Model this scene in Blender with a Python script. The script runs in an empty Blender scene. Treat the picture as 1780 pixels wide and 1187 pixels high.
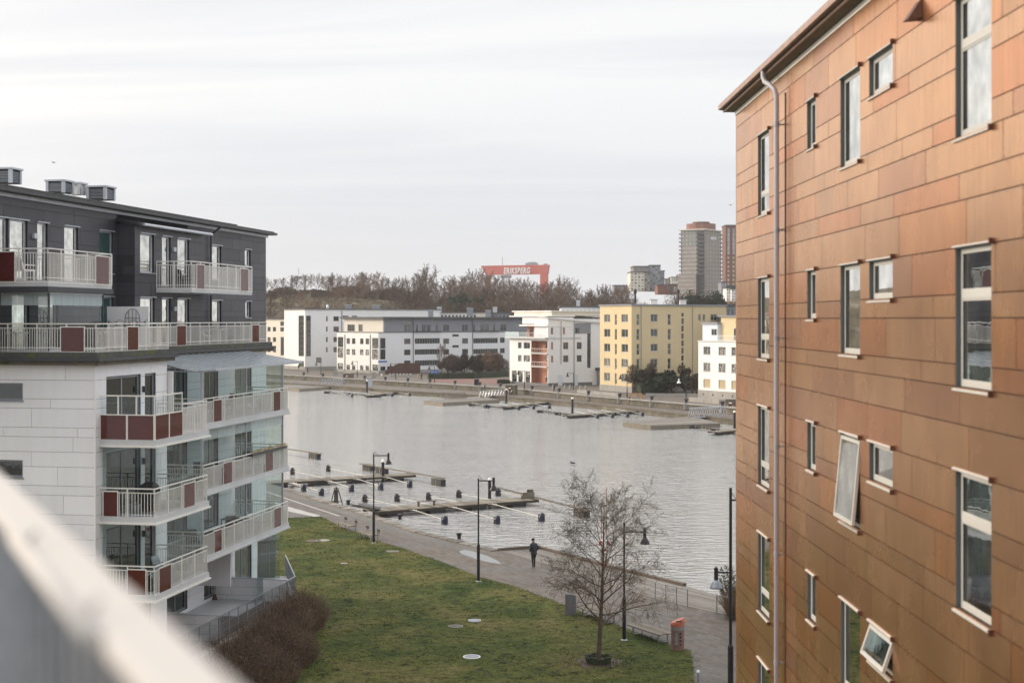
import bpy, math, random
from math import sin, cos, pi, radians, sqrt, atan2
from mathutils import Vector, Matrix
random.seed(7)
SC = bpy.context.scene
COL = SC.collection
# ------------------------------------------------------------------ camera, sky, sun, exposure
EYE = 15.2; FPX = 2472.2; HY = 555.0          # eye height, focal length and horizon row of the 1780 px photograph
cam_d = bpy.data.cameras.new('camera'); cam = bpy.data.objects.new('camera', cam_d); COL.objects.link(cam)
cam.location = (0, 0, EYE); cam.rotation_euler = (radians(90), 0, 0)
cam_d.lens = 50; cam_d.sensor_width = 36; cam_d.shift_y = -(593.5-HY)/1780
cam_d.clip_start = 0.1; cam_d.clip_end = 20000
cam_d.dof.use_dof = True; cam_d.dof.focus_distance = 88; cam_d.dof.aperture_fstop = 1.3
SC.camera = cam
SUN_EL, SUN_AZ = radians(20), radians(-75)     # azimuth from the view axis, negative = left
W = bpy.data.worlds.new('World'); SC.world = W; W.use_nodes = True
nt = W.node_tree; N = nt.nodes; L = nt.links; N.clear()
wo = N.new('ShaderNodeOutputWorld'); bg = N.new('ShaderNodeBackground'); bg.inputs[1].default_value = 0.1
sky = N.new('ShaderNodeTexSky'); sky.sky_type = 'NISHITA'; sky.sun_disc = False
sky.sun_elevation = SUN_EL; sky.sun_rotation = SUN_AZ; sky.air_density = 1.0; sky.dust_density = 2.0
tc = N.new('ShaderNodeTexCoord'); sep = N.new('ShaderNodeSeparateXYZ'); L.new(tc.outputs['Generated'], sep.inputs[0])
def wmath(op, a, b=None, clamp=False):
    n = N.new('ShaderNodeMath'); n.operation = op; n.use_clamp = clamp
    for i, q in enumerate((a, b)):
        if q is None: continue
        if isinstance(q, (int, float)): n.inputs[i].default_value = q
        else: L.new(q, n.inputs[i])
    return n.outputs[0]
# cloud sheet: project the direction on a high plane so streaks flatten towards the horizon
zz = wmath('ADD', wmath('MAXIMUM', sep.outputs[2], 0.0), 0.10)
cx = wmath('DIVIDE', sep.outputs[0], zz); cy = wmath('DIVIDE', sep.outputs[1], zz)
cmb = N.new('ShaderNodeCombineXYZ'); L.new(cx, cmb.inputs[0]); L.new(cy, cmb.inputs[1])
mp = N.new('ShaderNodeMapping'); mp.inputs['Rotation'].default_value = (0, 0, radians(28)); mp.inputs['Scale'].default_value = (0.30, 1.25, 1)
L.new(cmb.outputs[0], mp.inputs[0])
n1 = N.new('ShaderNodeTexNoise'); n1.inputs['Scale'].default_value = 0.75; n1.inputs['Detail'].default_value = 5; n1.inputs['Roughness'].default_value = .55; n1.inputs['Distortion'].default_value = .6
L.new(mp.outputs[0], n1.inputs['Vector'])
ramp = N.new('ShaderNodeValToRGB'); ramp.color_ramp.elements[0].position = .40; ramp.color_ramp.elements[1].position = .60
L.new(n1.outputs[0], ramp.inputs[0])
# gradient by height (the veil is brightest well above the horizon)
gr = N.new('ShaderNodeValToRGB'); e = gr.color_ramp.elements
e[0].position = 0.0; e[0].color = (.53, .537, .56, 1)
e[1].position = 1.0; e[1].color = (1.45, 1.45, 1.47, 1)
k = e.new(.5); k.color = (1.15, 1.155, 1.17, 1)
k = e.new(.36); k.color = (.95, .955, .975, 1)
k = e.new(.10); k.color = (.545, .562, .60, 1)
k = e.new(.22); k.color = (.565, .582, .625, 1)
L.new(wmath('MAXIMUM', sep.outputs[2], 0.0), gr.inputs[0])
br = N.new('ShaderNodeMixRGB'); br.blend_type = 'MIX'; br.inputs[2].default_value = (.75, .745, .735, 1)
L.new(gr.outputs[0], br.inputs[1])
# strength of the streaks grows with height
hgt = wmath('MULTIPLY', wmath('SUBTRACT', sep.outputs[2], .03), 7.0, True)
L.new(wmath('MULTIPLY', wmath('MULTIPLY', ramp.outputs[0], hgt), .8), br.inputs[0])
# warm brightening of the veil round the hidden sun
sd = (sin(SUN_AZ)*cos(SUN_EL), cos(SUN_AZ)*cos(SUN_EL), sin(SUN_EL))
dt = N.new('ShaderNodeVectorMath'); dt.operation = 'DOT_PRODUCT'; dt.inputs[1].default_value = sd
L.new(tc.outputs['Generated'], dt.inputs[0])
wf = wmath('POWER', wmath('MAXIMUM', dt.outputs['Value'], 0.0), 4.6)
wm = N.new('ShaderNodeMixRGB'); wm.blend_type = 'ADD'; wm.inputs[2].default_value = (1.35, 1.08, .74, 1)
L.new(wf, wm.inputs[0]); L.new(br.outputs[0], wm.inputs[1])
sc10 = N.new('ShaderNodeVectorMath'); sc10.operation = 'SCALE'; sc10.inputs['Scale'].default_value = 10.2
L.new(wm.outputs[0], sc10.inputs[0])
mx = N.new('ShaderNodeMixRGB'); mx.inputs[0].default_value = .93
L.new(sky.outputs[0], mx.inputs[1]); L.new(sc10.outputs[0], mx.inputs[2])
L.new(mx.outputs[0], bg.inputs[0]); L.new(bg.outputs[0], wo.inputs[0])
sun_d = bpy.data.lights.new('sun', 'SUN'); sun_d.energy = 2.0; sun_d.angle = radians(14); sun_d.color = (1, .86, .70)
sun = bpy.data.objects.new('sun', sun_d); COL.objects.link(sun)
sun.rotation_euler = Vector(sd).to_track_quat('Z', 'Y').to_euler()
SC.view_settings.view_transform = 'Standard'; SC.view_settings.look = 'None'
SC.view_settings.exposure = 0.45; SC.view_settings.gamma = 1; SC.view_settings.use_curve_mapping = False
try:
    SC.cycles.volume_bounces = 1; SC.cycles.transparent_max_bounces = 24; SC.cycles.max_bounces = 8
except Exception: pass
# ------------------------------------------------------------------ helpers
def tag(o, label=None, cat=None, group=None, kind=None):
    if label: o['label'] = label
    if cat: o['category'] = cat
    if group: o['group'] = group
    if kind: o['kind'] = kind
    return o
def empty(name, loc, label=None, cat=None, group=None, rz=0):
    o = bpy.data.objects.new(name, None); COL.objects.link(o); o.location = loc; o.rotation_euler = (0, 0, rz)
    o.empty_display_size = .3
    return tag(o, label, cat, group)
def kids(o): return [c for c in bpy.data.objects if c.parent == o]
def copy_tree(o, parent=None, ch=None):
    c = o.copy(); COL.objects.link(c)
    if parent is not None: c.parent = parent
    for k in kids(o): copy_tree(k, c)
    return c
ORD = ['first','second','third','fourth','fifth','sixth','seventh','eighth','ninth','tenth','eleventh','twelfth','thirteenth','fourteenth','fifteenth','sixteenth','seventeenth','eighteenth','nineteenth','twentieth']
def ordw(i):
    if i < 20: return ORD[i]
    tens = {2:'twenty',3:'thirty',4:'forty',5:'fifty',6:'sixty'}
    n = i+1
    if n % 10 == 0: return {3:'thirtieth',4:'fortieth',5:'fiftieth',6:'sixtieth'}[n//10]
    return tens[n//10]+'-'+ORD[n%10-1]
def ray(px): return (px-890)/FPX
def G(px, py, z=0.0):
    Z = FPX*(EYE-z)/(py-HY); return Vector((ray(px)*Z, Z, z))
def AT(px, Z, z=0.0): return Vector((ray(px)*Z, Z, z))
class MB:
    def __init__(s): s.v=[]; s.f=[]; s.m=[]; s.uv=None
    def face(s, pts, m=0, uv=None):
        b=len(s.v); s.v.extend([tuple(p) for p in pts]); s.f.append(tuple(range(b,b+len(pts)))); s.m.append(m)
        if uv is not None:
            if s.uv is None: s.uv={}
            s.uv[len(s.f)-1]=uv
    def nface(s, pts, n, m=0, uv=None):
        a,b,c=Vector(pts[0]),Vector(pts[1]),Vector(pts[2])
        if (b-a).cross(c-b).dot(n)<0: pts=pts[::-1]; uv=uv[::-1] if uv else None
        s.face(pts,m,uv)
    def hexa(s, p, m=0, skip=()):
        b=len(s.v); s.v.extend([tuple(q) for q in p])
        F=[(0,3,2,1),(4,5,6,7),(0,1,5,4),(1,2,6,5),(2,3,7,6),(3,0,4,7)]
        a=p[0]; e=[(p[k][0]-a[0],p[k][1]-a[1],p[k][2]-a[2]) for k in (1,3,4)]
        det=(e[0][1]*e[1][2]-e[0][2]*e[1][1])*e[2][0]+(e[0][2]*e[1][0]-e[0][0]*e[1][2])*e[2][1]+(e[0][0]*e[1][1]-e[0][1]*e[1][0])*e[2][2]
        if det<0: F=[q[::-1] for q in F]
        for i,q in enumerate(F):
            if i in skip: continue
            s.f.append(tuple(b+j for j in q)); s.m.append(m)
    def box(s, x0,x1,y0,y1,z0,z1, m=0):
        s.hexa([(x0,y0,z0),(x1,y0,z0),(x1,y1,z0),(x0,y1,z0),(x0,y0,z1),(x1,y0,z1),(x1,y1,z1),(x0,y1,z1)], m)
    def pbox(s, P, s0,s1,d0,d1,z0,z1, m=0):
        s.hexa([P(s0,d0,z0),P(s1,d0,z0),P(s1,d1,z0),P(s0,d1,z0),P(s0,d0,z1),P(s1,d0,z1),P(s1,d1,z1),P(s0,d1,z1)], m)
    def prism(s, poly, z0, z1, m=0, mtop=None):
        n=len(poly); b=len(s.v)
        if sum(poly[i][0]*poly[(i+1)%n][1]-poly[(i+1)%n][0]*poly[i][1] for i in range(n))<0: poly=poly[::-1]
        s.v.extend([(p[0],p[1],z0) for p in poly]); s.v.extend([(p[0],p[1],z1) for p in poly])
        s.f.append(tuple(b+i for i in range(n))[::-1]); s.m.append(m)
        s.f.append(tuple(b+n+i for i in range(n))); s.m.append(m if mtop is None else mtop)
        for i in range(n):
            j=(i+1)%n; s.f.append((b+i,b+j,b+n+j,b+n+i)); s.m.append(m)
    def bar(s, a, b_, w, h=None, m=0, up=(0,0,1)):
        a=Vector(a); b_=Vector(b_); h=w if h is None else h
        d=(b_-a).normalized(); u=Vector(up)
        if abs(d.dot(u))>.95: u=Vector((0,1,0))
        x=d.cross(u).normalized(); y=x.cross(d).normalized(); x*=w/2; y*=h/2
        s.hexa([a-x-y,a+x-y,b_+x-y,b_-x-y,a-x+y,a+x+y,b_+x+y,b_-x+y], m)
    def tube(s, pts, rad, n=8, m=0, cap=True):
        if isinstance(rad,(int,float)): rad=[rad]*len(pts)
        pts=[Vector(p) for p in pts]; b0=len(s.v)
        ref=None
        for i,p in enumerate(pts):
            d=(pts[min(i+1,len(pts)-1)]-pts[max(i-1,0)]).normalized()
            if ref is None or abs(ref.dot(d))>.98:
                ref=Vector((0,0,1)) if abs(d.z)<.9 else Vector((1,0,0))
            x=d.cross(ref).normalized(); y=x.cross(d).normalized(); ref=y
            for j in range(n):
                t=2*pi*j/n; s.v.append(tuple(p+(x*cos(t)+y*sin(t))*rad[i]))
        for i in range(len(pts)-1):
            for j in range(n):
                k=(j+1)%n; q=b0+i*n
                s.f.append((q+j,q+k,q+n+k,q+n+j)); s.m.append(m)
        if cap and n>2:
            s.f.append(tuple(b0+j for j in range(n))[::-1]); s.m.append(m)
            q=b0+(len(pts)-1)*n; s.f.append(tuple(q+j for j in range(n))); s.m.append(m)
    def lathe(s, prof, c=(0,0,0), n=16, m=0):
        s.tubez=None; b0=len(s.v)
        for r,z in prof:
            for j in range(n):
                t=2*pi*j/n; s.v.append((c[0]+r*cos(t),c[1]+r*sin(t),c[2]+z))
        for i in range(len(prof)-1):
            for j in range(n):
                k=(j+1)%n; q=b0+i*n
                s.f.append((q+j,q+k,q+n+k,q+n+j)); s.m.append(m)
        s.f.append(tuple(b0+j for j in range(n))[::-1]); s.m.append(m)
        q=b0+(len(prof)-1)*n; s.f.append(tuple(q+j for j in range(n))); s.m.append(m)
    def build(s, name, mats, parent=None, off=None, smooth=False, kind=None, label=None, cat=None, group=None, bevel=0):
        me=bpy.data.meshes.new(name)
        v=s.v if off is None else [(p[0]-off[0],p[1]-off[1],p[2]-off[2]) for p in s.v]
        me.from_pydata(v,[],s.f)
        if not isinstance(mats,(list,tuple)): mats=[mats]
        for q in mats: me.materials.append(q)
        if len(mats)>1: me.polygons.foreach_set('material_index', s.m)
        if s.uv:
            ul=me.uv_layers.new(name='UVMap')
            for fi,uv in s.uv.items():
                ls=me.polygons[fi].loop_start
                for j,c in enumerate(uv): ul.data[ls+j].uv=c
        if smooth: me.polygons.foreach_set('use_smooth',[True]*len(me.polygons))
        me.update()
        o=bpy.data.objects.new(name,me); COL.objects.link(o)
        if parent is not None: o.parent=parent
        elif off is not None: o.location=off
        if bevel:
            bm=o.modifiers.new('bevel','BEVEL'); bm.width=bevel; bm.segments=2; bm.limit_method='ANGLE'
        return tag(o,label,cat,group,kind)
# ------------------------------------------------------------------ materials
def node_mat(name):
    m=bpy.data.materials.new(name); m.use_nodes=True; nt=m.node_tree
    return m, nt, nt.nodes, nt.links, nt.nodes['Principled BSDF']
def mat(name, col, rough=.6, metal=0, var=.12, scale=.6, fine=18, bump=0, bscale=30, spec=.5, dirt=None, rnd=0, streak=0):
    """plain colour with two scales of noise variation, optional relief and optional per-object variation"""
    m,nt,N,L,P=node_mat(name)
    P.inputs['Roughness'].default_value=rough; P.inputs['Metallic'].default_value=metal; P.inputs['Specular IOR Level'].default_value=spec
    g=N.new('ShaderNodeNewGeometry')
    def noise(sc, det=4, vec=None):
        n=N.new('ShaderNodeTexNoise'); n.inputs['Scale'].default_value=sc; n.inputs['Detail'].default_value=det
        L.new(vec or g.outputs['Position'], n.inputs['Vector']); return n.outputs[0]
    a=noise(scale); b=noise(fine,3)
    ad=N.new('ShaderNodeMath'); ad.operation='ADD'; L.new(a,ad.inputs[0]); L.new(b,ad.inputs[1])
    last=ad.outputs[0]; tot=2.0
    if streak:
        mp=N.new('ShaderNodeMapping'); mp.inputs['Scale'].default_value=(6,6,.5); L.new(g.outputs['Position'],mp.inputs[0])
        c=noise(streak,3,mp.outputs[0]); q=N.new('ShaderNodeMath'); q.operation='ADD'; L.new(last,q.inputs[0]); L.new(c,q.inputs[1]); last=q.outputs[0]; tot=3.0
    if rnd:
        oi=N.new('ShaderNodeObjectInfo'); q=N.new('ShaderNodeMath'); q.operation='MULTIPLY_ADD'; L.new(oi.outputs['Random'],q.inputs[0]); q.inputs[1].default_value=rnd; L.new(last,q.inputs[2]); last=q.outputs[0]; tot+=rnd
    mr=N.new('ShaderNodeMapRange'); L.new(last,mr.inputs[0]); mr.inputs[1].default_value=tot*.5-.45; mr.inputs[2].default_value=tot*.5+.45
    mr.inputs[3].default_value=1-var*2; mr.inputs[4].default_value=1+var*2
    sc=N.new('ShaderNodeVectorMath'); sc.operation='SCALE'; sc.inputs[0].default_value=col; L.new(mr.outputs[0],sc.inputs['Scale'])
    out=sc.outputs[0]
    if dirt:
        d=noise(dirt[1],5); rp=N.new('ShaderNodeMapRange'); L.new(d,rp.inputs[0]); rp.inputs[1].default_value=dirt[2]; rp.inputs[2].default_value=dirt[2]+.12
        mx=N.new('ShaderNodeMixRGB'); L.new(rp.outputs[0],mx.inputs[0]); L.new(out,mx.inputs[1]); mx.inputs[2].default_value=(*dirt[0],1); out=mx.outputs[0]
    L.new(out,P.inputs['Base Color'])
    if bump:
        bp=N.new('ShaderNodeBump'); bp.inputs['Strength'].default_value=1; bp.inputs['Distance'].default_value=bump
        L.new(noise(bscale,4),bp.inputs['Height']); L.new(bp.outputs[0],P.inputs['Normal'])
    return m
M={}
M['white_panel']=mat('white_panel',(.78,.785,.81),.42,var=.028,scale=.5,rnd=.6,streak=.6)
M['white_backing']=mat('white_backing',(.10,.10,.11),.8)
M['dark_panel']=mat('dark_panel',(.050,.049,.060),.42,var=.14,scale=.4,rnd=.8,spec=.45,streak=1)
M['dark_backing']=mat('dark_backing',(.012,.012,.014),.8)
M['dark_metal']=mat('dark_metal',(.055,.058,.065),.45,.3)
M['grey_metal']=mat('grey_metal',(.28,.30,.33),.4,.5)
M['zinc']=mat('zinc',(.50,.53,.58),.35,.5,var=.08)
M['white_paint']=mat('white_paint',(.78,.77,.75),.4,var=.05)
M['cream_paint']=mat('cream_paint',(.74,.72,.68),.4,var=.05)
M['frame_white']=mat('frame_white',(.44,.435,.41),.4,var=.05)
M['frame_grey']=mat('frame_grey',(.22,.24,.26),.4,var=.05)
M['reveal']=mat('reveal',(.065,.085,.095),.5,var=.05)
M['red_glass']=mat('red_glass',(.085,.017,.014),.06,var=.08,spec=.6,scale=2)
M['roof_moss']=mat('roof_moss',(.075,.078,.075),.9,var=.2,scale=2,dirt=((.10,.11,.04),3,.52),bump=.01)
M['roof_dark']=mat('roof_dark',(.09,.095,.10),.7,var=.15,scale=.3)
M['concrete']=mat('concrete',(.30,.29,.27),.85,var=.15,scale=.4,bump=.004)
M['slab_old']=mat('slab_old',(.12,.105,.085),.9,var=.25,scale=1.2,dirt=((.06,.075,.02),2.5,.55))
M['slab_white']=mat('slab_white',(.50,.51,.52),.6,var=.08)
M['black_metal']=mat('black_metal',(.020,.018,.022),.4,.2,var=.1)
M['lamp_grey']=mat('lamp_grey',(.25,.27,.31),.35,.4)
M['wood_grey']=mat('wood_grey',(.155,.135,.105),.85,var=.22,scale=1.3,fine=9,rnd=.8)
M['wood_deck']=mat('wood_deck',(.155,.142,.125),.8,var=.18,scale=1,fine=9,rnd=.9)
M['wood_dark']=mat('wood_dark',(.045,.036,.028),.85,var=.2,scale=2)
M['wood_brown']=mat('wood_brown',(.085,.058,.042),.7,var=.2,scale=2)
M['stone']=mat('stone',(.17,.155,.135),.85,var=.2,scale=1.2,rnd=.9,bump=.006)
M['bark']=mat('bark',(.085,.062,.045),.9,var=.25,scale=3,bump=.006,bscale=14)
M['twig']=mat('twig',(.115,.088,.064),.85,var=.25,scale=1.2)
M['bush_twig']=mat('bush_twig',(.145,.098,.066),.85,var=.35,scale=1.1)
M['bush_leaf']=mat('bush_leaf',(.055,.034,.018),.8,var=.4,scale=1.4)
M['far_twig']=mat('far_twig',(.125,.083,.058),.9,var=.25,scale=.06,rnd=1.0)
M['far_twig2']=mat('far_twig2',(.105,.066,.045),.9,var=.25,scale=.06,rnd=1.0)
M['evergreen']=mat('evergreen',(.022,.032,.014),.8,var=.4,scale=.8)
M['hedge']=mat('hedge',(.03,.04,.018),.85,var=.4,scale=1.2)
M['float_blue']=mat('float_blue',(.010,.015,.036),.35,var=.1)
M['float_black']=mat('float_black',(.018,.018,.022),.5,var=.1)
M['boom']=mat('boom',(.34,.33,.31),.4,.3,var=.08)
M['black_rubber']=mat('black_rubber',(.015,.015,.016),.6)
M['stripe']=mat('stripe',(.26,.22,.11),.6)
M['yellow']=mat('yellow',(.55,.42,.06),.6)
M['red']=mat('red',(.30,.035,.025),.5)
M['ring_white']=mat('ring_white',(.75,.72,.7),.5)
M['orange']=mat('orange',(.45,.14,.08),.45)
M['bin_grey']=mat('bin_grey',(.20,.19,.19),.5,var=.15,scale=6)
M['bin_red']=mat('bin_red',(.20,.115,.10),.5,var=.2,scale=6)
M['granite']=mat('granite',(.13,.13,.14),.6,var=.25,scale=5,fine=60)
M['jacket']=mat('jacket',(.022,.026,.034),.8,var=.2,scale=6)
M['trousers']=mat('trousers',(.010,.010,.012),.85)
M['skin']=mat('skin',(.42,.25,.19),.6)
M['black_cloth']=mat('black_cloth',(.014,.014,.018),.85)
M['white_cloth']=mat('white_cloth',(.62,.62,.62),.8)
M['beige_cloth']=mat('beige_cloth',(.38,.28,.19),.8)
M['blue_sign']=mat('blue_sign',(.04,.13,.40),.5)
M['curtain']=mat('curtain',(.42,.38,.32),.9,var=.15,scale=3)
M['blind_tan']=mat('blind_tan',(.46,.36,.22),.9,var=.05)
M['car_grey']=mat('car_grey',(.42,.43,.45),.3,.6,var=.03)
M['car_dark']=mat('car_dark',(.03,.035,.045),.25,.4,var=.03)
M['solar']=mat('solar',(.02,.02,.028),.25)
def glass_dark(name, col=(.018,.024,.024), wav=.004, ws=1.6, rough=.02, var=.5, ior=1.9):
    m=mat(name,col,rough,var=var*.5,scale=1.1,fine=2.5,bump=wav,bscale=ws,spec=.5); m.node_tree.nodes['Principled BSDF'].inputs['IOR'].default_value=ior; return m
M['pane']=glass_dark('pane')
M['pane_near']=glass_dark('pane_near',(.010,.016,.014),.0018,1.1,.01,ior=4.0)
M['pane_dark']=glass_dark('pane_dark',(.010,.016,.014),.0018,1.1,.01,ior=1.8)
M['pane_light']=glass_dark('pane_light',(.16,.15,.13))
M['pane_near'].node_tree.nodes['Principled BSDF'].inputs['Metallic'].default_value=1
for n_ in M['pane_near'].node_tree.nodes:
    if n_.type=='VECT_MATH': n_.inputs[0].default_value=(.74,.74,.69)
M['pane_green']=glass_dark('pane_green',(.03,.075,.068),.002)
def clear_glass(name, tint, refl=1.0):
    m=bpy.data.materials.new(name); m.use_nodes=True; nt=m.node_tree; N=nt.nodes; L=nt.links; N.clear()
    o=N.new('ShaderNodeOutputMaterial'); t=N.new('ShaderNodeBsdfTransparent'); t.inputs[0].default_value=(*tint,1)
    g=N.new('ShaderNodeBsdfGlossy'); g.inputs['Roughness'].default_value=.01; g.inputs[0].default_value=(.8*refl,.85*refl,.85*refl,1)
    f=N.new('ShaderNodeFresnel'); f.inputs[0].default_value=1.55; mx=N.new('ShaderNodeMixShader')
    L.new(f.outputs[0],mx.inputs[0]); L.new(t.outputs[0],mx.inputs[1]); L.new(g.outputs[0],mx.inputs[2]); L.new(mx.outputs[0],o.inputs[0])
    return m
M['glass']=clear_glass('glass',(.80,.89,.88))
M['glass_rail']=clear_glass('glass_rail',(.88,.93,.93))
def frosted(name,col,alpha):
    m,nt,N,L,P=node_mat(name); P.inputs['Base Color'].default_value=(*col,1); P.inputs['Roughness'].default_value=.15
    P.inputs['Alpha'].default_value=alpha; return m
M['glass_roof']=frosted('glass_roof',(.52,.60,.64),.38)
M['glass_frost']=frosted('glass_frost',(.55,.66,.68),.55)
# copper-coloured fibre-cement panels: lacquered, so grazing light lifts them; pale lime bloom hangs from top edges
def copper(name,col):
    m,nt,N,L,P=node_mat(name)
    P.inputs['Roughness'].default_value=.36; P.inputs['Specular IOR Level'].default_value=.6; P.inputs['Metallic'].default_value=.93; P.inputs['Specular Tint'].default_value=(1,.88,.75,1); P.inputs['Coat Weight'].default_value=.15; P.inputs['Coat Roughness'].default_value=.22; P.inputs['Coat IOR'].default_value=1.9; P.inputs['Coat Tint'].default_value=(1,1,1,1)
    g=N.new('ShaderNodeNewGeometry')
    def noise(sc,det=4,vec=None,dist=0):
        n=N.new('ShaderNodeTexNoise'); n.inputs['Scale'].default_value=sc; n.inputs['Detail'].default_value=det; n.inputs['Distortion'].default_value=dist
        L.new(vec or g.outputs['Position'],n.inputs['Vector']); return n.outputs[0]
    def mth(op,a,b,clamp=False):
        n=N.new('ShaderNodeMath'); n.operation=op; n.use_clamp=clamp
        for i,q in enumerate((a,b)):
            if isinstance(q,(int,float)): n.inputs[i].default_value=q
            else: L.new(q,n.inputs[i])
        return n.outputs[0]
    mp=N.new('ShaderNodeMapping'); mp.inputs['Scale'].default_value=(9,9,.6); L.new(g.outputs['Position'],mp.inputs[0])
    v=mth('ADD',mth('ADD',mth('MULTIPLY',noise(1.1),.5),mth('MULTIPLY',noise(1.6,3,mp.outputs[0]),.35)),mth('MULTIPLY',noise(45,2),.15))
    mr=N.new('ShaderNodeMapRange'); L.new(v,mr.inputs[0]); mr.inputs[1].default_value=.3; mr.inputs[2].default_value=.7; mr.inputs[3].default_value=.80; mr.inputs[4].default_value=1.2
    sc=N.new('ShaderNodeVectorMath'); sc.operation='SCALE'; sc.inputs[0].default_value=col; L.new(mr.outputs[0],sc.inputs['Scale'])
    uv=N.new('ShaderNodeUVMap'); uv.uv_map='UVMap'; su=N.new('ShaderNodeSeparateXYZ'); L.new(uv.outputs[0],su.inputs[0])
    # bloom: reaches down from the panel's top edge by a ragged amount
    reach=mth('MULTIPLY',mth('SUBTRACT',noise(5.5,4),.40),.42)
    low=noise(.7,2)
    msk=mth('MULTIPLY',mth('SUBTRACT',reach,su.outputs[1]),28,True)
    msk=mth('MULTIPLY',msk,mth('MULTIPLY',mth('SUBTRACT',low,.42),6,True))
    mx=N.new('ShaderNodeMixRGB'); L.new(mth('MULTIPLY',msk,.36),mx.inputs[0]); L.new(sc.outputs[0],mx.inputs[1]); mx.inputs[2].default_value=(.50,.38,.30,1)
    L.new(mx.outputs[0],P.inputs['Base Color'])
    rr=N.new('ShaderNodeMapRange'); L.new(noise(.8,3),rr.inputs[0]); rr.inputs[3].default_value=.20; rr.inputs[4].default_value=.33; L.new(rr.outputs[0],P.inputs['Roughness'])
    bp=N.new('ShaderNodeBump'); bp.inputs['Distance'].default_value=.006; L.new(noise(.9,2),bp.inputs['Height']); L.new(bp.outputs[0],P.inputs['Normal'])
    return m
COP=[copper('copper_tan',(0.716, 0.414, 0.244)),copper('copper_orange',(0.729, 0.362, 0.186)),copper('copper_brown',(0.631, 0.356, 0.205)),copper('copper_plum',(0.599, 0.32, 0.199)),copper('copper_rust',(0.69, 0.327, 0.176)),copper('copper_ochre',(0.703, 0.401, 0.225))]
COPW=[5,1.6,4,2.2,2.2,4]
M['rivet']=mat('rivet',(.10,.045,.03),.5,.5)
M['joint']=mat('joint',(.035,.017,.012),.9)
def water_mat():
    m,nt,N,L,P=node_mat('harbour_water')
    P.inputs['Base Color'].default_value=(.13,.122,.105,1); P.inputs['Roughness'].default_value=.10; P.inputs['IOR'].default_value=5.0
    P.inputs['Specular IOR Level'].default_value=.5
    g=N.new('ShaderNodeNewGeometry')
    def wave(sc,scale,rot,det=3,dist=.5):
        mp=N.new('ShaderNodeMapping'); mp.inputs['Scale'].default_value=sc; mp.inputs['Rotation'].default_value=(0,0,radians(rot)); L.new(g.outputs['Position'],mp.inputs[0])
        n=N.new('ShaderNodeTexNoise'); n.inputs['Scale'].default_value=scale; n.inputs['Detail'].default_value=det; n.inputs['Distortion'].default_value=dist; L.new(mp.outputs[0],n.inputs['Vector']); return n.outputs[0]
    a=wave((.55,1.3,1),1.15,12,4); b=wave((.7,1.2,1),3.4,-20,3); c=wave((1,1,1),.055,0,3)
    cr=N.new('ShaderNodeMapRange'); L.new(c,cr.inputs[0]); cr.inputs[1].default_value=.35; cr.inputs[2].default_value=.65; cr.inputs[3].default_value=.55; cr.inputs[4].default_value=1.15
    s1=N.new('ShaderNodeMath'); s1.operation='MULTIPLY_ADD'; L.new(b,s1.inputs[0]); s1.inputs[1].default_value=.30; L.new(a,s1.inputs[2])
    s2=N.new('ShaderNodeMath'); s2.operation='MULTIPLY'; L.new(s1.outputs[0],s2.inputs[0]); L.new(cr.outputs[0],s2.inputs[1])
    bp=N.new('ShaderNodeBump'); bp.inputs['Distance'].default_value=.75; bp.inputs['Strength'].default_value=1; L.new(s2.outputs[0],bp.inputs['Height']); L.new(bp.outputs[0],P.inputs['Normal'])
    return m
M['water']=water_mat()
def grass_mat():
    m,nt,N,L,P=node_mat('winter_grass'); P.inputs['Roughness'].default_value=.9; P.inputs['Specular IOR Level'].default_value=.15
    g=N.new('ShaderNodeNewGeometry')
    def noise(sc,det=5,mapsc=None,dist=0):
        n=N.new('ShaderNodeTexNoise'); n.inputs['Scale'].default_value=sc; n.inputs['Detail'].default_value=det; n.inputs['Distortion'].default_value=dist; n.inputs['Roughness'].default_value=.62
        L.new(g.outputs['Position'],n.inputs['Vector']); return n.outputs[0]
    r=N.new('ShaderNodeValToRGB'); L.new(noise(.22,7,dist=.3),r.inputs[0]); e=r.color_ramp.elements
    e[0].position=.34; e[0].color=(.028,.050,.010,1); e[1].position=.66; e[1].color=(.108,.098,.036,1); k=e.new(.50); k.color=(.066,.076,.018,1)
    r2=N.new('ShaderNodeValToRGB'); L.new(noise(2.3,7,dist=.5),r2.inputs[0]); e=r2.color_ramp.elements
    e[0].position=.33; e[0].color=(.15,.14,.13,1); e[1].position=.60; e[1].color=(1.3,1.25,1.15,1); k=e.new(.42); k.color=(.78,.80,.72,1)
    mx=N.new('ShaderNodeMixRGB'); mx.blend_type='MULTIPLY'; mx.inputs[0].default_value=1; L.new(r.outputs[0],mx.inputs[1]); L.new(r2.outputs[0],mx.inputs[2])
    r3=N.new('ShaderNodeMapRange'); L.new(noise(14,4),r3.inputs[0]); r3.inputs[1].default_value=.3; r3.inputs[2].default_value=.7; r3.inputs[3].default_value=.55; r3.inputs[4].default_value=1.45
    sc=N.new('ShaderNodeVectorMath'); sc.operation='SCALE'; L.new(mx.outputs[0],sc.inputs[0]); L.new(r3.outputs[0],sc.inputs['Scale'])
    L.new(sc.outputs[0],P.inputs['Base Color'])
    bp=N.new('ShaderNodeBump'); bp.inputs['Distance'].default_value=.12; L.new(noise(3.5,6),bp.inputs['Height']); L.new(bp.outputs[0],P.inputs['Normal'])
    return m
M['grass']=grass_mat()
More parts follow.
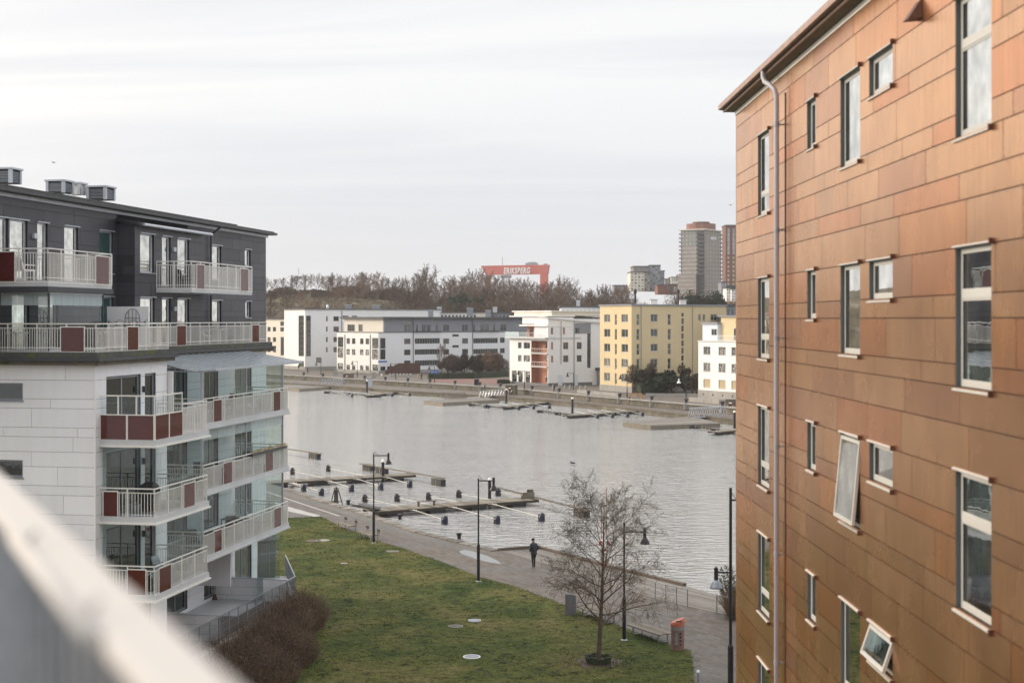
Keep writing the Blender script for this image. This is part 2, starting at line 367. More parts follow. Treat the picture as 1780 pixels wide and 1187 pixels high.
def paving_mat(name,c1,c2,cm,bw,bh,rot,wet=.0,scale=1.0):
    m,nt,N,L,P=node_mat(name)
    g=N.new('ShaderNodeNewGeometry'); mp=N.new('ShaderNodeMapping'); mp.inputs['Rotation'].default_value=(0,0,rot); L.new(g.outputs['Position'],mp.inputs[0])
    b=N.new('ShaderNodeTexBrick'); b.inputs['Scale'].default_value=scale; b.inputs['Brick Width'].default_value=bw; b.inputs['Row Height'].default_value=bh; b.inputs['Mortar Size'].default_value=.012
    b.inputs['Color1'].default_value=(*c1,1); b.inputs['Color2'].default_value=(*c2,1); b.inputs['Mortar'].default_value=(*cm,1); L.new(mp.outputs[0],b.inputs[0])
    n=N.new('ShaderNodeTexNoise'); n.inputs['Scale'].default_value=.35; n.inputs['Detail'].default_value=6; L.new(g.outputs['Position'],n.inputs['Vector'])
    n2=N.new('ShaderNodeTexNoise'); n2.inputs['Scale'].default_value=9; n2.inputs['Detail'].default_value=4; L.new(g.outputs['Position'],n2.inputs['Vector'])
    ad=N.new('ShaderNodeMath'); ad.operation='ADD'; L.new(n.outputs[0],ad.inputs[0]); L.new(n2.outputs[0],ad.inputs[1])
    mr=N.new('ShaderNodeMapRange'); L.new(ad.outputs[0],mr.inputs[0]); mr.inputs[1].default_value=.7; mr.inputs[2].default_value=1.3; mr.inputs[3].default_value=.6; mr.inputs[4].default_value=1.4
    sc=N.new('ShaderNodeVectorMath'); sc.operation='SCALE'; L.new(b.outputs[0],sc.inputs[0]); L.new(mr.outputs[0],sc.inputs['Scale']); L.new(sc.outputs[0],P.inputs['Base Color'])
    rr=N.new('ShaderNodeMapRange'); L.new(n.outputs[0],rr.inputs[0]); rr.inputs[1].default_value=.35; rr.inputs[2].default_value=.65; rr.inputs[3].default_value=.75-wet; rr.inputs[4].default_value=.8; L.new(rr.outputs[0],P.inputs['Roughness'])
    bp=N.new('ShaderNodeBump'); bp.inputs['Distance'].default_value=.006; L.new(b.outputs['Fac'],bp.inputs['Height']); bp.invert=True; L.new(bp.outputs[0],P.inputs['Normal'])
    return m
QA=atan2(-.87,.49)
M['paving']=paving_mat('paving',(.070,.056,.045),(.118,.098,.080),(.038,.031,.026),.60,.30,-QA,.25)
M['setts']=paving_mat('setts',(.12,.112,.10),(.165,.15,.13),(.045,.042,.04),.16,.12,-QA,.1)
M['far_paving']=paving_mat('far_paving',(.10,.084,.070),(.12,.10,.085),(.09,.08,.07),1.2,.6,-QA,.1)
M['line']=mat('line',(.36,.345,.335),.7,var=.1)
M['puddle']=mat('puddle',(.05,.05,.05),.02,var=.1,bump=.0004,bscale=2); M['puddle'].node_tree.nodes['Principled BSDF'].inputs['IOR'].default_value=3.0
M['red_gravel']=mat('red_gravel',(.16,.085,.068),.9,var=.12,scale=.5)
M['quay_wall']=mat('quay_wall',(.135,.12,.095),.9,var=.3,scale=.35,dirt=((.09,.085,.045),.5,.54),fine=2.5,bump=.02,bscale=2)
M['hill']=mat('hill',(.075,.058,.030),.95,var=.4,scale=.05,fine=.4,dirt=((.22,.19,.165),.09,.60))
M['ground']=mat('ground',(.10,.085,.065),.95,var=.2,scale=.02,fine=.2)
# ------------------------------------------------------------------ ground, water, quays
WZ=-1.8
def sheet(name, pts, z, m, kind='structure', th=None, **kw):
    mb=MB()
    if th: mb.prism(pts, z-th, z)
    else: mb.nface([(p[0],p[1],z) for p in pts],Vector((0,0,1)))
    return mb.build(name, m, kind=kind, **kw)
mb=MB(); mb.face([(-500,10,WZ),(500,10,WZ),(500,520,WZ),(-500,520,WZ)]); mb.build('harbour_water', M['water'], kind='structure')
near_px=[(500,849),(560,868.5),(640,893),(735,925),(868,957)]
NQ=[G(*p) for p in near_px]
NQ=[NQ[0]+Vector((-.50,.866,0))*130]+NQ
INNER=[G(868,957),G(1000,997),G(1141,1041),G(1258,1068)]
END=INNER[-1]+Vector((.49,-.87,0))*110
land=[(p.x,p.y) for p in NQ]+[(p.x,p.y) for p in INNER[1:]]+[(END.x,END.y),(-150,-22),(-150,NQ[0].y)]
mb=MB(); mb.prism(land,-3.2,0,1,0); mb.build('promenade_ground',[M['paving'],M['quay_wall']],kind='structure')
grass_px=[(506,900.7),(557.6,898),(588.6,913.6),(661,942),(705,955),(775,979.6),(829,1001.5),(899,1021),(961,1044),(1010,1064),(1082,1090),(1167,1123),(1201,1132),(1207.6,1187)]
gp=[G(*p) for p in grass_px]; gp=[(p.x,p.y) for p in gp]
gpoly=[(-40,gp[0][1]+8)]+gp+[(7.6,52),(7.0,36),(-2,24),(-40,24)]
mb=MB(); mb.prism(gpoly,-.05,.04); mb.build('lawn',M['grass'],kind='structure')
def offs(poly,d):
    out=[]
    for i,p in enumerate(poly):
        a=poly[max(i-1,0)]; b=poly[min(i+1,len(poly)-1)]
        t=Vector((b[0]-a[0],b[1]-a[1],0)).normalized(); n=Vector((t.y,-t.x,0))   # right of travel
        out.append(Vector((p[0],p[1],0))+n*d)
    return out
def strip(name,poly,d0,d1,z,m,**kw):
    a=offs(poly,d0); b=offs(poly,d1); mb=MB()
    for i in range(len(a)-1): mb.nface([(a[i].x,a[i].y,z),(a[i+1].x,a[i+1].y,z),(b[i+1].x,b[i+1].y,z),(b[i].x,b[i].y,z)],Vector((0,0,1)))
    return mb.build(name,m,kind='structure',**kw)
strip('setts_strip',NQ,.62,1.75,.004,M['setts'])
strip('painted_line',NQ[1:5][:3],2.3,2.5,.006,M['line'])
mb=MB(); a=[G(478,872),G(500,880),G(557,896),G(552,899),G(480,884)]; mb.nface([(p.x,p.y,.008) for p in a],Vector((0,0,1))); mb.build('painted_line',M['line'],kind='structure')
mb=MB(); a=[G(470,868),G(500,881),G(556,897.5),G(506,900),G(470,900)]; mb.nface([(p.x,p.y,.004) for p in a],Vector((0,0,1))); mb.build('setts_patch',M['setts'],kind='structure')
# granite coping stones, one object each
def along(poly):
    seg=[]; 
    for i in range(len(poly)-1):
        a=Vector((poly[i][0],poly[i][1],0)); b=Vector((poly[i+1][0],poly[i+1][1],0)); seg.append((a,b,(b-a).length))
    return seg
cop_me=None; gobj=bpy.data.objects['promenade_ground']
for a,b,l in along(NQ[1:]):
    t=(b-a).normalized(); n=int(l/1.25)
    for i in range(n):
        p=a+t*(i+.5)*l/n
        if cop_me is None:
            mb=MB(); mb.box(-.61,.61,-.60,.06,-.22,.07); o=mb.build('coping_stone',M['stone'],gobj,bevel=.02); cop_me=o.data
        else:
            o=bpy.data.objects.new('coping_stone',cop_me); COL.objects.link(o); o.parent=gobj
        o.location=(p.x,p.y,random.uniform(-.012,.012)); o.rotation_euler=(0,0,atan2(t.y,t.x)+random.uniform(-.006,.006))
# puddle: thin film of standing water with a ragged outline
c=G(832,967); mb=MB(); pts=[]
t=Vector((.42,-.9,0)).normalized(); nn=Vector((t.y,-t.x,0))
for i in range(48):
    w=2*pi*i/48; rr=1+.05*sin(2*w+1)+.05*sin(3*w+1)+.03*sin(5*w+.4)+.02*sin(9*w)
    q=c+t*(2.75*cos(w)*rr)+nn*(-1)*(.62*sin(w)*rr)
    pts.append((q.x,q.y,.010))
mb.nface(pts,Vector((0,0,1))); mb.build('rain_puddle',M['puddle'],label='pale rain puddle shining on the promenade beside the lamp post',cat='puddle')
# stepped timber deck down to the water: boards one by one
deck=empty('timber_deck',INNER[1],'weathered timber deck of long boards sloping from the promenade to the water','deck')
O_out=[G(936,953,-.55),G(1060,987,-.55),G(1190,1019,-.55),G(1259,1037,-.55)]
INX=INNER+[INNER[-1]+Vector((.49,-.87,0))*14]; OUX=O_out+[O_out[-1]+Vector((.49,-.87,0))*14]
def lerp(a,b,t): return a+(b-a)*t
nb=18
for i in range(nb):
    t0=i/nb; t1=(i+.86)/nb
    for j in range(len(INX)-1):
        mb=MB(); A=lerp(INX[j],OUX[j],t0); B=lerp(INX[j+1],OUX[j+1],t0); C=lerp(INX[j+1],OUX[j+1],t1); D=lerp(INX[j],OUX[j],t1)
        up=Vector((0,0,.03)); dn=Vector((0,0,-.07)); g=(B-A).normalized()*.01
        mb.hexa([A+g+dn,B-g+dn,C-g+dn,D+g+dn,A+g+up,B-g+up,C-g+up,D+g+up]); mb.build('deck_board',M['wood_deck'],deck,off=INNER[1])
mb=MB()
for j in range(2): 
    mb.bar(OUX[j]+Vector((0,0,.06)),OUX[j+1]+Vector((0,0,.06)),.28,.26)
mb.bar(INNER[0]+Vector((0,0,.05)),OUX[0]+Vector((0,0,.12)),.25,.24)
mb.build('edge_beam',M['wood_brown'],deck,off=INNER[1])
mb=MB()
for j in range(len(INX)-1):
    A,B,C,D=INX[j],INX[j+1],OUX[j+1],OUX[j]; dn=Vector((0,0,-.10)); d2=Vector((0,0,-1.6))
    mb.hexa([A+d2,B+d2,C+d2,D+d2,A+dn,B+dn,C+dn,D+dn])
mb.build('deck_frame',M['wood_dark'],deck,off=INNER[1])
# ---- far quay: upper promenade edge, retaining wall, lower quay
FU=[G(499.6,652.4),G(700,664.2),G(878,674.6),G(1060,692),G(1255,707.8)]
LZ=-1.0
FL=[G(500,666.5,LZ),G(598,672.5,LZ),G(700,680,LZ),G(880,690,LZ),G(1045,704,LZ),G(1198,721,LZ),G(1281,730,LZ)]
e0=Vector((-.62,.785,0)); e1=Vector((.48,-.877,0))
FU=[FU[0]+e0*160]+FU+[FU[-1]+e1*150]; FL=[FL[0]+e0*160]+FL+[FL[-1]+e1*150]
far=[(p.x,p.y) for p in FU]+[(3500,FU[-1].y),(3500,5200),(-3500,5200),(-3500,FU[0].y)]
mb=MB(); mb.prism(far[::-1],-3.2,0,1,0); mb.build('far_ground',[M['ground'],M['quay_wall']],kind='structure')
b=offs(FU,-16); mb=MB()
for i in range(len(FU)-1): mb.nface([(FU[i].x,FU[i].y,.004),(FU[i+1].x,FU[i+1].y,.004),(b[i+1].x,b[i+1].y,.004),(b[i].x,b[i].y,.004)],Vector((0,0,1)))
mb.build('far_promenade',M['far_paving'],kind='structure')
mb=MB(); low=[(p.x,p.y) for p in FL]+[(p.x+.6,p.y+.3) for p in FU[::-1]]
mb.prism(low[::-1],-3.2,LZ,1,0); mb.build('lower_quay',[M['far_paving'],M['quay_wall']],kind='structure')
mb=MB()
for i in range(len(FL)-1): mb.bar(FL[i]+Vector((0,0,.06)),FL[i+1]+Vector((0,0,.06)),.35,.3)
mb.build('quay_edge_beam',M['wood_grey'],kind='structure')
mb=MB()
for i in range(len(FU)-1): mb.bar(FU[i]+Vector((0,0,.10)),FU[i+1]+Vector((0,0,.10)),.55,.22)
mb.build('quay_wall_cap',M['concrete'],kind='structure')
# brick-red gravel square by the corner house
sheet('gravel_square',[(p.x,p.y) for p in (G(750,664.5),G(884,668.5),G(884,660),G(800,655.5),G(745,657))],.010,M['red_gravel'])
# ---- hill
def ridge(px):
    pts=[(-400,30),(300,27),(460,25.5),(600,26.5),(700,24),(800,22),(900,20),(1000,17),(1100,14),(1250,12),(2500,12)]
    for (a,ha),(b,hb) in zip(pts,pts[1:]):
        if a<=px<=b: return ha+(hb-ha)*(px-a)/(b-a)
    return 12
from mathutils import noise as NZ
def hillz(x,y):
    px=890+FPX*x/y; H=ridge(px); t=min(max((y-470)/150,0),1); t=t*t*(3-2*t)
    n=NZ.fractal(Vector((x*.02,y*.02,3.1)),1,2,5)*2.6+NZ.fractal(Vector((x*.09,y*.09,7.7)),1,2,4)*.9
    return H*t+n*min(t*2,1)-.3
mb=MB(); nx,ny=170,60
for j in range(ny+1):
    y=455+(j/ny)**1.2*700
    for i in range(nx+1):
        x=-330+i*(760/nx); mb.v.append((x*y/600,y,hillz(x*y/600,y)))
for j in range(ny):
    for i in range(nx):
        q=j*(nx+1)+i; mb.f.append((q,q+1,q+nx+2,q+nx+1)); mb.m.append(0)
mb.build('wooded_hill',M['hill'],kind='structure',smooth=True)
# ------------------------------------------------------------------ bare trees (generator)
def grow(mb, rnd, p, d, length, r, lvl, maxl, cfg):
    nseg=cfg['seg'][lvl]; pts=[p.copy()]; rad=[r]; dd=d.copy(); step=length/nseg
    for i in range(nseg):
        jit=cfg['jit'][lvl]
        dd=(dd+Vector((rnd.gauss(0,jit),rnd.gauss(0,jit),rnd.gauss(0,jit)+cfg['up'][lvl]))).normalized()
        p=p+dd*step; pts.append(p.copy()); rad.append(max(r*(1-(i+1)/nseg*cfg['taper'][lvl]),cfg['rmin']))
    if lvl==maxl and cfg.get('flat'):
        w=cfg['rmin']
        for a,b in zip(pts,pts[1:]):
            s=(b-a).cross(Vector((rnd.uniform(-1,1),rnd.uniform(-1,1),.3))).normalized()*w
            k=len(mb.v); mb.v.extend([tuple(a-s),tuple(a+s),tuple(b)]); mb.f.append((k,k+1,k+2)); mb.m.append(1)
    else: mb.tube(pts,rad,cfg['sides'][lvl],0 if lvl<cfg.get('barkl',2) else 1,cap=False)
    if lvl>=maxl: return
    nch=cfg['n'][lvl]; t0=cfg['start'][lvl]
    for c in range(nch):
        t=t0+(1-t0)*((c+rnd.random()*.8)/nch); t=min(t,.995)
        k=int(t*nseg); fr=t*nseg-k; k=min(k,nseg-1); q=pts[k].lerp(pts[k+1],fr); ax=(pts[k+1]-pts[k]).normalized()
        ang=cfg['ang'][lvl]*(1-.45*t if lvl==0 else 1)+rnd.gauss(0,.12)
        o=ax.orthogonal().normalized(); o.rotate(Matrix.Rotation((c*2.4 if lvl==0 else rnd.random()*2*pi)+rnd.random()*.6,3,ax))
        nd=(ax*cos(ang)+o*sin(ang)).normalized()
        ln=length*cfg['ratio'][lvl]*(cfg['shape'](t) if lvl==0 else (1-.55*t))*rnd.uniform(.75,1.2)
        grow(mb,rnd,q,nd,ln,max(rad[k]*cfg['rr'][lvl],cfg['rmin']),lvl+1,maxl,cfg)
def bare_mesh(name,seed,h,r,cfg,maxl,mats):
    rnd=random.Random(seed); mb=MB(); grow(mb,rnd,Vector((0,0,-.1)),Vector((rnd.gauss(0,.02),rnd.gauss(0,.02),1)),h,r,0,maxl,cfg)
    me=bpy.data.meshes.new(name); me.from_pydata(mb.v,[],mb.f)
    for q in mats: me.materials.append(q)
    me.polygons.foreach_set('material_index',mb.m); me.update(); return me
far_cfg=dict(seg=[7,5,3,2],jit=[.05,.13,.2,.25],up=[.02,.10,.07,.03],taper=[.93,.9,.8,.5],rmin=.05,sides=[5,4,3,3],n=[20,11,9],start=[.30,.2,.1],
    ang=[1.05,.7,.6],ratio=[.38,.42,.5],shape=lambda t:(.55+.75*sin(pi*min(t,.98)**1.1)),rr=[.42,.5,.5],barkl=1,flat=True)
FT=[]
for s,(h,w) in enumerate([(15,.36),(13,.44),(17,.34),(12,.50),(14,.40),(10,.52)]):
    c=dict(far_cfg); c['ratio']=[w,.42,.5]
    if s%2: c['n']=[18,11,8]; c['start']=[.22,.15,.1]
    me=bare_mesh('bare_tree',40+s,h,.20,c,3,[M['far_twig'],M['far_twig']]); FT.append((me,h))
import bisect
sky_px=[(462,492),(480,488),(500,484),(520,492),(545,491),(565,497),(582,485),(605,482),(630,479),(650,490),(668,488),(692,484),(712,492),(735,481),(750,480),(758,512),(768,492),(788,486),(808,478),(832,474),(850,470),(872,484),(900,480),(925,494),(948,489),(968,484),(990,492),(1012,508),(1040,500),(1062,498),(1090,508)]
def topy(px):
    for (a,ya),(b,yb) in zip(sky_px,sky_px[1:]):
        if a<=px<=b: return ya+(yb-ya)*(px-a)/(b-a)
    return 502
rt=random.Random(5); rows=[]
px=464
while px<1095: rows.append((px,rt.uniform(600,640),topy(px)+rt.uniform(-2,5),0)); px+=rt.uniform(9,15)
px=470
while px<1085:
    rows.append((px,rt.uniform(520,575),None,1)); px+=rt.uniform(16,30)
land_marks=[(462,500,'left of the suspension bridge'),(500,540,'before the bridge tower'),(540,600,'above the tall white block'),(600,680,'above the white blocks roof vents'),(680,760,'above the grey roofed block'),(760,834,'left of the red gantry crane'),(834,955,'before the red gantry crane'),(955,1100,'right of the red gantry crane')]
cnt={}
for i,(px,Z,ty,r) in enumerate(sorted(rows)):
    x=ray(px)*Z; gz=hillz(x,Z)-.4
    me,h0=FT[rt.randrange(len(FT))]
    h=(EYE+(HY-ty)*Z/FPX-gz)*(.97 if px<765 else .84) if ty else rt.uniform(10,16)
    if r==0: h=min(max(h,7),22)
    lm=[t for a,b,t in land_marks if a<=px<=b] or ['on the wooded hill']
    key=(lm[0],r); k=cnt.get(key,0); cnt[key]=k+1
    o=bpy.data.objects.new('bare_tree',me); COL.objects.link(o); o.location=(x,Z,gz); s=h/h0; sx=s*rt.uniform(.85,1.25) if s<1.2 else s*rt.uniform(.7,.95)
    o.scale=(sx,sx,s); o.rotation_euler=(0,0,rt.uniform(0,6.28))
    tag(o,ordw(k)+(' bare crest tree ' if r==0 else ' bare lower slope tree ')+lm[0]+', from the left',
        'tree','bare trees on the wooded hill')
# one mass of leafless undergrowth and trees behind the skyline row
mb=MB(); ru=random.Random(11)
for i in range(1500):
    px=ru.uniform(455,1300); 
    if px<700: Z=ru.uniform(596,650)
    else: Z=ru.uniform(480,640)
    x=ray(px)*Z; gz=hillz(x,Z)-.4; top=topy(px) if px<1100 else 512
    hmax=EYE+(HY-top-12)*Z/FPX-gz; h=min(max(ru.uniform(.35,1.0)*hmax,2),15)
    if px>1085: h=min(h,EYE+(HY-516)*Z/FPX-gz); h=max(h,2)
    w=h*ru.uniform(.22,.4)
    for j in range(170):
        a=ru.uniform(0,6.28); t=ru.random()**.7; rr=w*ru.random()**.5*(1.1-.6*t); p=Vector((x+cos(a)*rr,Z+sin(a)*rr,gz+h*t*.92)); d=Vector((cos(a)*.5+ru.gauss(0,.3),sin(a)*.5+ru.gauss(0,.3),ru.uniform(.4,1.2))).normalized()*h*ru.uniform(.08,.2)
        s=d.cross(Vector((ru.uniform(-1,1),ru.uniform(-1,1),.2))).normalized()*ru.uniform(.05,.12)
        k=len(mb.v); mb.v.extend([tuple(p-s),tuple(p+s),tuple(p+d)]); mb.f.append((k,k+1,k+2)); mb.m.append(0)
mb.build('leafless_woodland',M['far_twig2'],kind='stuff',label='brown leafless woodland massed over the far hillside',cat='woodland')
# low scrub on the open hillside
mb=MB()
for i in range(700):
    px=ru.uniform(455,760); Z=ru.uniform(480,610); x=ray(px)*Z; gz=hillz(x,Z)-.1; w=ru.uniform(.5,1.6)
    for j in range(40):
        p=Vector((x+ru.gauss(0,w),Z+ru.gauss(0,w),gz+ru.uniform(0,w*.7))); d=Vector((ru.gauss(0,.5),ru.gauss(0,.5),ru.uniform(.3,1))).normalized()*ru.uniform(.3,.9)
        s=d.cross(Vector((ru.uniform(-1,1),ru.uniform(-1,1),.2))).normalized()*ru.uniform(.03,.08)
        k=len(mb.v); mb.v.extend([tuple(p-s),tuple(p+s),tuple(p+d)]); mb.f.append((k,k+1,k+2)); mb.m.append(0)
mb.build('hillside_scrub',mat('scrub',(.085,.07,.035),.9,var=.4,scale=.05),kind='stuff',label='low brown green scrub on the open rocky hillside',cat='scrub')
# ------------------------------------------------------------------ far buildings
class Fac:
    def __init__(s,P0,P1,flip=False):
        s.O=Vector((P0[0],P0[1],0)); e=Vector((P1[0],P1[1],0))-s.O; s.len=e.length; s.d=e.normalized(); n=Vector((s.d.y,-s.d.x,0))
        mid=s.O+e*.5
        if n.dot(Vector((0,0,0))-mid)<0: n=-n
        s.n=-n if flip else n
    def P(s,a,d,z): q=s.O+s.d*a+s.n*d; return (q.x,q.y,z)
    def s(self,px): k=ray(px); return (k*self.O.y-self.O.x)/(self.d.x-k*self.d.y)
    def Z(self,px): return self.O.y+self.s(px)*self.d.y
    def z(self,px,py): return EYE+(HY-py)*self.Z(px)/FPX
def rsub(rects,o):
    out=[]
    for (a,b,c,d) in rects:
        A,B,C,D=o
        if B<=a or A>=b or D<=c or C>=d: out.append((a,b,c,d)); continue
        if A>a: out.append((a,A,c,d))
        if B<b: out.append((B,b,c,d))
        m0,m1=max(a,A),min(b,B)
        if D<d: out.append((m0,m1,D,d))
        if C>c: out.append((m0,m1,c,C))
    return [r for r in out if r[1]-r[0]>.004 and r[3]-r[2]>.004]
def wall_skin(mb,F,s0,s1,z0,z1,ops,th=.2,m=0,d=0):
    rs=[(s0,s1,z0,z1)]
    for o in ops: rs=rsub(rs,o)
    for r in rs: mb.pbox(F.P,r[0],r[1],d-th,d,r[2],r[3],m)
def window(F,op,parent,off,frame,pane,rec=.12,fw=.07,mull=1,trans=0,sill=None,name='window',rail=None):
    s0,s1,z0,z1=op; mb=MB(); d0,d1=-rec-.05,-rec
    mb.pbox(F.P,s0,s0+fw,d0,d1,z0,z1); mb.pbox(F.P,s1-fw,s1,d0,d1,z0,z1); mb.pbox(F.P,s0+fw,s1-fw,d0,d1,z0,z0+fw); mb.pbox(F.P,s0+fw,s1-fw,d0,d1,z1-fw,z1)
    for i in range(mull):
        c=s0+(s1-s0)*(i+1)/(mull+1); mb.pbox(F.P,c-fw*.5,c+fw*.5,d0,d1-.004,z0+fw,z1-fw)
    for i in range(trans):
        c=z0+(z1-z0)*(i+1)/(trans+1); mb.pbox(F.P,s0+fw,s1-fw,d0,d1-.008,c-fw*.5,c+fw*.5)
    f=mb.build(name,frame,parent,off=off)
    mb=MB(); mb.nface([F.P(s0+fw*.5,d1-.03,z0+fw*.5),F.P(s1-fw*.5,d1-.03,z0+fw*.5),F.P(s1-fw*.5,d1-.03,z1-fw*.5),F.P(s0+fw*.5,d1-.03,z1-fw*.5)],F.n); mb.build('pane',pane,f,off=off)
    if sill: mb=MB(); mb.pbox(F.P,s0-.05,s1+.05,-rec,.06,z0-.06,z0-.003); mb.build('sill',sill,f,off=off)
    return f
rw=random.Random(3)
def inset(poly,c,k):
    return [(c[0]+(p[0]-c[0])*k,c[1]+(p[1]-c[1])*k) for p in poly]
def block(name,P0,P1,blen,z0,z1,wm,label,cat,left=(),right=(),lwall=None,rwall=None,roof=None,over=.3,frame=None,pane=None,left_s=None,parent=None,root=None,rooft=.35,plinth=None,parapet=0):
    """apartment block on a rectangle: left facade P0->P1, right facade P1 away; windows given as opening tuples with options"""
    P0=Vector((P0[0],P0[1],0)); P1=Vector((P1[0],P1[1],0)); a=(P1-P0).normalized(); b=Vector((-a.y,a.x,0))
    if b.y<0: b=-b
    P2=P1+b*blen; P3=P0+b*blen
    if root is None: root=empty(name,(P1.x,P1.y,z0),label,cat)
    off=(P1.x,P1.y,z0) if parent is None else parent
    FL_=Fac(P0,P1); FR=Fac(P1,P2)
    mb=MB(); q=.22; core=[P0+a*q+b*q,P1-a*q+b*q,P2-a*q-b*q,P3+a*q-b*q]; mb.prism([(p.x,p.y) for p in core],z0,z1)
    fr=frame or M['frame_grey']; pn=pane or M['pane']
    ol=[o[:4] for o in left]; orr=[o[:4] for o in right]
    wall_skin(mb,FL_,0,FL_.len,z0,z1,ol,.22); 
    mb.build('wall',lwall or wm,root,off=off)
    mb=MB(); wall_skin(mb,FR,0,FR.len,z0,z1,orr,.215,d=-.003); mb.build('wall',rwall or wm,root,off=off)
    for F,lst in ((FL_,left),(FR,right)):
        for o in lst:
            opt=o[4] if len(o)>4 else {}
            window(F,o[:4],root,off,opt.get('f',fr),opt.get('p',rw.choice([pn,pn,pn,M['pane_curtain']])),rec=.12,fw=opt.get('fw',.08),mull=opt.get('m',1),trans=opt.get('t',0),sill=opt.get('sill'))
    if roof:
        mb=MB(); o_=over; c=[P0-a*o_-b*o_,P1+a*o_-b*o_,P2+a*o_+b*o_,P3-a*o_+b*o_]; mb.prism([(p.x,p.y) for p in c],z1,z1+rooft); mb.build('roof',roof,root,off=off)
    if plinth:
        mb=MB(); wall_skin(mb,FL_,-.04,FL_.len+.04,z0,z0+plinth[0],[],.05,d=.05); wall_skin(mb,FR,.04,FR.len,z0,z0+plinth[0],[],.05,d=.047); mb.build('plinth',plinth[1],root,off=off)
    return root,off,FL_,FR
def c4(x,y): return 460+x/4.045,420+y/4.045
def c5(x,y): return 860+x/3.391,370+y/3.391
def ops(F,cv,cols,rows,opt=None,ref=None):
    out=[]
    for c in cols:
        x0=cv(c[0],0)[0]; x1=cv(c[1],0)[0]; s0,s1=F.s(x0),F.s(x1); o=dict(opt or {})
        if len(c)>2: o.update(c[2])
        rx=cv(ref,0)[0] if ref is not None else (x0+x1)/2
        for r in rows:
            z1=F.z(rx,cv(0,r[0])[1]); z0=F.z(rx,cv(0,r[1])[1]); out.append((min(s0,s1),max(s0,s1),z0,z1,o))
    return out
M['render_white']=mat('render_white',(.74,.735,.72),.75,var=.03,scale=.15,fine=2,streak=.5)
M['render_cool_shade']=mat('render_cool_shade',(.70,.71,.73),.75,var=.03,scale=.15,fine=2,streak=.5)  # cooler copy of white render: right faces' shade in its colour; also rear blocks
M['render_yellow']=mat('render_yellow',(.58,.47,.285),.8,var=.04,scale=.15,streak=.5)
M['render_cream']=mat('render_cream',(.66,.62,.54),.8,var=.04,scale=.15)
M['render_blue']=mat('render_blue',(.56,.62,.70),.8,var=.03,scale=.15)
M['render_orange']=mat('render_orange',(.36,.15,.09),.8,var=.06,scale=.2)
M['pane_curtain']=glass_dark('pane_curtain',(.09,.085,.08))
M['siding_grey']=mat('siding_grey',(.22,.23,.26),.7,var=.06,scale=.3)
M['roof_far']=mat('roof_far',(.085,.088,.095),.8,var=.12,scale=.2)
M['frame_brown']=mat('frame_brown',(.11,.06,.045),.6)
M['frame_dark']=mat('frame_dark',(.05,.055,.06),.6)
M['tower_concrete']=mat('tower_concrete',(.27,.235,.205),.85,var=.06,scale=.08,fine=.6)
M['brick_brown']=mat('brick_brown',(.16,.075,.055),.85,var=.08,scale=.1)
M['brick_red']=mat('brick_red',(.22,.105,.078),.85,var=.08,scale=.1)
fc=M['far_paving']
def gp4(x,y): q=c4(x,y); return G(*q)
def gp5(x,y): q=c5(x,y); return G(*q)
# B: tall white block
P0=gp4(138,892); P1=gp4(285,903); F=Fac(P0,P1)
P1b=P1; FRt=Fac(P1,P1+Vector((-(P1-P0).normalized().y,(P1-P0).normalized().x,0)))
def RF(P0,P1):
    a=(P1-P0).normalized(); b=Vector((-a.y,a.x,0)); b=b if b.y>0 else -b
    return Fac(P1,P1+b*10)
R_=RF(P0,P1); top=F.z(c4(285,0)[0],c4(0,478)[1])
gl=dict(f=M['frame_dark'],m=2,t=3,fw=.12); br_=dict(f=M['frame_brown'],m=1)
left=ops(F,c4,[(238,276)],[(520,806)],dict(f=M['frame_dark'],m=2,t=7,fw=.12))+ops(F,c4,[(240,276)],[(838,893)],dict(m=1))
right=ops(R_,c4,[(292,325)],[(520,806)],dict(f=M['frame_dark'],m=2,t=7,fw=.12),ref=300)+ops(R_,c4,[(432,444,dict(m=0)),(484,522,br_)],[(525,560),(598,634),(672,708),(743,780)],ref=300)+ops(R_,c4,[(362,400,br_)],[(815,853)],ref=300)+ops(R_,c4,[(548,590,br_),(614,652)],[(520,545)],ref=300)
rB,oB,FB,FRB=block('white_apartment_block',P0,P1,46,0,top,M['render_white'],'tall white apartment block with glazed balcony strips, leftmost on the far quay','building',left,right,rwall=M['render_cool_shade'],roof=M['roof_far'],plinth=(1.0,M['concrete']))
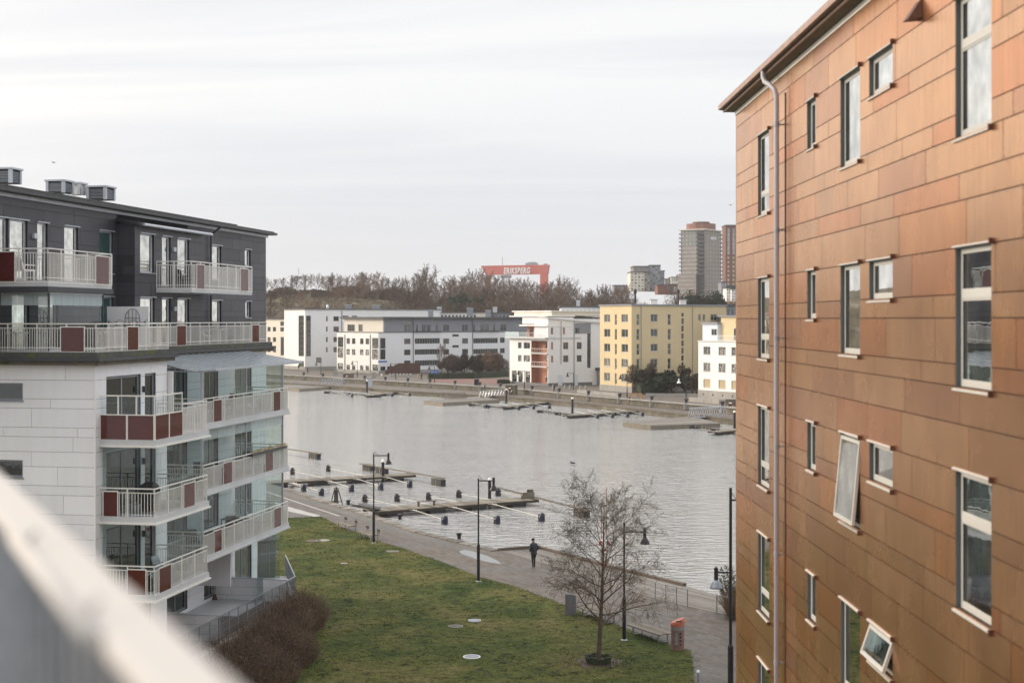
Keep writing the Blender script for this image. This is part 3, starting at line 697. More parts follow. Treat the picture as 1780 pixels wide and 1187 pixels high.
# C: white block with grey top storey
P0=gp4(508,914); P1=gp4(803,928); F=Fac(P0,P1); R_=RF(P0,P1); topC=F.z(c4(800,0)[0],c4(0,641)[1])
left=ops(F,c4,[(514,553)],[(672,745),(750,820)],dict(f=M['frame_dark'],m=2,t=2,fw=.1),ref=650)+ops(F,c4,[(576,600,br_),(614,638,br_),(671,695,br_),(710,735,br_)],[(680,720),(757,797),(868,916)],ref=650)+ops(F,c4,[(756,799)],[(678,752),(757,828)],dict(f=M['frame_dark'],m=2,t=2,fw=.1),ref=780)+ops(F,c4,[(514,552),(758,799)],[(860,915)],dict(f=M['frame_dark'],m=1,fw=.1),ref=700)
right=ops(R_,c4,[(813,850)],[(678,752),(757,828)],dict(f=M['frame_dark'],m=2,t=2,fw=.1),ref=830)+ops(R_,c4,[(981,1026,br_)],[(682,720),(759,798),(836,874)])+ops(R_,c4,[(1056,1233,dict(m=9,fw=.1,p=M['pane']))],[(680,719),(757,796),(835,874)],ref=1056)+ops(R_,c4,[(1256,1298,br_),(1389,1431,br_)],[(681,719),(757,795)],ref=1270)+ops(R_,c4,[(1320,1366,br_)],[(652,668),(728,745)],ref=1320)+ops(R_,c4,[(1468,1640,dict(m=9,fw=.1,p=M['pane']))],[(679,716),(755,791)],ref=1468)+ops(R_,c4,[(1655,1689)],[(674,712),(749,785),(822,850)],ref=1655)+ops(R_,c4,[(815,850),(862,910),(920,945)],[(876,916)],dict(p=M['pane']),ref=880)
rC,oC,FC,FRC=block('white_apartment_block',P0,P1,66,0,topC,M['render_white'],'long white apartment block with set back grey top storey and glazed balcony bands','building',left,right,rwall=M['render_cool_shade'],roof=None,plinth=(.8,M['concrete']))
a=(P1-P0).normalized(); b=RF(P0,P1).d; in0=P0+b*1.8+a*7.5; in1=P1+b*.4-a*1.5
zt=F.z(c4(800,0)[0],c4(0,556)[1])+.6
Fp=Fac(P0+b*1.8,P1+b*1.8-a*.01); Rp=RF(P0,P1)
topF=Fac(P1-a*.25,P1-a*.25+b*10)
lp=[(Fp.s(c4(x0,0)[0])-7.5,Fp.s(c4(x1,0)[0])-7.5,topC+.3,topC+2.3,dict(m=1)) for x0,x1 in ((563,603),(625,655),(672,725),(752,782))]
lp=[o for o in lp if o[0]>.3]
rp=[]
Rq=RF(in0,P1-a*.25+b*1.8)
for x0,x1 in ((981,1026),(1065,1078),(1105,1132),(1140,1168),(1203,1216),(1256,1298),(1389,1431),(1468,1480),(1516,1543),(1548,1576),(1608,1620),(1657,1700)):
    s0,s1=Rq.s(c4(x0,0)[0]),Rq.s(c4(x1,0)[0]); rp.append((s0,s1,topC+.25,topC+2.25,dict(m=0 if x1-x0<30 else 1)))
block('x',P0+b*1.8+a*1.2,P1-a*.25+b*1.8,63.5,topC,zt,M['siding_grey'],None,None,lp,rp,lwall=M['render_cream'],roof=M['roof_far'],over=1.0,root=rC,parent=oC,rooft=.5)
mb=MB(); mb.prism([(p.x,p.y) for p in (P0-a*.1-b*.1,P1+a*.1-b*.1,P1+a*.1+b*66,P0-a*.1+b*66)],topC,topC+.18); mb.build('parapet',M['roof_far'],rC,off=oC)
mb=MB()
for (x0,x1,y0,y1) in ((1050,1238,0,0),(1464,1645,0,0)):
    s0,s1=FRC.s(c4(x0,0)[0]),FRC.s(c4(x1,0)[0]); mb.pbox(FRC.P,s0,s1,.02,.5,topC+.18,topC+.4)
mb.build('canopy',M['roof_far'],rC,off=oC)
for x in (565,744): 
    s=FC.s(c4(x,0)[0]); mb=MB(); q=FC.P(s,.1,0); mb.tube([FC.P(s,.1,.4),FC.P(s,.1,topC-.6)],.09,6); mb.build('downpipe',M['frame_dark'],rC,off=oC)
for x in (1044,1462):
    s=FRC.s(c4(x,0)[0]); mb=MB(); mb.tube([FRC.P(s,.1,.4),FRC.P(s,.1,zt-.3)],.11,6); mb.build('downpipe',M['frame_dark'],rC,off=oC)
s=FB and FRB.s(c4(542,0)[0]); mb=MB(); mb.tube([FRB.P(s,.1,.4),FRB.P(s,.1,top-.2)],.1,6); mb.build('downpipe',M['frame_dark'],rB,off=oB)
mb=MB(); s=FRC.s(c4(828,0)[0]); mb.pbox(FRC.P,s-1.6,s+1.6,.02,.06,FRC.z(c4(828,0)[0],c4(0,848)[1]),FRC.z(c4(828,0)[0],c4(0,838)[1])); mb.build('name_sign',M['blue_sign'],rC,off=oC)
# A: cream block at the far left
P0=gp4(-160,868); P1=gp4(108,884)+Vector((0,30,0)); P0=P0+Vector((0,30,0)); F=Fac(P0,P1); R_=RF(P0,P1); topA=F.z(c4(100,0)[0],c4(0,548)[1])
block('cream_apartment_block',P0,P1,26,0,topA,M['render_cream'],'cream apartment block partly hidden behind the tall white block at far left','building',
  ops(F,c4,[(20,42),(58,80)],[(600,632),(672,706),(744,778)],ref=60),ops(R_,c4,[(112,137,dict(m=0,f=M['frame_dark']))],[(562,592),(602,632)],ref=112)+ops(R_,c4,[(114,137)],[(670,800)],dict(f=M['frame_dark'],m=1,t=3),ref=112),roof=M['roof_far'],lwall=M['render_cream'],rwall=M['render_white'])
# D: corner house with red recess
P0=gp5(88,1006); P1=gp5(315,1022); F=Fac(P0,P1); R_=RF(P0,P1); zc=lambda y,x=315,F=F: F.z(c5(x,0)[0],c5(0,y)[1])
topD=zc(625); zt1=zc(742)
sr=F.s(c5(215,0)[0])
left=ops(F,c5,[(137,158),(170,208)],[(763,800),(838,877)],ref=170)+ops(F,c5,[(101,130,dict(m=0)),(138,165,dict(m=0)),(180,208,dict(m=0))],[(930,998)],ref=150)
left+= [(sr,F.len-.12,.3,zt1-.5,dict(p=M['pane'],m=0))]
right=ops(R_,c5,[(332,344,dict(m=0)),(402,414,dict(m=0))],[(676,716)],ref=332)+ops(R_,c5,[(332,344,dict(m=0))],[(763,805),(842,882)],ref=332)+ops(R_,c5,[(404,434),(484,513)],[(763,804),(840,880)],ref=404)+ops(R_,c5,[(474,500)],[(676,712)],ref=474)+ops(R_,c5,[(545,566,dict(m=1,t=9,f=M['frame_dark'],fw=.06))],[(676,914)],ref=545)
b=R_.d; a=F.d
rD=empty('corner_house',(P1.x,P1.y,0),'white corner house with red balcony recess and stepped white roof terraces','building'); oD=(P1.x,P1.y,0)
red_op=left.pop()
# lower white mass, with the recess cut out
mb=MB(); sF=F
wall_skin(mb,F,0,F.len,0,zt1,[o[:4] for o in left]+[red_op[:4]],.25)
D_=26
core=[P0+b*1.9+a*.2,P1-a*.2+b*1.9,P1-a*.2+b*D_,P0+a*.2+b*D_]; mb.prism([(p.x,p.y) for p in core],0,zt1)
mb.pbox(F.P,.2,sr,-2.0,-.25,0,zt1)
mb.build('wall',M['render_white'],rD,off=oD)
mb=MB(); wall_skin(mb,R_,0,19.5,0,topD,[o[:4] for o in right],.25,d=-.003); mb.build('wall',M['render_cool_shade'],rD,off=oD)
mb=MB(); mb.pbox(R_.P,.2,19.4,-6,-.26,zt1,topD-.1); mb.pbox(R_.P,1.9,19.4,-6,-.26,0,zt1); mb.build('wall',M['render_cool_shade'],rD,off=oD)
for Fc,l in ((F,left),(R_,right)):
    for o in l: window(Fc,o[:4],rD,oD,o[4].get('f',M['frame_grey']),M['pane'],mull=o[4].get('m',1),trans=o[4].get('t',0),fw=.08)
# red recess: back wall and side, balconies
mb=MB(); s0,s1=sr,F.len-.12
mb.pbox(F.P,s0,s1,-1.85,-1.75,0,zt1); mb.pbox(F.P,s0,s0+.06,-1.75,-.02,0,zt1); mb.pbox(F.P,s1-.06,s1,-1.75,-.02,0,zt1); mb.build('recess_wall',M['render_orange'],rD,off=oD)
for yy in ((762,800),(838,877),(960,1000)):
    o=(s0+.5*(s1-s0),s0+.85*(s1-s0),zc(yy[1]),zc(yy[0])); 
    mb=MB(); mb.pbox(F.P,o[0],o[1],-1.74,-1.70,o[2],o[3]); mb.build('recess_window',M['pane'],rD,off=oD)
def balcony_far(F,s0,s1,z,d,root,off,m=None,n=14,h=1.05,slab=.2):
    m=m or M['frame_grey']; sl=MB(); sl.pbox(F.P,s0,s1,-.1,d,z-slab,z); so=sl.build('balcony',M['slab_white'],root,off=off)
    mb=MB(); mb.pbox(F.P,s0,s1,d-.05,d,z+h-.06,z+h); mb.pbox(F.P,s0,s1,d-.05,d,z+.08,z+.13)
    for e in (s0,s1-.04): mb.pbox(F.P,e,e+.04,0,d-.05,z+h-.06,z+h)
    for i in range(n+1):
        s=s0+(s1-s0-.04)*i/n; mb.pbox(F.P,s,s+.035,d-.045,d-.01,z+.13,z+h-.06)
    mb.build('railing',m,so,off=off); return so
for yy in (828,907): balcony_far(F,s0-.2,s1+.2,zc(yy),.45,rD,oD,M['white_paint'],10)
# roof terrace slab, orange penthouse, white beams, roof
Ft=Fac(P0,P1)
mb=MB(); mb.pbox(F.P,-.6,F.len+.1,-9,1.0,zt1,zt1+.28); mb.build('terrace_slab',M['slab_white'],rD,off=oD)
mb=MB(); mb.pbox(F.P,-.55,F.len*.34,.90,.96,zt1+.3,zt1+1.5); mb.pbox(F.P,-.55,-.50,-5,.9,zt1+.3,zt1+1.5); mb.build('terrace_screen',M['glass_frost'],rD,off=oD)
balcony_far(F,F.len*.34,F.len,zt1+.3,.9,rD,oD,M['zinc'],24)
mb=MB(); mb.pbox(F.P,F.len*.35,F.len-.1,-6,-1.2,zt1+.28,zc(655)); mb.build('penthouse_wall',M['render_orange'],rD,off=oD)
for u0,u1 in ((.42,.5),(.58,.76),(.86,.95)):
    mb=MB(); mb.pbox(F.P,F.len*u0,F.len*u1,-1.2,-1.12,zt1+.5,zt1+2.5); mb.build('penthouse_window',M['pane'],rD,off=oD)
mb=MB(); mb.pbox(F.P,F.len*.30,F.len+.1,-6.5,.5,zc(668),zc(660)); mb.build('awning',M['white_paint'],rD,off=oD)
mb=MB(); mb.pbox(F.P,F.len*.33,F.len+.05,-7,-.1,zc(655),zc(616)); mb.build('parapet_wall',M['render_white'],rD,off=oD)
mb=MB(); mb.pbox(F.P,.2,F.len+.1,-7.4,.3,zc(612),zc(606)); mb.build('roof_edge',M['white_paint'],rD,off=oD)
mb=MB(); mb.pbox(F.P,.4,F.len+.0,-20,-1,zc(606),zc(582)); mb.build('parapet_wall',M['render_cream'],rD,off=oD)
mb=MB(); mb.pbox(F.P,.0,F.len+.3,-21,-.6,zc(582),zc(576)); mb.build('roof_edge',M['white_paint'],rD,off=oD)
# falling lean-to roof along the right face
mb=MB(); z_a=zc(608); z_b=topD
A0=Vector(R_.P(0,-5.8,0)); 
mb.hexa([R_.P(-.2,.3,topD),R_.P(19.7,.3,topD-1.4),R_.P(19.7,-6,z_a-1.6),R_.P(-.2,-6,z_a),R_.P(-.2,.3,topD+.25),R_.P(19.7,.3,topD-1.15),R_.P(19.7,-6,z_a-1.3),R_.P(-.2,-6,z_a+.3)]); mb.build('roof',M['slab_white'],rD,off=oD)
for k in range(6):
    mb=MB(); s=4+k*2.1; zz_=topD-.07*s+.5; mb.hexa([R_.P(s,-.8,zz_-.1),R_.P(s+1.7,-.8,zz_-.1),R_.P(s+1.7,-2.6,zz_+.75),R_.P(s,-2.6,zz_+.75),R_.P(s,-.8,zz_),R_.P(s+1.7,-.8,zz_),R_.P(s+1.7,-2.6,zz_+.9),R_.P(s,-2.6,zz_+.9)]); mb.build('roof_light',M['zinc'],rD,off=oD)
for x in (390,467):
    s=R_.s(c5(x,0)[0]); mb=MB(); mb.tube([R_.P(s,.1,.5 if x>400 else 5),R_.P(s,.1,topD-.5)],.09,6); mb.build('downpipe',M['grey_metal'],rD,off=oD)
for x0,x1 in ((373,398),(470,490)):
    s0_,s1_=R_.s(c5(x0,0)[0]),R_.s(c5(x1,0)[0]); mb=MB(); mb.pbox(R_.P,s0_,s1_,0,.05,0,2.5); mb.build('door',M['render_blue'],rD,off=oD)
mb=MB(); s_0,s_1=R_.s(c5(470,0)[0]),R_.s(c5(566,0)[0]); mb.pbox(R_.P,s_0,s_1,.0,.03,zc(713),zc(650)); 
mb.build('grey_cladding',M['siding_grey'],rD,off=oD)
window(R_,(R_.s(c5(474,0)[0]),R_.s(c5(500,0)[0]),zc(712),zc(676)),rD,oD,M['frame_grey'],M['pane'],rec=-.09,fw=.07)
mb=MB(); mb.pbox(R_.P,-.01,12.3,0,.04,0,.7); mb.pbox(F.P,0,F.len,.0,.04,0,.6); mb.build('plinth',M['granite'],rD,off=oD)
# carport / gate house between corner house and yellow block
q0=P1+b*13.2-b*0; rG=empty('gate_house',(q0.x,q0.y,0),'dark grey gate house with flat canopy between white corner house and yellow block','building')
mb=MB(); mb.pbox(R_.P,13.2,22,-4,1.6,3.4,4.0); mb.build('canopy_roof',M['dark_metal'],rG,off=tuple(q0))
mb=MB(); mb.pbox(R_.P,13.6,21.6,-4,-3.8,0,3.4); mb.pbox(R_.P,13.6,14,-3.8,1.2,0,3.4); mb.build('back_wall',M['siding_grey'],rG,off=tuple(q0))
for k in range(3): mb=MB(); mb.pbox(R_.P,15+k*2.1,16.8+k*2.1,-3.78,-3.7,.1,3.0); mb.build('gate_leaf',M['frame_dark'],rG,off=tuple(q0))
# E: yellow block
P0=gp5(620,1046); P1=gp5(809,1061); F=Fac(P0,P1); R_=RF(P0,P1); zt=F.z(c5(808,0)[0],c5(0,547)[1])
wf=dict(f=M['frame_white'],m=1,sill=M['zinc'])
left=ops(F,c5,[(645,680,wf),(747,785,wf)],[(598,644),(685,732),(772,819),(859,907),(945,993)],ref=720)+ops(F,c5,[(708,720,dict(f=M['frame_white'],m=0,t=1))],[(598,660),(685,748),(772,835),(859,922),(946,1010)],ref=720)
right=ops(R_,c5,[(836,853,dict(f=M['frame_white'],m=0,t=1)),(1020,1038,dict(f=M['frame_white'],m=0,t=1))],[(597,662),(685,750),(772,837),(860,924)],ref=836)+ops(R_,c5,[(920,960,wf)],[(597,641),(684,728),(772,815),(860,903),(946,990)],ref=920)+ops(R_,c5,[(1100,1114,dict(f=M['frame_dark'],m=0,t=1))],[(590,612),(622,655),(665,700),(710,742),(752,785),(795,830),(840,872),(880,915),(925,960)],ref=1100)+ops(R_,c5,[(1200,1216,wf),(1226,1241,wf),(1273,1310,wf)],[(597,635)],ref=1200)
rE,oE,FE,FRE=block('yellow_apartment_block',P0,P1,24.5,0,zt,M['render_yellow'],'six storey yellow rendered apartment block with white framed windows','building',left,right,roof=M['siding_grey'],over=.25,plinth=(1.3,M['concrete']),rooft=.3)
for x in (862,1165):
    s=FRE.s(c5(x,0)[0]); mb=MB(); mb.tube([FRE.P(s,.1,.5),FRE.P(s,.1,zt-.1)],.07,6); mb.build('downpipe',M['siding_grey'],rE,off=oE)
# white stack of balconies on its hidden left side
b=FRE.d; a=FE.d
for k in range(6):
    z=1.2+k*3.05; mb=MB(); mb.pbox(FE.P,-1.4,-.02,-3.4,-1.0,z,z+1.5); mb.build('side_balcony',M['white_paint'],rE,off=oE)
# F: white block at the right, blue wing and yellow penthouse
P0=gp5(1200,1090); P1=gp5(1425,1108); P1=P0+(P1-P0).normalized()*19; F=Fac(P0,P1); R_=RF(P0,P1); z_=lambda y,x=1200: F.z(c5(x,0)[0],c5(0,y)[1])
ztF=z_(758)
left=[]
tanp=dict(f=M['frame_white'],m=1,sill=M['zinc'],p=M['blind_tan'])
for c in ((1230,1271),(1319,1361),(1395,1437),(1478,1520)):
    left+=ops(F,c5,[(*c,wf)],[(787,836),(882,935)],ref=1230)+ops(F,c5,[(*c,tanp)],[(978,1028)],ref=1230)
rF,oF,FF,FRF=block('white_apartment_block',P0,P1,12,0,ztF,M['render_white'],'white apartment block beside the copper building with yellow roof terrace storey','building',left,[],roof=M['slab_white'],over=.15,plinth=(1.6,M['concrete']),rooft=.2)
b=FRF.d; a=FF.d; off=oF
mb=MB(); Fb=Fac(P0+b*4,P1+b*4); mb.pbox(FF.P,3.2,19,-11,-3.0,ztF+.2,z_(650)+1.2); mb.build('penthouse_wall',M['render_yellow'],rF,off=off)
mb=MB(); mb.pbox(FF.P,2.9,19.3,-11.2,-2.6,z_(650)+1.2,z_(650)+1.45); mb.build('roof',M['siding_grey'],rF,off=off)
window(Fac((P0+b*3.0),(P1+b*3.0)),(7.2,9.6,ztF+.25,ztF+2.6),rF,off,M['frame_white'],M['pane'],rec=-.06,mull=2)
balcony_far(FF,3.6,18.9,ztF+.2,.0,rF,off,M['white_paint'],60,slab=.05)
mb=MB(); mb.pbox(FF.P,-1.6,3.2,-11,-2.2,0,z_(657)); mb.build('wing_wall',M['render_blue'],rF,off=off)
mb=MB(); mb.pbox(FF.P,-1.8,3.3,-11.2,-2.0,z_(657),z_(645)); mb.build('wing_roof',M['siding_grey'],rF,off=off)
window(Fac(P0+b*2.2,P1+b*2.2),(1.3,3.0,z_(722),z_(683)),rF,off,M['frame_white'],M['pane'],rec=-.06,mull=1)
for k in range(6):
    mb=MB(); mb.pbox(FF.P,1.5+k*3,1.9+k*3,.05,.07,.6,1.0); mb.build('cellar_vent',M['frame_dark'],rF,off=off)
# rear roofs and blocks peeping over the front row
def rear(x0,x1,ytop,ybot,Z,cv,m,label,depth=14,roofm=None,n=0,rm=None,name='rear_block'):
    (a,_),(b_,_)=cv(x0,0),cv(x1,0); X0,X1=ray(a)*Z,ray(b_)*Z; z1=EYE+(HY-cv(0,ytop)[1])*Z/FPX; z0=max(EYE+(HY-cv(0,ybot)[1])*Z/FPX,0) if ybot else 0
    r=empty(name,((X0+X1)/2,Z,0),label,'building'); o=((X0+X1)/2,Z,0); c,s=cos(.08),sin(.08)
    mb=MB(); mb.box(X0,X1,Z,Z+depth,0,z1-.4); mb.build('wall',m,r,off=o)
    mb=MB(); mb.box(X0-.4,X1+.4,Z-.4,Z+depth+.4,z1-.4,z1); mb.build('roof',roofm or M['roof_far'],r,off=o)
    for i in range(n):
        x=X0+(X1-X0)*(i+.5)/n; w=min((X1-X0)/n*.3,.7); mb=MB(); mb.box(x-w,x+w,Z-.05,Z,z1-2.4,z1-1.0); f=mb.build('window',M['frame_grey'],r,off=o)
        mb=MB(); mb.box(x-w+.1,x+w-.1,Z-.07,Z-.055,z1-2.3,z1-1.1); mb.build('pane',M['pane'],f,off=o)
    return r,o,z1
rear(905,1100,492,640,478,c4,M['render_white'],'low white rear block with dark flat roof behind the tall white block',n=9)
rear(1090,1190,492,640,470,c4,M['render_cream'],'cream stair penthouse on the roofs behind the grey topped block',n=0)
rear(1185,1490,494,640,476,c4,M['render_cool_shade'],'rear block with long grey roof, left of the right hand cream stair house',n=12)
rear(1486,1590,492,640,468,c4,M['render_cream'],'cream stair house on the roofs left of the corner house',n=0)
rear(1590,1725,494,640,476,c4,M['siding_grey'],'rear grey block with flat roof just left of the corner house',n=5)
rear(392,622,550,640,345,c5,M['render_cool_shade'],'rear white block with dark roof between corner house and yellow block',n=9)
rear(1338,1440,540,650,330,c5,M['siding_grey'],'rear grey block with dark roof edge beside the copper building',n=4)
rear(1338,1440,612,660,300,c5,M['siding_grey'],'dark low roof just above the yellow roof terrace storey',n=0)
# roof vents, each of its own on the blocks' roofs
def vent(x,y,Z,w,h,label,m=None,round_=False,cv=c4,group='roof vents of the far blocks'):
    px,py=cv(x,y); X=ray(px)*Z; z=EYE+(HY-py)*Z/FPX-.4; w*=.55; h=h*.55+.4
    r=empty('roof_vent',(X,Z,z),label,'roof vent',group)
    mb=MB()
    if round_: mb.lathe([(w/2,0),(w/2,h*.8),(w*.3,h)],n=12)
    else: mb.box(-w/2,w/2,-w/2,w/2,0,h)
    mb.build('housing',m or M['grey_metal'],r)
    mb=MB()
    if round_: mb.lathe([(w*.56,h),(w*.56,h+.12)],n=12)
    else: mb.box(-w*.6,w*.6,-w*.6,w*.6,h,h+.18)
    mb.build('cap',M['zinc'],r)
vent(444,487,440,1.6,3.4,'round roof vent on the tall white block, leftmost of the far roofs',M['zinc'],True)
vent(588,487,445,3.4,3.2,'square grey roof vent in the middle of the tall white block roof')
vent(783,487,450,4.2,3.0,'wide grey roof vent near the right end of the tall white block roof')
vent(1228,492,472,2.6,2.6,'small white roof vent left of centre behind the grey topped block',M['zinc'])
vent(1445,515,445,3.4,3.6,'tall grey louvred vent on the grey topped block')
vent(1620,490,470,2.6,2.4,'small white roof vent on the rear block left of the corner house',M['zinc'])
vent(1168,528,436,2.8,3.4,'grey vent box on the grey topped block beside the cream stair house')
vent(1572,528,440,3.0,3.4,'grey vent box beside the right hand cream stair house')
vent(492,542,350,1.6,1.7,'small vent on the white rear roof left of the yellow block',M['zinc'],cv=c5)
vent(937,531,300,2.6,1.1,'low white box on the yellow block roof',M['white_paint'],cv=c5)
vent(1108,531,304,2.4,.9,'low white box near the right end of the yellow block roof',M['white_paint'],cv=c5)
for x,y,Z,l in ((828,531,297,'thin dark chimney cowl on the left part of the yellow roof'),(1082,531,302,'thin dark chimney cowl on the right part of the yellow roof')):
    px,py=c5(x,y); r=empty('chimney_cowl',(ray(px)*Z,Z,EYE+(HY-py)*Z/FPX),l,'chimney cowl'); mb=MB(); mb.tube([(0,0,0),(0,0,2.0)],.2,8); mb.build('pipe',M['black_metal'],r)
    mb=MB(); mb.lathe([(.36,2.0),(.30,2.7),(.08,2.95)],n=8); mb.build('cowl',M['black_metal'],r)
# ------------------------------------------------------------------ towers and blocks on the far heights
def simple_tower(name,label,cat,corner_px,l_px,r_px,Z,ytop,zbase,cv,m,rows,cl,cr,wz,ww,pane,rot=1.0,extra=None):
    X=lambda p,z: ray(p)*z
    c=Vector((X(corner_px,Z),Z,0)); 
    th=.42*rot
    a=Vector((cos(th),-sin(th),0))          # left facade runs to the corner, coming nearer
    b=Vector((sin(th),cos(th),0)); b=Vector((cos(th+pi/2-0.0)*-1,0,0)) if False else Vector((sin(th),cos(th),0))
    # left face length from pixel extent
    F0=Fac(c-a*60,c); s=F0.s(l_px); P0=c-a*(60-s)
    R0=Fac(c,c+b*60); sr_=R0.s(r_px) if r_px else 20
    return P0,c,sr_
# slender concrete tower
Z=1000; zt=EYE+(HY-(370+100/3.391))*Z/FPX; zb=18
a=Vector((.83,-.56,0)).normalized(); b=Vector((.56,.83,0)).normalized()
c_=Vector((ray(c5(1236,0)[0])*Z,Z,0)); FT_=Fac(c_-a*80,c_); P0=c_-a*(80-FT_.s(c5(1097,0)[0])); RT=Fac(c_,c_+b*60); bl=RT.s(c5(1334,0)[0])
rT=empty('concrete_tower',(c_.x,c_.y,zb),'tall grey brown concrete residential tower with stacked corner balconies and red crown','tower'); oT=(c_.x,c_.y,zb)
FL1=Fac(P0,c_); R1=Fac(c_,c_+b*bl)
mb=MB(); mb.prism([(p.x,p.y) for p in (P0,c_,c_+b*bl,P0+b*bl)],zb,zt); mb.build('shaft',M['tower_concrete'],rT,off=oT)
P0w=c_-a*(80-FT_.s(c5(1080,0)[0])); zw=EYE+(HY-(370+362/3.391))*Z/FPX
mb=MB(); mb.prism([(p.x,p.y) for p in (P0w-b*3,c_-a*5-b*3,c_-a*5+b*9,P0w+b*9)],zb,zw); mb.build('lower_wing',M['tower_concrete'],rT,off=oT)
W_=MB(); W2=MB(); nf=21; fh=(zt-zb)/nf*1.0
def twin(F,s0,s1,n,skip,d=.03,lo=0,hi=99,mbq=None):
    for k in range(nf):
        z=zb+fh*k+1.0
        if z<lo or z>hi: continue
        for i in range(n):
            s=s0+(s1-s0)*(i+.5)/n
            if (k*7+i*3)%11==skip: continue
            (W2 if k>=nf-4 and i%2 else W_).pbox(F.P,s-.55,s+.55,0,d,z,z+1.35)
twin(FL1,1,FL1.len-6,8,-1); twin(R1,3,bl-.5,5,-1)
Fw=Fac(P0w-b*3,c_-a*5-b*3); 
for k in range(11):
    z=zb+fh*k+1
    if z>zw-2: continue
    for i in range(9): W_.pbox(Fw.P,1+(Fw.len-2)*(i+.5)/9-.5,1+(Fw.len-2)*(i+.5)/9+.5,0,.03,z,z+1.3)
M['pane_far']=mat('pane_far',(.34,.35,.36),.3,var=.3,scale=.3); M['pane_teal']=mat('pane_teal',(.10,.26,.30),.3,var=.2)
W_.build('window',M['pane_far'],rT,off=oT,kind='stuff'); W2.build('teal_window',M['pane_teal'],rT,off=oT,kind='stuff')
for k in range(nf-1):
    z=zb+fh*(k+1)
    mb=MB(); mb.pbox(FL1.P,FL1.len-5.6,FL1.len+.1,-.5,1.6,z-.3,z+.05); mb.pbox(FL1.P,FL1.len-5.6,FL1.len+.1,1.5,1.6,z+.05,z+1.1); mb.build('balcony',M['dark_metal'],rT,off=oT)
    mb=MB(); mb.pbox(R1.P,bl-1,bl+1.2,-3,1.2,z-.2,z+1.0); mb.build('balcony',M['grey_metal'],rT,off=oT); mb=MB(); mb.pbox(FL1.P,-1.3,.5,-3,.6,z-.2,z+1.0); mb.build('balcony',M['grey_metal'],rT,off=oT)
mb=MB(); mb.pbox(FL1.P,FL1.len-5.4,FL1.len-.2,-.02,.06,zb,zt-1); mb.build('balcony_recess',M['frame_dark'],rT,off=oT)
mb=MB(); mb.pbox(FL1.P,-1.6,FL1.len+1.0,-bl-1,1.2,zt,zt+.7); mb.build('parapet',M['render_cream'],rT,off=oT)
cz=EYE+(HY-(370+70/3.391))*Z/FPX; cz2=EYE+(HY-(370+46/3.391))*Z/FPX
m0=(P0+c_)/2+b*bl/2
poly=lambda r,n=12: [(m0.x+r*cos(2*pi*i/n),m0.y+r*sin(2*pi*i/n)) for i in range(n)]
mb=MB(); mb.prism(poly(10.5),zt+.7,zt+5); mb.prism(poly(9.3),zt+5,cz); mb.build('crown',M['brick_red'],rT,off=oT)
mb=MB(); mb.prism(poly(4.6),cz,cz2-1.0); mb.build('rooftop_glass_room',M['pane_light'],rT,off=oT)
for i in range(12):
    p=poly(5)[i]; mb=MB(); mb.box(p[0]-.3,p[0]+.3,p[1]-.3,p[1]+.3,cz,cz2-1.0); mb.build('crown_post',M['frame_brown'],rT,off=oT)
mb=MB(); mb.prism(poly(6.2),cz2-1.0,cz2); mb.build('crown_roof',M['brick_brown'],rT,off=oT)
s0=R1.s(c5(1273,0)[0]); s1=R1.s(c5(1303,0)[0]); mb=MB(); mb.pbox(R1.P,s0,s1,.05,.3,EYE+(HY-(370+153/3.391))*Z/FPX,EYE+(HY-(370+139/3.391))*Z/FPX); mb.build('banner',M['white_paint'],rT,off=oT)
mb=MB(); mb.pbox(R1.P,s0+(s1-s0)*.18,s1-(s1-s0)*.18,.31,.34,EYE+(HY-(370+148.5/3.391))*Z/FPX,EYE+(HY-(370+144/3.391))*Z/FPX); mb.build('banner_print',M['blue_sign'],rT,off=oT)
# brown slab tower half hidden by the copper building
Z=950; zt=EYE+(HY-(370+78/3.391))*Z/FPX
X0=ray(c5(1361,0)[0])*Z; rS=empty('brick_tower',(X0,Z,15),'slim dark brown brick tower with pale window grid just left of the copper building','tower'); oS=(X0,Z,15)
F=Fac((X0,Z),(X0+17,Z))
mb=MB(); q=F.P(0,0,0); mb.pbox(F.P,0,17,-16,0,15,zt); mb.build('shaft',M['brick_brown'],rS,off=oS)
mb=MB(); mb.pbox(F.P,17.03,32,-16,-.3,15,zt-.3); mb.build('dark_half',M['frame_dark'],rS,off=oS)
W_=MB(); WT=MB()
n=0
for k in range(40):
    z=20+k*2.95
    if z>zt-3: break
    for i in range(5):
        s=1.2+i*3.4
        if z>zt-22: WT.pbox(F.P,s,s+1.5,0,.06,z,z+2.7)
        else: W_.pbox(F.P,s,s+1.3,0,.06,z,z+1.7)
        if i<4: W_.pbox(F.P,18+i*3.4,19+i*3.4,-.3,-.25,z,z+1.4)
W_.build('window',M['blind_tan'],rS,off=oS,kind='stuff'); WT.build('tall_window',M['pane_far'],rS,off=oS,kind='stuff')
mb=MB(); mb.pbox(F.P,-.3,17.3,-16.3,.3,zt,zt+.8); mb.build('parapet',M['frame_dark'],rS,off=oS)
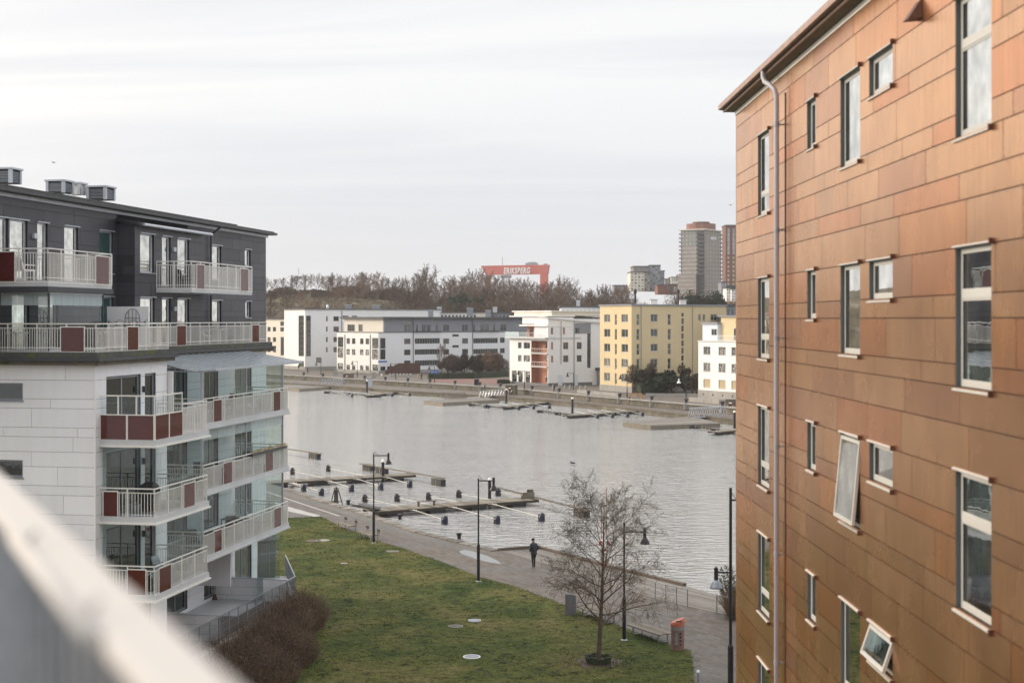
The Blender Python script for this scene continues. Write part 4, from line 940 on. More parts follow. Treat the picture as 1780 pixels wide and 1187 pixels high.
# stepped grey block on the height
def step_block(name,label,cat,parts,Z,zb,cv=c5):
    px0,_=cv(parts[0][0],0); r=empty(name,(ray(px0)*Z,Z,zb),label,cat); o=(ray(px0)*Z,Z,zb)
    for i,(x0,x1,y0,y1,dz,dep,m,nw,nr) in enumerate(parts):
        Z_=Z+dz; X0=ray(cv(x0,0)[0])*Z_; X1=ray(cv(x1,0)[0])*Z_; zt=EYE+(HY-cv(0,y0)[1])*Z_/FPX; z0=EYE+(HY-cv(0,y1)[1])*Z_/FPX
        mb=MB(); mb.box(X0,X1,Z_,Z_+dep,z0,zt); mb.build('wall',M[m],r,off=o)
        mb=MB(); mb.box(X0-.3,X1+.3,Z_-.3,Z_+dep+.3,zt,zt+.5); mb.build('roof',M['roof_far'],r,off=o)
        if nw:
            fhh=(zt-z0)/nr
            for kk in range(nr):
                for j in range(nw):
                    x=X0+(X1-X0)*(j+.5)/nw; w=(X1-X0)/nw*.26; z=z0+fhh*kk+fhh*.3; mb=MB(); mb.box(x-w,x+w,Z_-.06,Z_,z,z+fhh*.5); mb.build('window',M['pane_far'] if (kk+j)%3 else M['pane'],r,off=o)
    return r
step_block('terraced_block','grey and cream terraced apartment block standing on the wooded height','building',
  [(800,882,352,460,0,20,'render_cream',4,6),(882,915,352,460,1,20,'tower_concrete',2,6),(915,977,312,460,6,22,'siding_grey',4,9),(819,915,318,352,8,20,'pane_light',0,1),(977,1000,345,455,12,14,'siding_grey',1,6)],800,10)
step_block('low_block','long low grey block with pale roof left of the terraced grey block','building',[(704,800,430,470,0,14,'siding_grey',5,1),(712,724,432,450,-2,8,'blind_tan',0,1)],820,10)
step_block('brick_building','red brick building with flat roof between terraced block and concrete tower','building',[(960,1020,428,480,0,14,'brick_red',0,1),(1018,1078,424,480,-3,14,'brick_brown',2,1)],780,8)
step_block('terraced_house','cream terraced houses climbing behind the red brick building','building',[(1005,1050,392,440,0,14,'siding_grey',4,2),(1040,1080,382,440,-4,14,'render_cream',3,2)],880,10)
step_block('hillside_house','white rendered house with dark balconies near the foot of the brick tower','building',[(1366,1400,446,520,0,12,'render_white',3,4),(1396,1440,452,520,-4,12,'render_white',3,4)],700,8)
step_block('dark_roof_house','dark roofed hall below the brick tower','building',[(1336,1366,410,480,0,12,'siding_grey',2,2),(1346,1440,432,470,8,12,'frame_dark',0,1)],760,8)
# dark evergreens near the foot of the tower
def leafy(name,label,cat,x,y,z,w,h,n,m,seed,size=.25,trunk=True,group=None,tw=False):
    rr=random.Random(seed); r=empty(name,(x,y,z),label,cat,group)
    cl=[(rr.gauss(0,w*.28),rr.gauss(0,w*.28),h*rr.uniform(.35,.85),w*rr.uniform(.18,.36)) for _ in range(9)]
    mb=MB()
    for i in range(n):
        c=cl[rr.randrange(9)]; u=Vector((rr.gauss(0,1),rr.gauss(0,1),rr.gauss(0,1))).normalized()*c[3]*rr.random()**.33
        p=Vector((c[0],c[1],c[2]))+u; p.z=max(p.z,.05); d=Vector((rr.gauss(0,1),rr.gauss(0,1),rr.gauss(0,1)+(.8 if tw else 0))).normalized()*size*rr.uniform(.6,1.5); s=d.cross(Vector((rr.uniform(-1,1),rr.uniform(-1,1),1))).normalized()*size*(.14 if tw else .45)
        k=len(mb.v); mb.v.extend([tuple(p-s),tuple(p+s),tuple(p+d)]); mb.f.append((k,k+1,k+2)); mb.m.append(0)
    mb.build('crown',m,r)
    mb=MB()
    for i in range(5 if trunk else 7):
        c=cl[i]; mb.tube([(0,0,-.1),(c[0]*.4,c[1]*.4,c[2]*.5),(c[0],c[1],c[2]+c[3]*.5)],[h*.02,h*.014,h*.006],5,cap=False)
    mb.build('trunk',M['bark'],r); return r
for x,y,w,h,l in ((1205,525,17,9,'dark evergreen tree crown below the concrete tower'),(1298,530,9,8,'small dark evergreen right of the tower foot'),(1110,520,14,13,'leafless brown crown left of the tower foot')):
    px,py=c5(x,y); Z=470; leafy('evergreen_tree' if 'evergreen' in l else 'bare_tree',l,'tree',ray(px)*Z,Z,EYE+(HY-py)*Z/FPX-h*.8,w*.8,h*1.1,5200,M['evergreen'] if 'evergreen' in l else M['far_twig2'],x,.55,tw='leafless' in l)
px,py=c4(1395,470); leafy('evergreen_tree','dark evergreen among bare trunks above the grey topped block','tree',ray(px)*540,540,EYE+(HY-py)*540/FPX-7,11,12,5000,M['evergreen'],91,.6)
# ------------------------------------------------------------------ red gantry crane
Z0=1650
def crane():
    A=Vector((ray(836)*Z0,Z0,0)); B=Vector((ray(953)*(Z0-30),Z0-30,0)); e=B-A; Ld=e.length; d=e.normalized(); n=Vector((d.y,-d.x,0))
    P=lambda s,dd,z:(A.x+d.x*s+n.x*dd,A.y+d.y*s+n.y*dd,z)
    zt=EYE+(HY-462)*Z0/FPX; zl=EYE+(HY-478)*Z0/FPX
    r=empty('gantry_crane',(A.x,A.y,18),'huge red shipyard gantry crane with white ERIKSBERG lettering on its beam','crane'); o=(A.x,A.y,18)
    red=mat('crane_red',(.50,.085,.05),.6,var=.06,scale=.02)
    mb=MB()
    for dd in (0,-6):
        mb.face([P(0,dd,zt),P(6,dd,zl),P(Ld-1.5,dd,zl),P(Ld,dd,zt)]); 
    k=[P(0,0,zt),P(6,0,zl),P(Ld-1.5,0,zl),P(Ld,0,zt)]; k2=[P(0,-6,zt),P(6,-6,zl),P(Ld-1.5,-6,zl),P(Ld,-6,zt)]
    for i in range(4): j=(i+1)%4; mb.face([k[i],k[j],k2[j],k2[i]])
    mb.build('beam',red,r,off=o)
    mb=MB()
    for e_ in (0,-4): mb.bar(P(8.5,e_,zl),P(3.2,e_-2,18),2.0,2.0); mb.bar(P(9,e_,zl),P(14.5,e_+2,18),2.0,2.0)
    mb.bar(P(5,0,38),P(13,0,38),1.2); mb.build('leg',red,r,off=o)
    mb=MB(); mb.pbox(P,Ld-10,Ld-2,-6,0,18,zl); mb.build('leg',red,r,off=o)
    mb=MB(); mb.pbox(P,Ld*.66,Ld*.83,-5,-1,zt,zt+2.6); mb.pbox(P,Ld*.70,Ld*.80,-5,-1,zt+2.6,zt+3.4); mb.pbox(P,Ld*.93,Ld*.97,-5,-1,zt,zt+1.4); mb.build('trolley',M['grey_metal'],r,off=o)
    mb=MB(); mb.pbox(P,24,36,-5,-1,zl-4,zl-.5); mb.build('hoist_cabin',M['siding_grey'],r,off=o)
    mb=MB(); mb.tube([P(26,-2,zt),P(26,-2,zt+10)],.35,5); mb.build('mast',M['grey_metal'],r,off=o)
    cu=bpy.data.curves.new('lettering','FONT'); cu.body='ERIKSBERG'; cu.size=9.6; cu.extrude=.15; cu.offset=.32; cu.shear=.18; cu.space_character=1.12
    t=bpy.data.objects.new('lettering',cu); COL.objects.link(t); dg=bpy.context.evaluated_depsgraph_get(); me=bpy.data.meshes.new_from_object(t.evaluated_get(dg)); bpy.data.objects.remove(t)
    o2=bpy.data.objects.new('lettering',me); COL.objects.link(o2); me.materials.clear(); me.materials.append(M['white_paint']); o2.parent=r
    xs=[v.co.x for v in me.vertices]; wd=max(xs)-min(xs); s0=(876-836)/117*Ld; sx=((922-876)/117*Ld)/wd
    p=P(s0,.4,zt-9.6); o2.location=(p[0]-A.x,p[1]-A.y,p[2]-18); o2.rotation_euler=(radians(90),0,atan2(d.y,d.x)); o2.scale=(sx,1,1)
crane()
# ------------------------------------------------------------------ suspension bridge
Z0=3000
r=empty('suspension_bridge',(ray(519)*Z0,Z0,0),'pale suspension bridge tower and cables fading in the haze beyond the hill','bridge'); o=(ray(519)*Z0,Z0,0)
zt=EYE+(HY-478)*Z0/FPX; x0,x1=ray(507.5)*Z0,ray(530)*Z0
M['bridge']=mat('bridge',(.24,.26,.28),.7,var=.05)
mb=MB()
for x in (x0,x1): mb.hexa([(x-3.2,Z0,0),(x+3.2,Z0,0),(x+3.2,Z0+5,0),(x-3.2,Z0+5,0),(x-2.3,Z0,zt),(x+2.3,Z0,zt),(x+2.3,Z0+5,zt),(x-2.3,Z0+5,zt)])
mb.box(x0+2.3,x1-2.3,Z0,Z0+5,zt-9,zt-2.5); mb.box(x0+2.5,x1-2.5,Z0,Z0+5,zt-46,zt-41); mb.build('tower',M['bridge'],r,off=o)
mb=MB(); mb.tube([(x0+14,Z0,zt),(x0+14,Z0,zt+15)],.7,5); mb.build('mast',M['bridge'],r,off=o)
for x,sg in ((x0,-1),(x1,1)):
    mb=MB(); pts=[]
    for i in range(13): t=i/12; pts.append((x+sg*t*150,Z0+t*60*sg,zt-62*(t**.82)))
    mb.tube(pts,.55,5); mb.build('cable',M['bridge'],r,off=o)
mb=MB(); mb.box(x0-190,x1+160,Z0,Z0+14,44,47); mb.build('deck',M['bridge'],r,off=o)
# ------------------------------------------------------------------ left building: white cladding below, charcoal cladding above
def clad(F,s0,s1,zs,ops_,parent,off,mats,lens,seed=1,name='cladding_panel',gap=.014,th=.022,wts=None,d=0,rivet=None,uv=False,srange=None):
    r=random.Random(seed); cnt=0
    for z0,z1 in zip(zs,zs[1:]):
        s=s0-r.uniform(0,lens[-1]*.9)
        while s<s1-.05:
            l=r.choice(lens); a=max(s,s0); b=min(s+l,s1); s+=l
            if s1-s<.35: b=s1; s=s1
            if b-a<.12: continue
            if srange and (b<srange[0] or a>srange[1]): continue
            rs=[(a+gap/2,b-gap/2,z0+gap/2,z1-gap/2)]
            for o in ops_: rs=rsub(rs,(o[0]-.005,o[1]+.005,o[2]-.005,o[3]+.005))
            if not rs: continue
            comps=[]
            for q in rs:
                hit=[c for c in comps if any(q[0]<=k[1]+.001 and k[0]<=q[1]+.001 and q[2]<=k[3]+.001 and k[2]<=q[3]+.001 for k in c)]
                new=[q]+[k for c in hit for k in c]; comps=[c for c in comps if c not in hit]+[new]
            if len(comps)>1:
                for c in comps:
                    mb=MB()
                    for q in c:
                        k=[F.P(q[0],d+th,q[2]),F.P(q[1],d+th,q[2]),F.P(q[1],d+th,q[3]),F.P(q[0],d+th,q[3])]; p=[F.P(q[0],d,q[2]),F.P(q[1],d,q[2]),F.P(q[1],d,q[3]),F.P(q[0],d,q[3])]
                        mb.nface(k,F.n,0,[(q[0]-a,z1-q[2]),(q[1]-a,z1-q[2]),(q[1]-a,z1-q[3]),(q[0]-a,z1-q[3])] if uv else None)
                        cc=(Vector(k[0])+Vector(k[2]))/2
                        for i in range(4): j=(i+1)%4; mb.nface([p[i],p[j],k[j],k[i]],(Vector(k[i])+Vector(k[j]))/2-cc,0,[(0,9)]*4 if uv else None)
                    mb.build(name,r.choice(mats),parent,off=off); cnt+=1
                continue
            mb=MB()
            for q in rs:
                p=[F.P(q[0],d,q[2]),F.P(q[1],d,q[2]),F.P(q[1],d,q[3]),F.P(q[0],d,q[3])]; k=[F.P(q[0],d+th,q[2]),F.P(q[1],d+th,q[2]),F.P(q[1],d+th,q[3]),F.P(q[0],d+th,q[3])]
                mb.nface(k,F.n,0,[(q[0]-a,z1-q[2]),(q[1]-a,z1-q[2]),(q[1]-a,z1-q[3]),(q[0]-a,z1-q[3])] if uv else None)
                cc=(Vector(k[0])+Vector(k[2]))/2
                for i in range(4): j=(i+1)%4; mb.nface([p[i],p[j],k[j],k[i]],(Vector(k[i])+Vector(k[j]))/2-cc,0,[(0,9)]*4 if uv else None)
            ms=[r.choices(mats,wts)[0] if wts else r.choice(mats)]
            if rivet:
                ms.append(rivet); n=max(2,int((b-a)/.42))
                for i in range(n+1):
                    for zz in (z0+.035,z1-.035):
                        c=a+.04+(b-a-.08)*i/n
                        if not any(q[0]<=c-.008 and c+.008<=q[1] and q[2]<=zz-.008 and zz+.008<=q[3] for q in rs): continue
                        w=.007; k=[F.P(c-w,d+th+.003,zz-w),F.P(c+w,d+th+.003,zz-w),F.P(c+w,d+th+.003,zz+w),F.P(c-w,d+th+.003,zz+w)]; mb.nface(k,F.n,1,[(0,9)]*4)
            mb.build(name,ms,parent,off=off); cnt+=1
    return cnt
def courses(z0,z1,pat,start=0):
    out=[z1]; i=start
    while out[-1]-pat[i%len(pat)]>z0+.1: out.append(out[-1]-pat[i%len(pat)]); i+=1
    out.append(z0); return out[::-1]
LO=Vector((-15.84,54,0)); Lu=Vector((.1867,.9824,0)); Ln=Vector((.9824,-.1867,0))
def LP(b,a,z=0): q=LO+Ln*b+Lu*a; return Vector((q.x,q.y,z))
LB=empty('waterside_apartment_building',(LO.x,LO.y,0),'near apartment building, white cladding below and charcoal cladding above, with dark red balcony panels','building')
lo=(LO.x,LO.y,0)
def LBsz(F,x0,x1,y0=None,y1=None):
    s0,s1=sorted((F.s(x0),F.s(x1)))
    if y0 is None: return s0,s1
    x=(x0+x1)/2; return s0,s1,F.z(x,y1),F.z(x,y0)
ZT=13.45                                    # top of the white cladding
FLOORS=[10.40,7.47,4.52]                    # lower faces of the balconies
# facades
FW=Fac(LP(-12,0),LP(0,0))                   # white front
FS=Fac(LP(0,0),LP(0,6.4))                   # white side
FBk=Fac(LP(-2.4,6.4),LP(-2.4,24.6))         # recessed white wall behind the glazed balconies
FRt=Fac(LP(-2.4,6.4),LP(0,6.4))             # return (faces away, unseen)
wf_ops=[]
x0,x1=FW.s(-70),FW.s(41)
for z in (12.75,9.8,6.85): wf_ops.append((x0,FW.s(40),z-.66,z))
so=[]
for z0,z1 in ((10.62,12.98),(7.7,10.05),(4.75,7.1)):
    so.append((*LBsz(FS,184,244),z0,z1)); so.append((*LBsz(FS,251,270),z0,z1))
so.append((*LBsz(FS,225,262),2.0,3.6))
bo=[]
for k,fz in enumerate((10.65,7.72,4.77,1.3)):
    for (a,b) in ((1.2,3.4),(5.2,7.6),(9.6,11.4),(13.6,16.0)): bo.append((a,b,fz+(.05 if k!=1 else .05),fz+2.3))
mb=MB(); wall_skin(mb,FW,0,12-.0,0,ZT,wf_ops,.25); wall_skin(mb,FS,.0,6.4,0,ZT,so,.25,d=-.002); wall_skin(mb,FBk,0,18.2,0,ZT,bo,.25)
c=[LP(-12,.24),LP(-.24,.24),LP(-.24,6.4),LP(-2.64,6.4),LP(-2.64,24.6),LP(-12,24.6)]; mb.prism([(p.x,p.y) for p in c],0,ZT-.01)
mb.build('wall',M['white_backing'],LB,off=lo)
pat=[.50,.72,.36,.73,.37,.57,.74,.74,.33,.73,.37,.57]
zs=courses(.6,ZT,[.57,.72,.36,.73,.36,.57])
n1=clad(FW,0,12,zs,wf_ops,LB,lo,[M['white_panel']],[2.6,3.1,3.6],seed=4,srange=(6.5,12))
n2=clad(FS,.0,6.4,zs,so,LB,lo,[M['white_panel']],[1.3,1.9,3.1],seed=5)
n3=clad(FBk,0,18.2,courses(.6,ZT,[.57,.72,.36,.73,.36,.57]),bo,LB,lo,[M['white_panel']],[3.1,3.6],seed=6)
mb=MB(); c=LP(.03,-.03); mb.tube([(c.x,c.y,.5),(c.x,c.y,ZT)],.03,6); mb.build('corner_trim',M['white_paint'],LB,off=lo)
for o in wf_ops: window(FW,o,LB,lo,M['frame_grey'],M['pane'],rec=.06,fw=.07,mull=0,sill=M['grey_metal'])
for i,o in enumerate(so): window(FS,o,LB,lo,M['frame_grey'],M['pane_dark'],rec=.08,fw=.10,mull=1 if i%2==0 and i<6 else 0,sill=None)
for i,o in enumerate(bo): window(FBk,o,LB,lo,M['frame_grey'],M['pane_dark'] if i%3 else M['pane_light'],rec=.08,fw=.09,mull=1,sill=None)
for o in so[:6:2]:
    mb=MB(); q=o[1]+.16; mb.pbox(FS.P,q-.05,q+.05,.02,.16,o[3]-.75,o[3]-.5); mb.build('wall_light',M['dark_metal'],LB,off=lo)
# terrace slab with mossy edge
mb=MB(); c=[LP(-12,-.32),LP(.3,-.32),LP(.3,6.6),LP(-2.05,6.6),LP(-2.05,24.9),LP(-12,24.9)]; mb.prism([(p.x,p.y) for p in c],ZT,ZT+.16,0); 
mb.build('terrace_slab',M['slab_old'],LB,off=lo)
mb=MB(); c=[LP(-12,-.42),LP(.4,-.42),LP(.4,6.7),LP(-1.95,6.7),LP(-1.95,25.0),LP(-12,25.0)]; mb.prism([(p.x,p.y) for p in c],ZT+.16,ZT+.28,0); mb.build('gutter',M['dark_metal'],LB,off=lo)
mb=MB(); c=[LP(-12,-.25),LP(.22,-.25),LP(.22,6.5),LP(-2.1,6.5),LP(-2.1,24.8),LP(-12,24.8)]; mb.prism([(p.x,p.y) for p in c],ZT+.28,ZT+.50,0); mb.build('terrace_floor',M['roof_moss'],LB,off=lo)
# generic railing: posts, rails, balusters, red glass panels
def railing(F,s0,s1,zb,zt,parent,off,reds=(),step=1.15,bal=.105,d=0,m=None,gl=False,low=.0,topm=None,bz=None):
    m=m or M['cream_paint']; n=max(1,round((s1-s0)/step)); mb=MB()
    mb.pbox(F.P,s0,s1,d-.035,d+.015,zt-.045,zt); mb.build('top_rail',m,parent,off=off)
    mb=MB()
    for i in range(n+1):
        s=s0+(s1-s0)*i/n; mb.pbox(F.P,max(s-.022,s0),min(s+.022,s1),d-.04,d+.0,zb,zt-.045)
    mb.build('post',m,parent,off=off,kind='stuff')
    mb=MB(); mb.pbox(F.P,s0,s1,d-.03,d+.004,zt-.20,zt-.17); mb.pbox(F.P,s0,s1,d-.03,d+.004,zb+.17,zb+.20); mb.pbox(F.P,s0,s1,d-.03,d+.004,zb+.0,zb+.03)
    k=int((s1-s0)/bal)
    for i in range(k+1):
        s=s0+.03+(s1-s0-.06)*i/k
        if any(a-.03<s<b+.03 for a,b in reds): continue
        mb.pbox(F.P,s-.009,s+.009,d-.02,d+.0,zb-.0 if bz is None else bz,zt-.17)
    mb.build('balusters',m,parent,off=off,kind='stuff')
    for a,b in reds:
        mb=MB(); mb.pbox(F.P,a+.03,b-.03,d+.012,d+.022,zb+.05,zt-.16); rp=mb.build('red_panel',M['red_glass'],parent,off=off)
        mb=MB(); z0,z1=zb+.0,zt-.12
        mb.pbox(F.P,a,a+.035,d+.005,d+.035,z0,z1); mb.pbox(F.P,b-.035,b,d+.005,d+.035,z0,z1); mb.pbox(F.P,a+.035,b-.035,d+.005,d+.035,z0,z0+.04); mb.pbox(F.P,a+.035,b-.035,d+.005,d+.035,z1-.04,z1); mb.build('panel_frame',m,parent,off=off)
def px_pairs(F,lst): return [tuple(sorted((F.s(a),F.s(b)))) for a,b in lst]
def slab_part(b0,b1,a0,a1,z0,z1,name='balcony',m=None):
    mb=MB(); c=[LP(b0,a0),LP(b1,a0),LP(b1,a1),LP(b0,a1)]; mb.prism([(p.x,p.y) for p in c],z0,z1); return mb.build(name,m or M['slab_white'],LB,off=lo)
def glass_run(F,s0,s1,z0,z1,parent,w=.62,d=0,m=None,frost=0):
    n=max(1,round((s1-s0)/w))
    for i in range(n):
        a=s0+(s1-s0)*i/n+.006; b=s0+(s1-s0)*(i+1)/n-.006
        mb=MB(); mb.nface([F.P(a,d,z0),F.P(b,d,z0),F.P(b,d,z1-frost),F.P(a,d,z1-frost)],F.n); mb.build('glass_pane',m or M['glass'],parent,off=lo)
        if frost: mb=MB(); mb.pbox(F.P,a,b,d-.012,d,z1-frost+.01,z1); mb.build('frosted_pane',M['glass_frost'],parent,off=lo)
    for q0,q1 in ((z0-.05,z0),(z1,z1+.06)): mb=MB(); mb.pbox(F.P,s0,s1,d-.05,d+.02,q0,q1); mb.build('glazing_rail',M['zinc'],parent,off=lo)
# terrace railings
TB=bpy.data.objects['terrace_floor']
FTf=Fac(LP(-12,-.1),LP(.1,-.1)); FTs=Fac(LP(.1,-.1),LP(.1,6.4)); FTb=Fac(LP(-2.37,6.4),LP(-2.37,24.6))
zb=13.93; zt=15.05
railing(FTf,6,12.1,zb,zt,TB,lo,px_pairs(FTf,[(105,148)]))
railing(FTs,0,6.5,zb,zt,TB,lo,px_pairs(FTs,[(220,240)]))
railing(FTb,.0,18.2,zb,zt,TB,lo,px_pairs(FTb,[(306,323),(437,450)]))
FTe=Fac(LP(-3.9,24.6),LP(-2.37,24.6)); railing(FTe,0,1.5,zb,zt,TB,lo)
# balconies, near stack (C) and far stack (D)
FCf=Fac(LP(-.0,.42),LP(2.23,.42)); FCs=Fac(LP(2.23,.42),LP(2.23,5.45)); FCe=Fac(LP(0,5.45),LP(2.23,5.45))
FDn=Fac(LP(-2.35,9.0),LP(.55,9.0)); FDs=Fac(LP(.55,9.0),LP(.55,19.9)); FDe=Fac(LP(-2.35,19.9),LP(.55,19.9))
cr=[([],[]),([(179,206)],[(318,338)]),([(221,255)],[(275,297)])]
for k,z in enumerate(FLOORS):
    s=slab_part(-.0,2.30,.36,5.5,z+.0,z+.22)
    mb=MB(); c=[LP(.02,.30),LP(2.36,.30),LP(2.36,5.56),LP(.02,5.56)]; mb.prism([(p.x,p.y) for p in c],z-.07,z); mb.build('slab_edge',M['cream_paint'],s,off=lo)
    zt=z+1.31
    if k==0:
        # raised screen: two red panes in front and two on the side under a glass rail, then plain balusters
        sA=FCs.s(317)
        for F,a,b,n in ((FCf,.0,2.23,2),(FCs,0,sA,2)):
            for i in range(n):
                q0=a+(b-a)*i/n; q1=a+(b-a)*(i+1)/n; mb=MB(); mb.pbox(F.P,q0+.03,q1-.03,.0,.012,z+.10,z+1.14); rp=mb.build('red_panel',M['red_glass'],s,off=lo)
                mb=MB(); mb.pbox(F.P,q0,q0+.035,-.01,.03,z+.06,z+1.18); mb.pbox(F.P,q1-.035,q1,-.01,.03,z+.06,z+1.18); mb.pbox(F.P,q0+.035,q1-.035,-.01,.03,z+.06,z+.10); mb.pbox(F.P,q0+.035,q1-.035,-.01,.03,z+1.14,z+1.18); mb.build('panel_frame',M['cream_paint'],s,off=lo)
            mb=MB(); mb.pbox(F.P,a,b,-.03,.02,z+1.86,z+1.91)
            for i in range(n+2): q=a+(b-a)*i/(n+1); mb.pbox(F.P,max(q-.025,a),min(q+.025,b),-.03,.01,z+1.18,z+1.86)
            mb.build('glass_rail_frame',M['cream_paint'],s,off=lo)
            mb=MB(); mb.nface([F.P(a+.03,-.006,z+1.2),F.P(b-.03,-.006,z+1.2),F.P(b-.03,-.006,z+1.85),F.P(a+.03,-.006,z+1.85)],F.n); mb.build('glass_pane',M['glass_rail'],s,off=lo)
        railing(FCs,sA,5.0,z+.02,zt+.15,s,lo,bal=.095)
    else:
        railing(FCf,0,2.23,z+.0,zt,s,lo,px_pairs(FCf,cr[k][0]),bal=.13,step=1.1); railing(FCs,0,5.03,z+.0,zt,s,lo,px_pairs(FCs,cr[k][1]))
        Fg=Fac(LP(0,.55),LP(2.08,.55)); Fg2=Fac(LP(2.08,.55),LP(2.08,5.3))
        glass_run(Fg,0.05,2.06,z+.3,z+2.87,s,.7); glass_run(Fg2,0.02,4.7,z+.3,z+2.87,s,.75)
    railing(FCe,0,2.2,z+.02,zt,s,lo,bal=.12)
    mb=MB()
dr=[[(370,385),(474,487)],[(387,403),(460,474)],[(371,385),(475,488)]]
for k,z in enumerate(FLOORS):
    s=slab_part(-2.35,.60,8.95,19.95,z+.0,z+.2); mb=MB(); c=[LP(-2.3,8.9),LP(.66,8.9),LP(.66,20),LP(-2.3,20)]; mb.prism([(p.x,p.y) for p in c],z-.08,z); mb.build('slab_edge',M['slab_white'],s,off=lo)
    zt=z+1.31; railing(FDn,0,2.9,z,zt,s,lo,bal=.12); railing(FDs,0,10.9,z,zt,s,lo,px_pairs(FDs,dr[k]),bal=.09); railing(FDe,0,2.9,z,zt,s,lo,bal=.12)
    Fg=Fac(LP(.36,9.3),LP(.36,19.7)); hz=2.87 if k else 2.45
    glass_run(Fg,.1,10.3,z+.25,z+hz,s,.58,frost=.55 if k==1 else 0)
    Fg3=Fac(LP(-2.3,9.3),LP(.36,9.3)); glass_run(Fg3,.1,2.6,z+.25,z+hz,s,.65)
    Fg4=Fac(LP(-2.3,19.7),LP(.36,19.7)); glass_run(Fg4,.1,2.6,z+.25,z+hz,s,.65)
    mb=MB(); 
    for a in (9.3,14.6,19.7): q=LP(.34,a); mb.bar((q.x,q.y,z+.2),(q.x,q.y,z+hz+.05),.09,.09,up=(0,1,0))
    mb.build('frame_post',M['zinc'],s,off=lo,kind='stuff')
# ground floor glazed corner under the far stack
s=slab_part(-2.35,.3,13.5,19.9,1.0,1.2,'winter_garden'); Fg=Fac(LP(.2,14),LP(.2,19.7)); glass_run(Fg,2.5,5.7,1.25,4.3,s,.6); Fg4=Fac(LP(-2.3,19.7),LP(.2,19.7)); glass_run(Fg4,.1,2.5,1.25,4.3,s,.6)
mb=MB(); 
for i in range(40):
    q=LP(random.uniform(-.2,.1),17.4+i*.05); w=random.uniform(.05,.1); mb.bar((q.x,q.y,2.0),(q.x+random.uniform(-.05,.05),q.y,4.1),w,.02)
mb.build('curtain',M['white_cloth'],s,off=lo,kind='stuff')
# sloping glass roof over the top far balcony
s=slab_part(-2.4,.25,6.45,6.55,10.6,13.0,'roof_support_wall',M['white_paint'])
gr=bpy.data.objects.new('glass_roof',None)
mb=MB(); 
def RP(b,a): t=(b+2.4)/3.5; q=LP(b,a); return Vector((q.x,q.y,13.60-.62*t))
mb.bar(RP(-2.4,6.4),RP(-2.4,20.6),.08,.10); mb.bar(RP(1.1,9.0),RP(1.1,20.6),.06,.10); mb.bar(RP(.4,9.0)-Vector((0,0,.12)),RP(.4,20.0)-Vector((0,0,.12)),.09,.16)
groof=mb.build('glass_roof',M['zinc'],LB,off=lo)
n=18
for i in range(n+1):
    a=7.0+(20.6-7.0)*i/n; mb=MB(); mb.bar(RP(-2.4,a-.6 if a>7.6 else a),RP(1.1,a+2.0 if a+2.0<20.6 else 20.6)+Vector((0,0,.02)),.055,.05) if False else mb.bar(RP(-2.4,a),RP(1.1,a),.055,.06); mb.build('glazing_bar',M['zinc'],groof,off=lo)
    if i<n:
        mb=MB(); a2=7.0+(20.6-7.0)*(i+1)/n; A,B,C,D=RP(-2.4,a+.04),RP(-2.4,a2-.04),RP(1.1,a2-.04),RP(1.1,a+.04); u=Vector((0,0,.015)); mb.hexa([A,D,C,B,A+u,D+u,C+u,B+u]); mb.build('roof_pane',M['glass_roof'],groof,off=lo)
# ground terraces with clad partition walls and a grey fence
mb=MB(); c=[LP(-2.6,3),LP(1.5,3),LP(1.5,18.1),LP(-1.25,24.3),LP(-2.6,24.3)]; mb.prism([(p.x,p.y) for p in c],0,1.12); gt=mb.build('ground_terrace',M['concrete'],LB,off=lo)
mb=MB(); c=[LP(-2.4,3.1),LP(1.40,3.1),LP(1.40,17.9),LP(-2.4,17.9)]; mb.prism([(p.x,p.y) for p in c],1.12,1.15); mb.build('timber_floor',M['wood_brown'],gt,off=lo)
for a0 in (8.6,17.3):
    b0=-2.4; mb=MB(); c=[LP(b0,a0),LP(1.4,a0),LP(1.4,a0+.14),LP(b0,a0+.14)]; mb.prism([(p.x,p.y) for p in c],1.12,2.24); pw=mb.build('partition_wall',M['white_backing'],LB,off=lo)
    F=Fac(LP(b0,a0),LP(1.4,a0)); clad(F,0,3.8,[1.14,1.42,1.83,2.25],[],pw,lo,[M['white_panel']],[1.2,1.9,2.6],seed=int(a0))
    mb=MB(); c=[LP(b0,a0-.04),LP(1.44,a0-.04),LP(1.44,a0+.18),LP(b0,a0+.18)]; mb.prism([(p.x,p.y) for p in c],2.25,2.28); mb.build('wall_cap',M['zinc'],pw,off=lo)
F=Fac(LP(-2.4,15.0),LP(-.6,15.0)); mb=MB(); mb.pbox(F.P,0,1.8,-.1,0,2.28,4.4); mb.build('side_screen',M['white_panel'],LB,off=lo)
fence=empty('terrace_fence',LP(1.55,5,1.0),'grey steel mesh fence with flat posts round the ground floor terraces above the bush','fence'); fo=LP(1.55,5,1.0)
line=[LP(1.55,3.0),LP(1.55,18.2),LP(-1.2,24.4)]
mb=MB(); mb.prism([(p.x,p.y) for p in (LP(1.42,2),LP(1.75,2),LP(1.75,18.3),LP(-1,24.7),LP(-1.3,24.5),LP(1.42,18.1))],.3,1.10); mb.build('kerb_wall',M['concrete'],fence,off=fo)
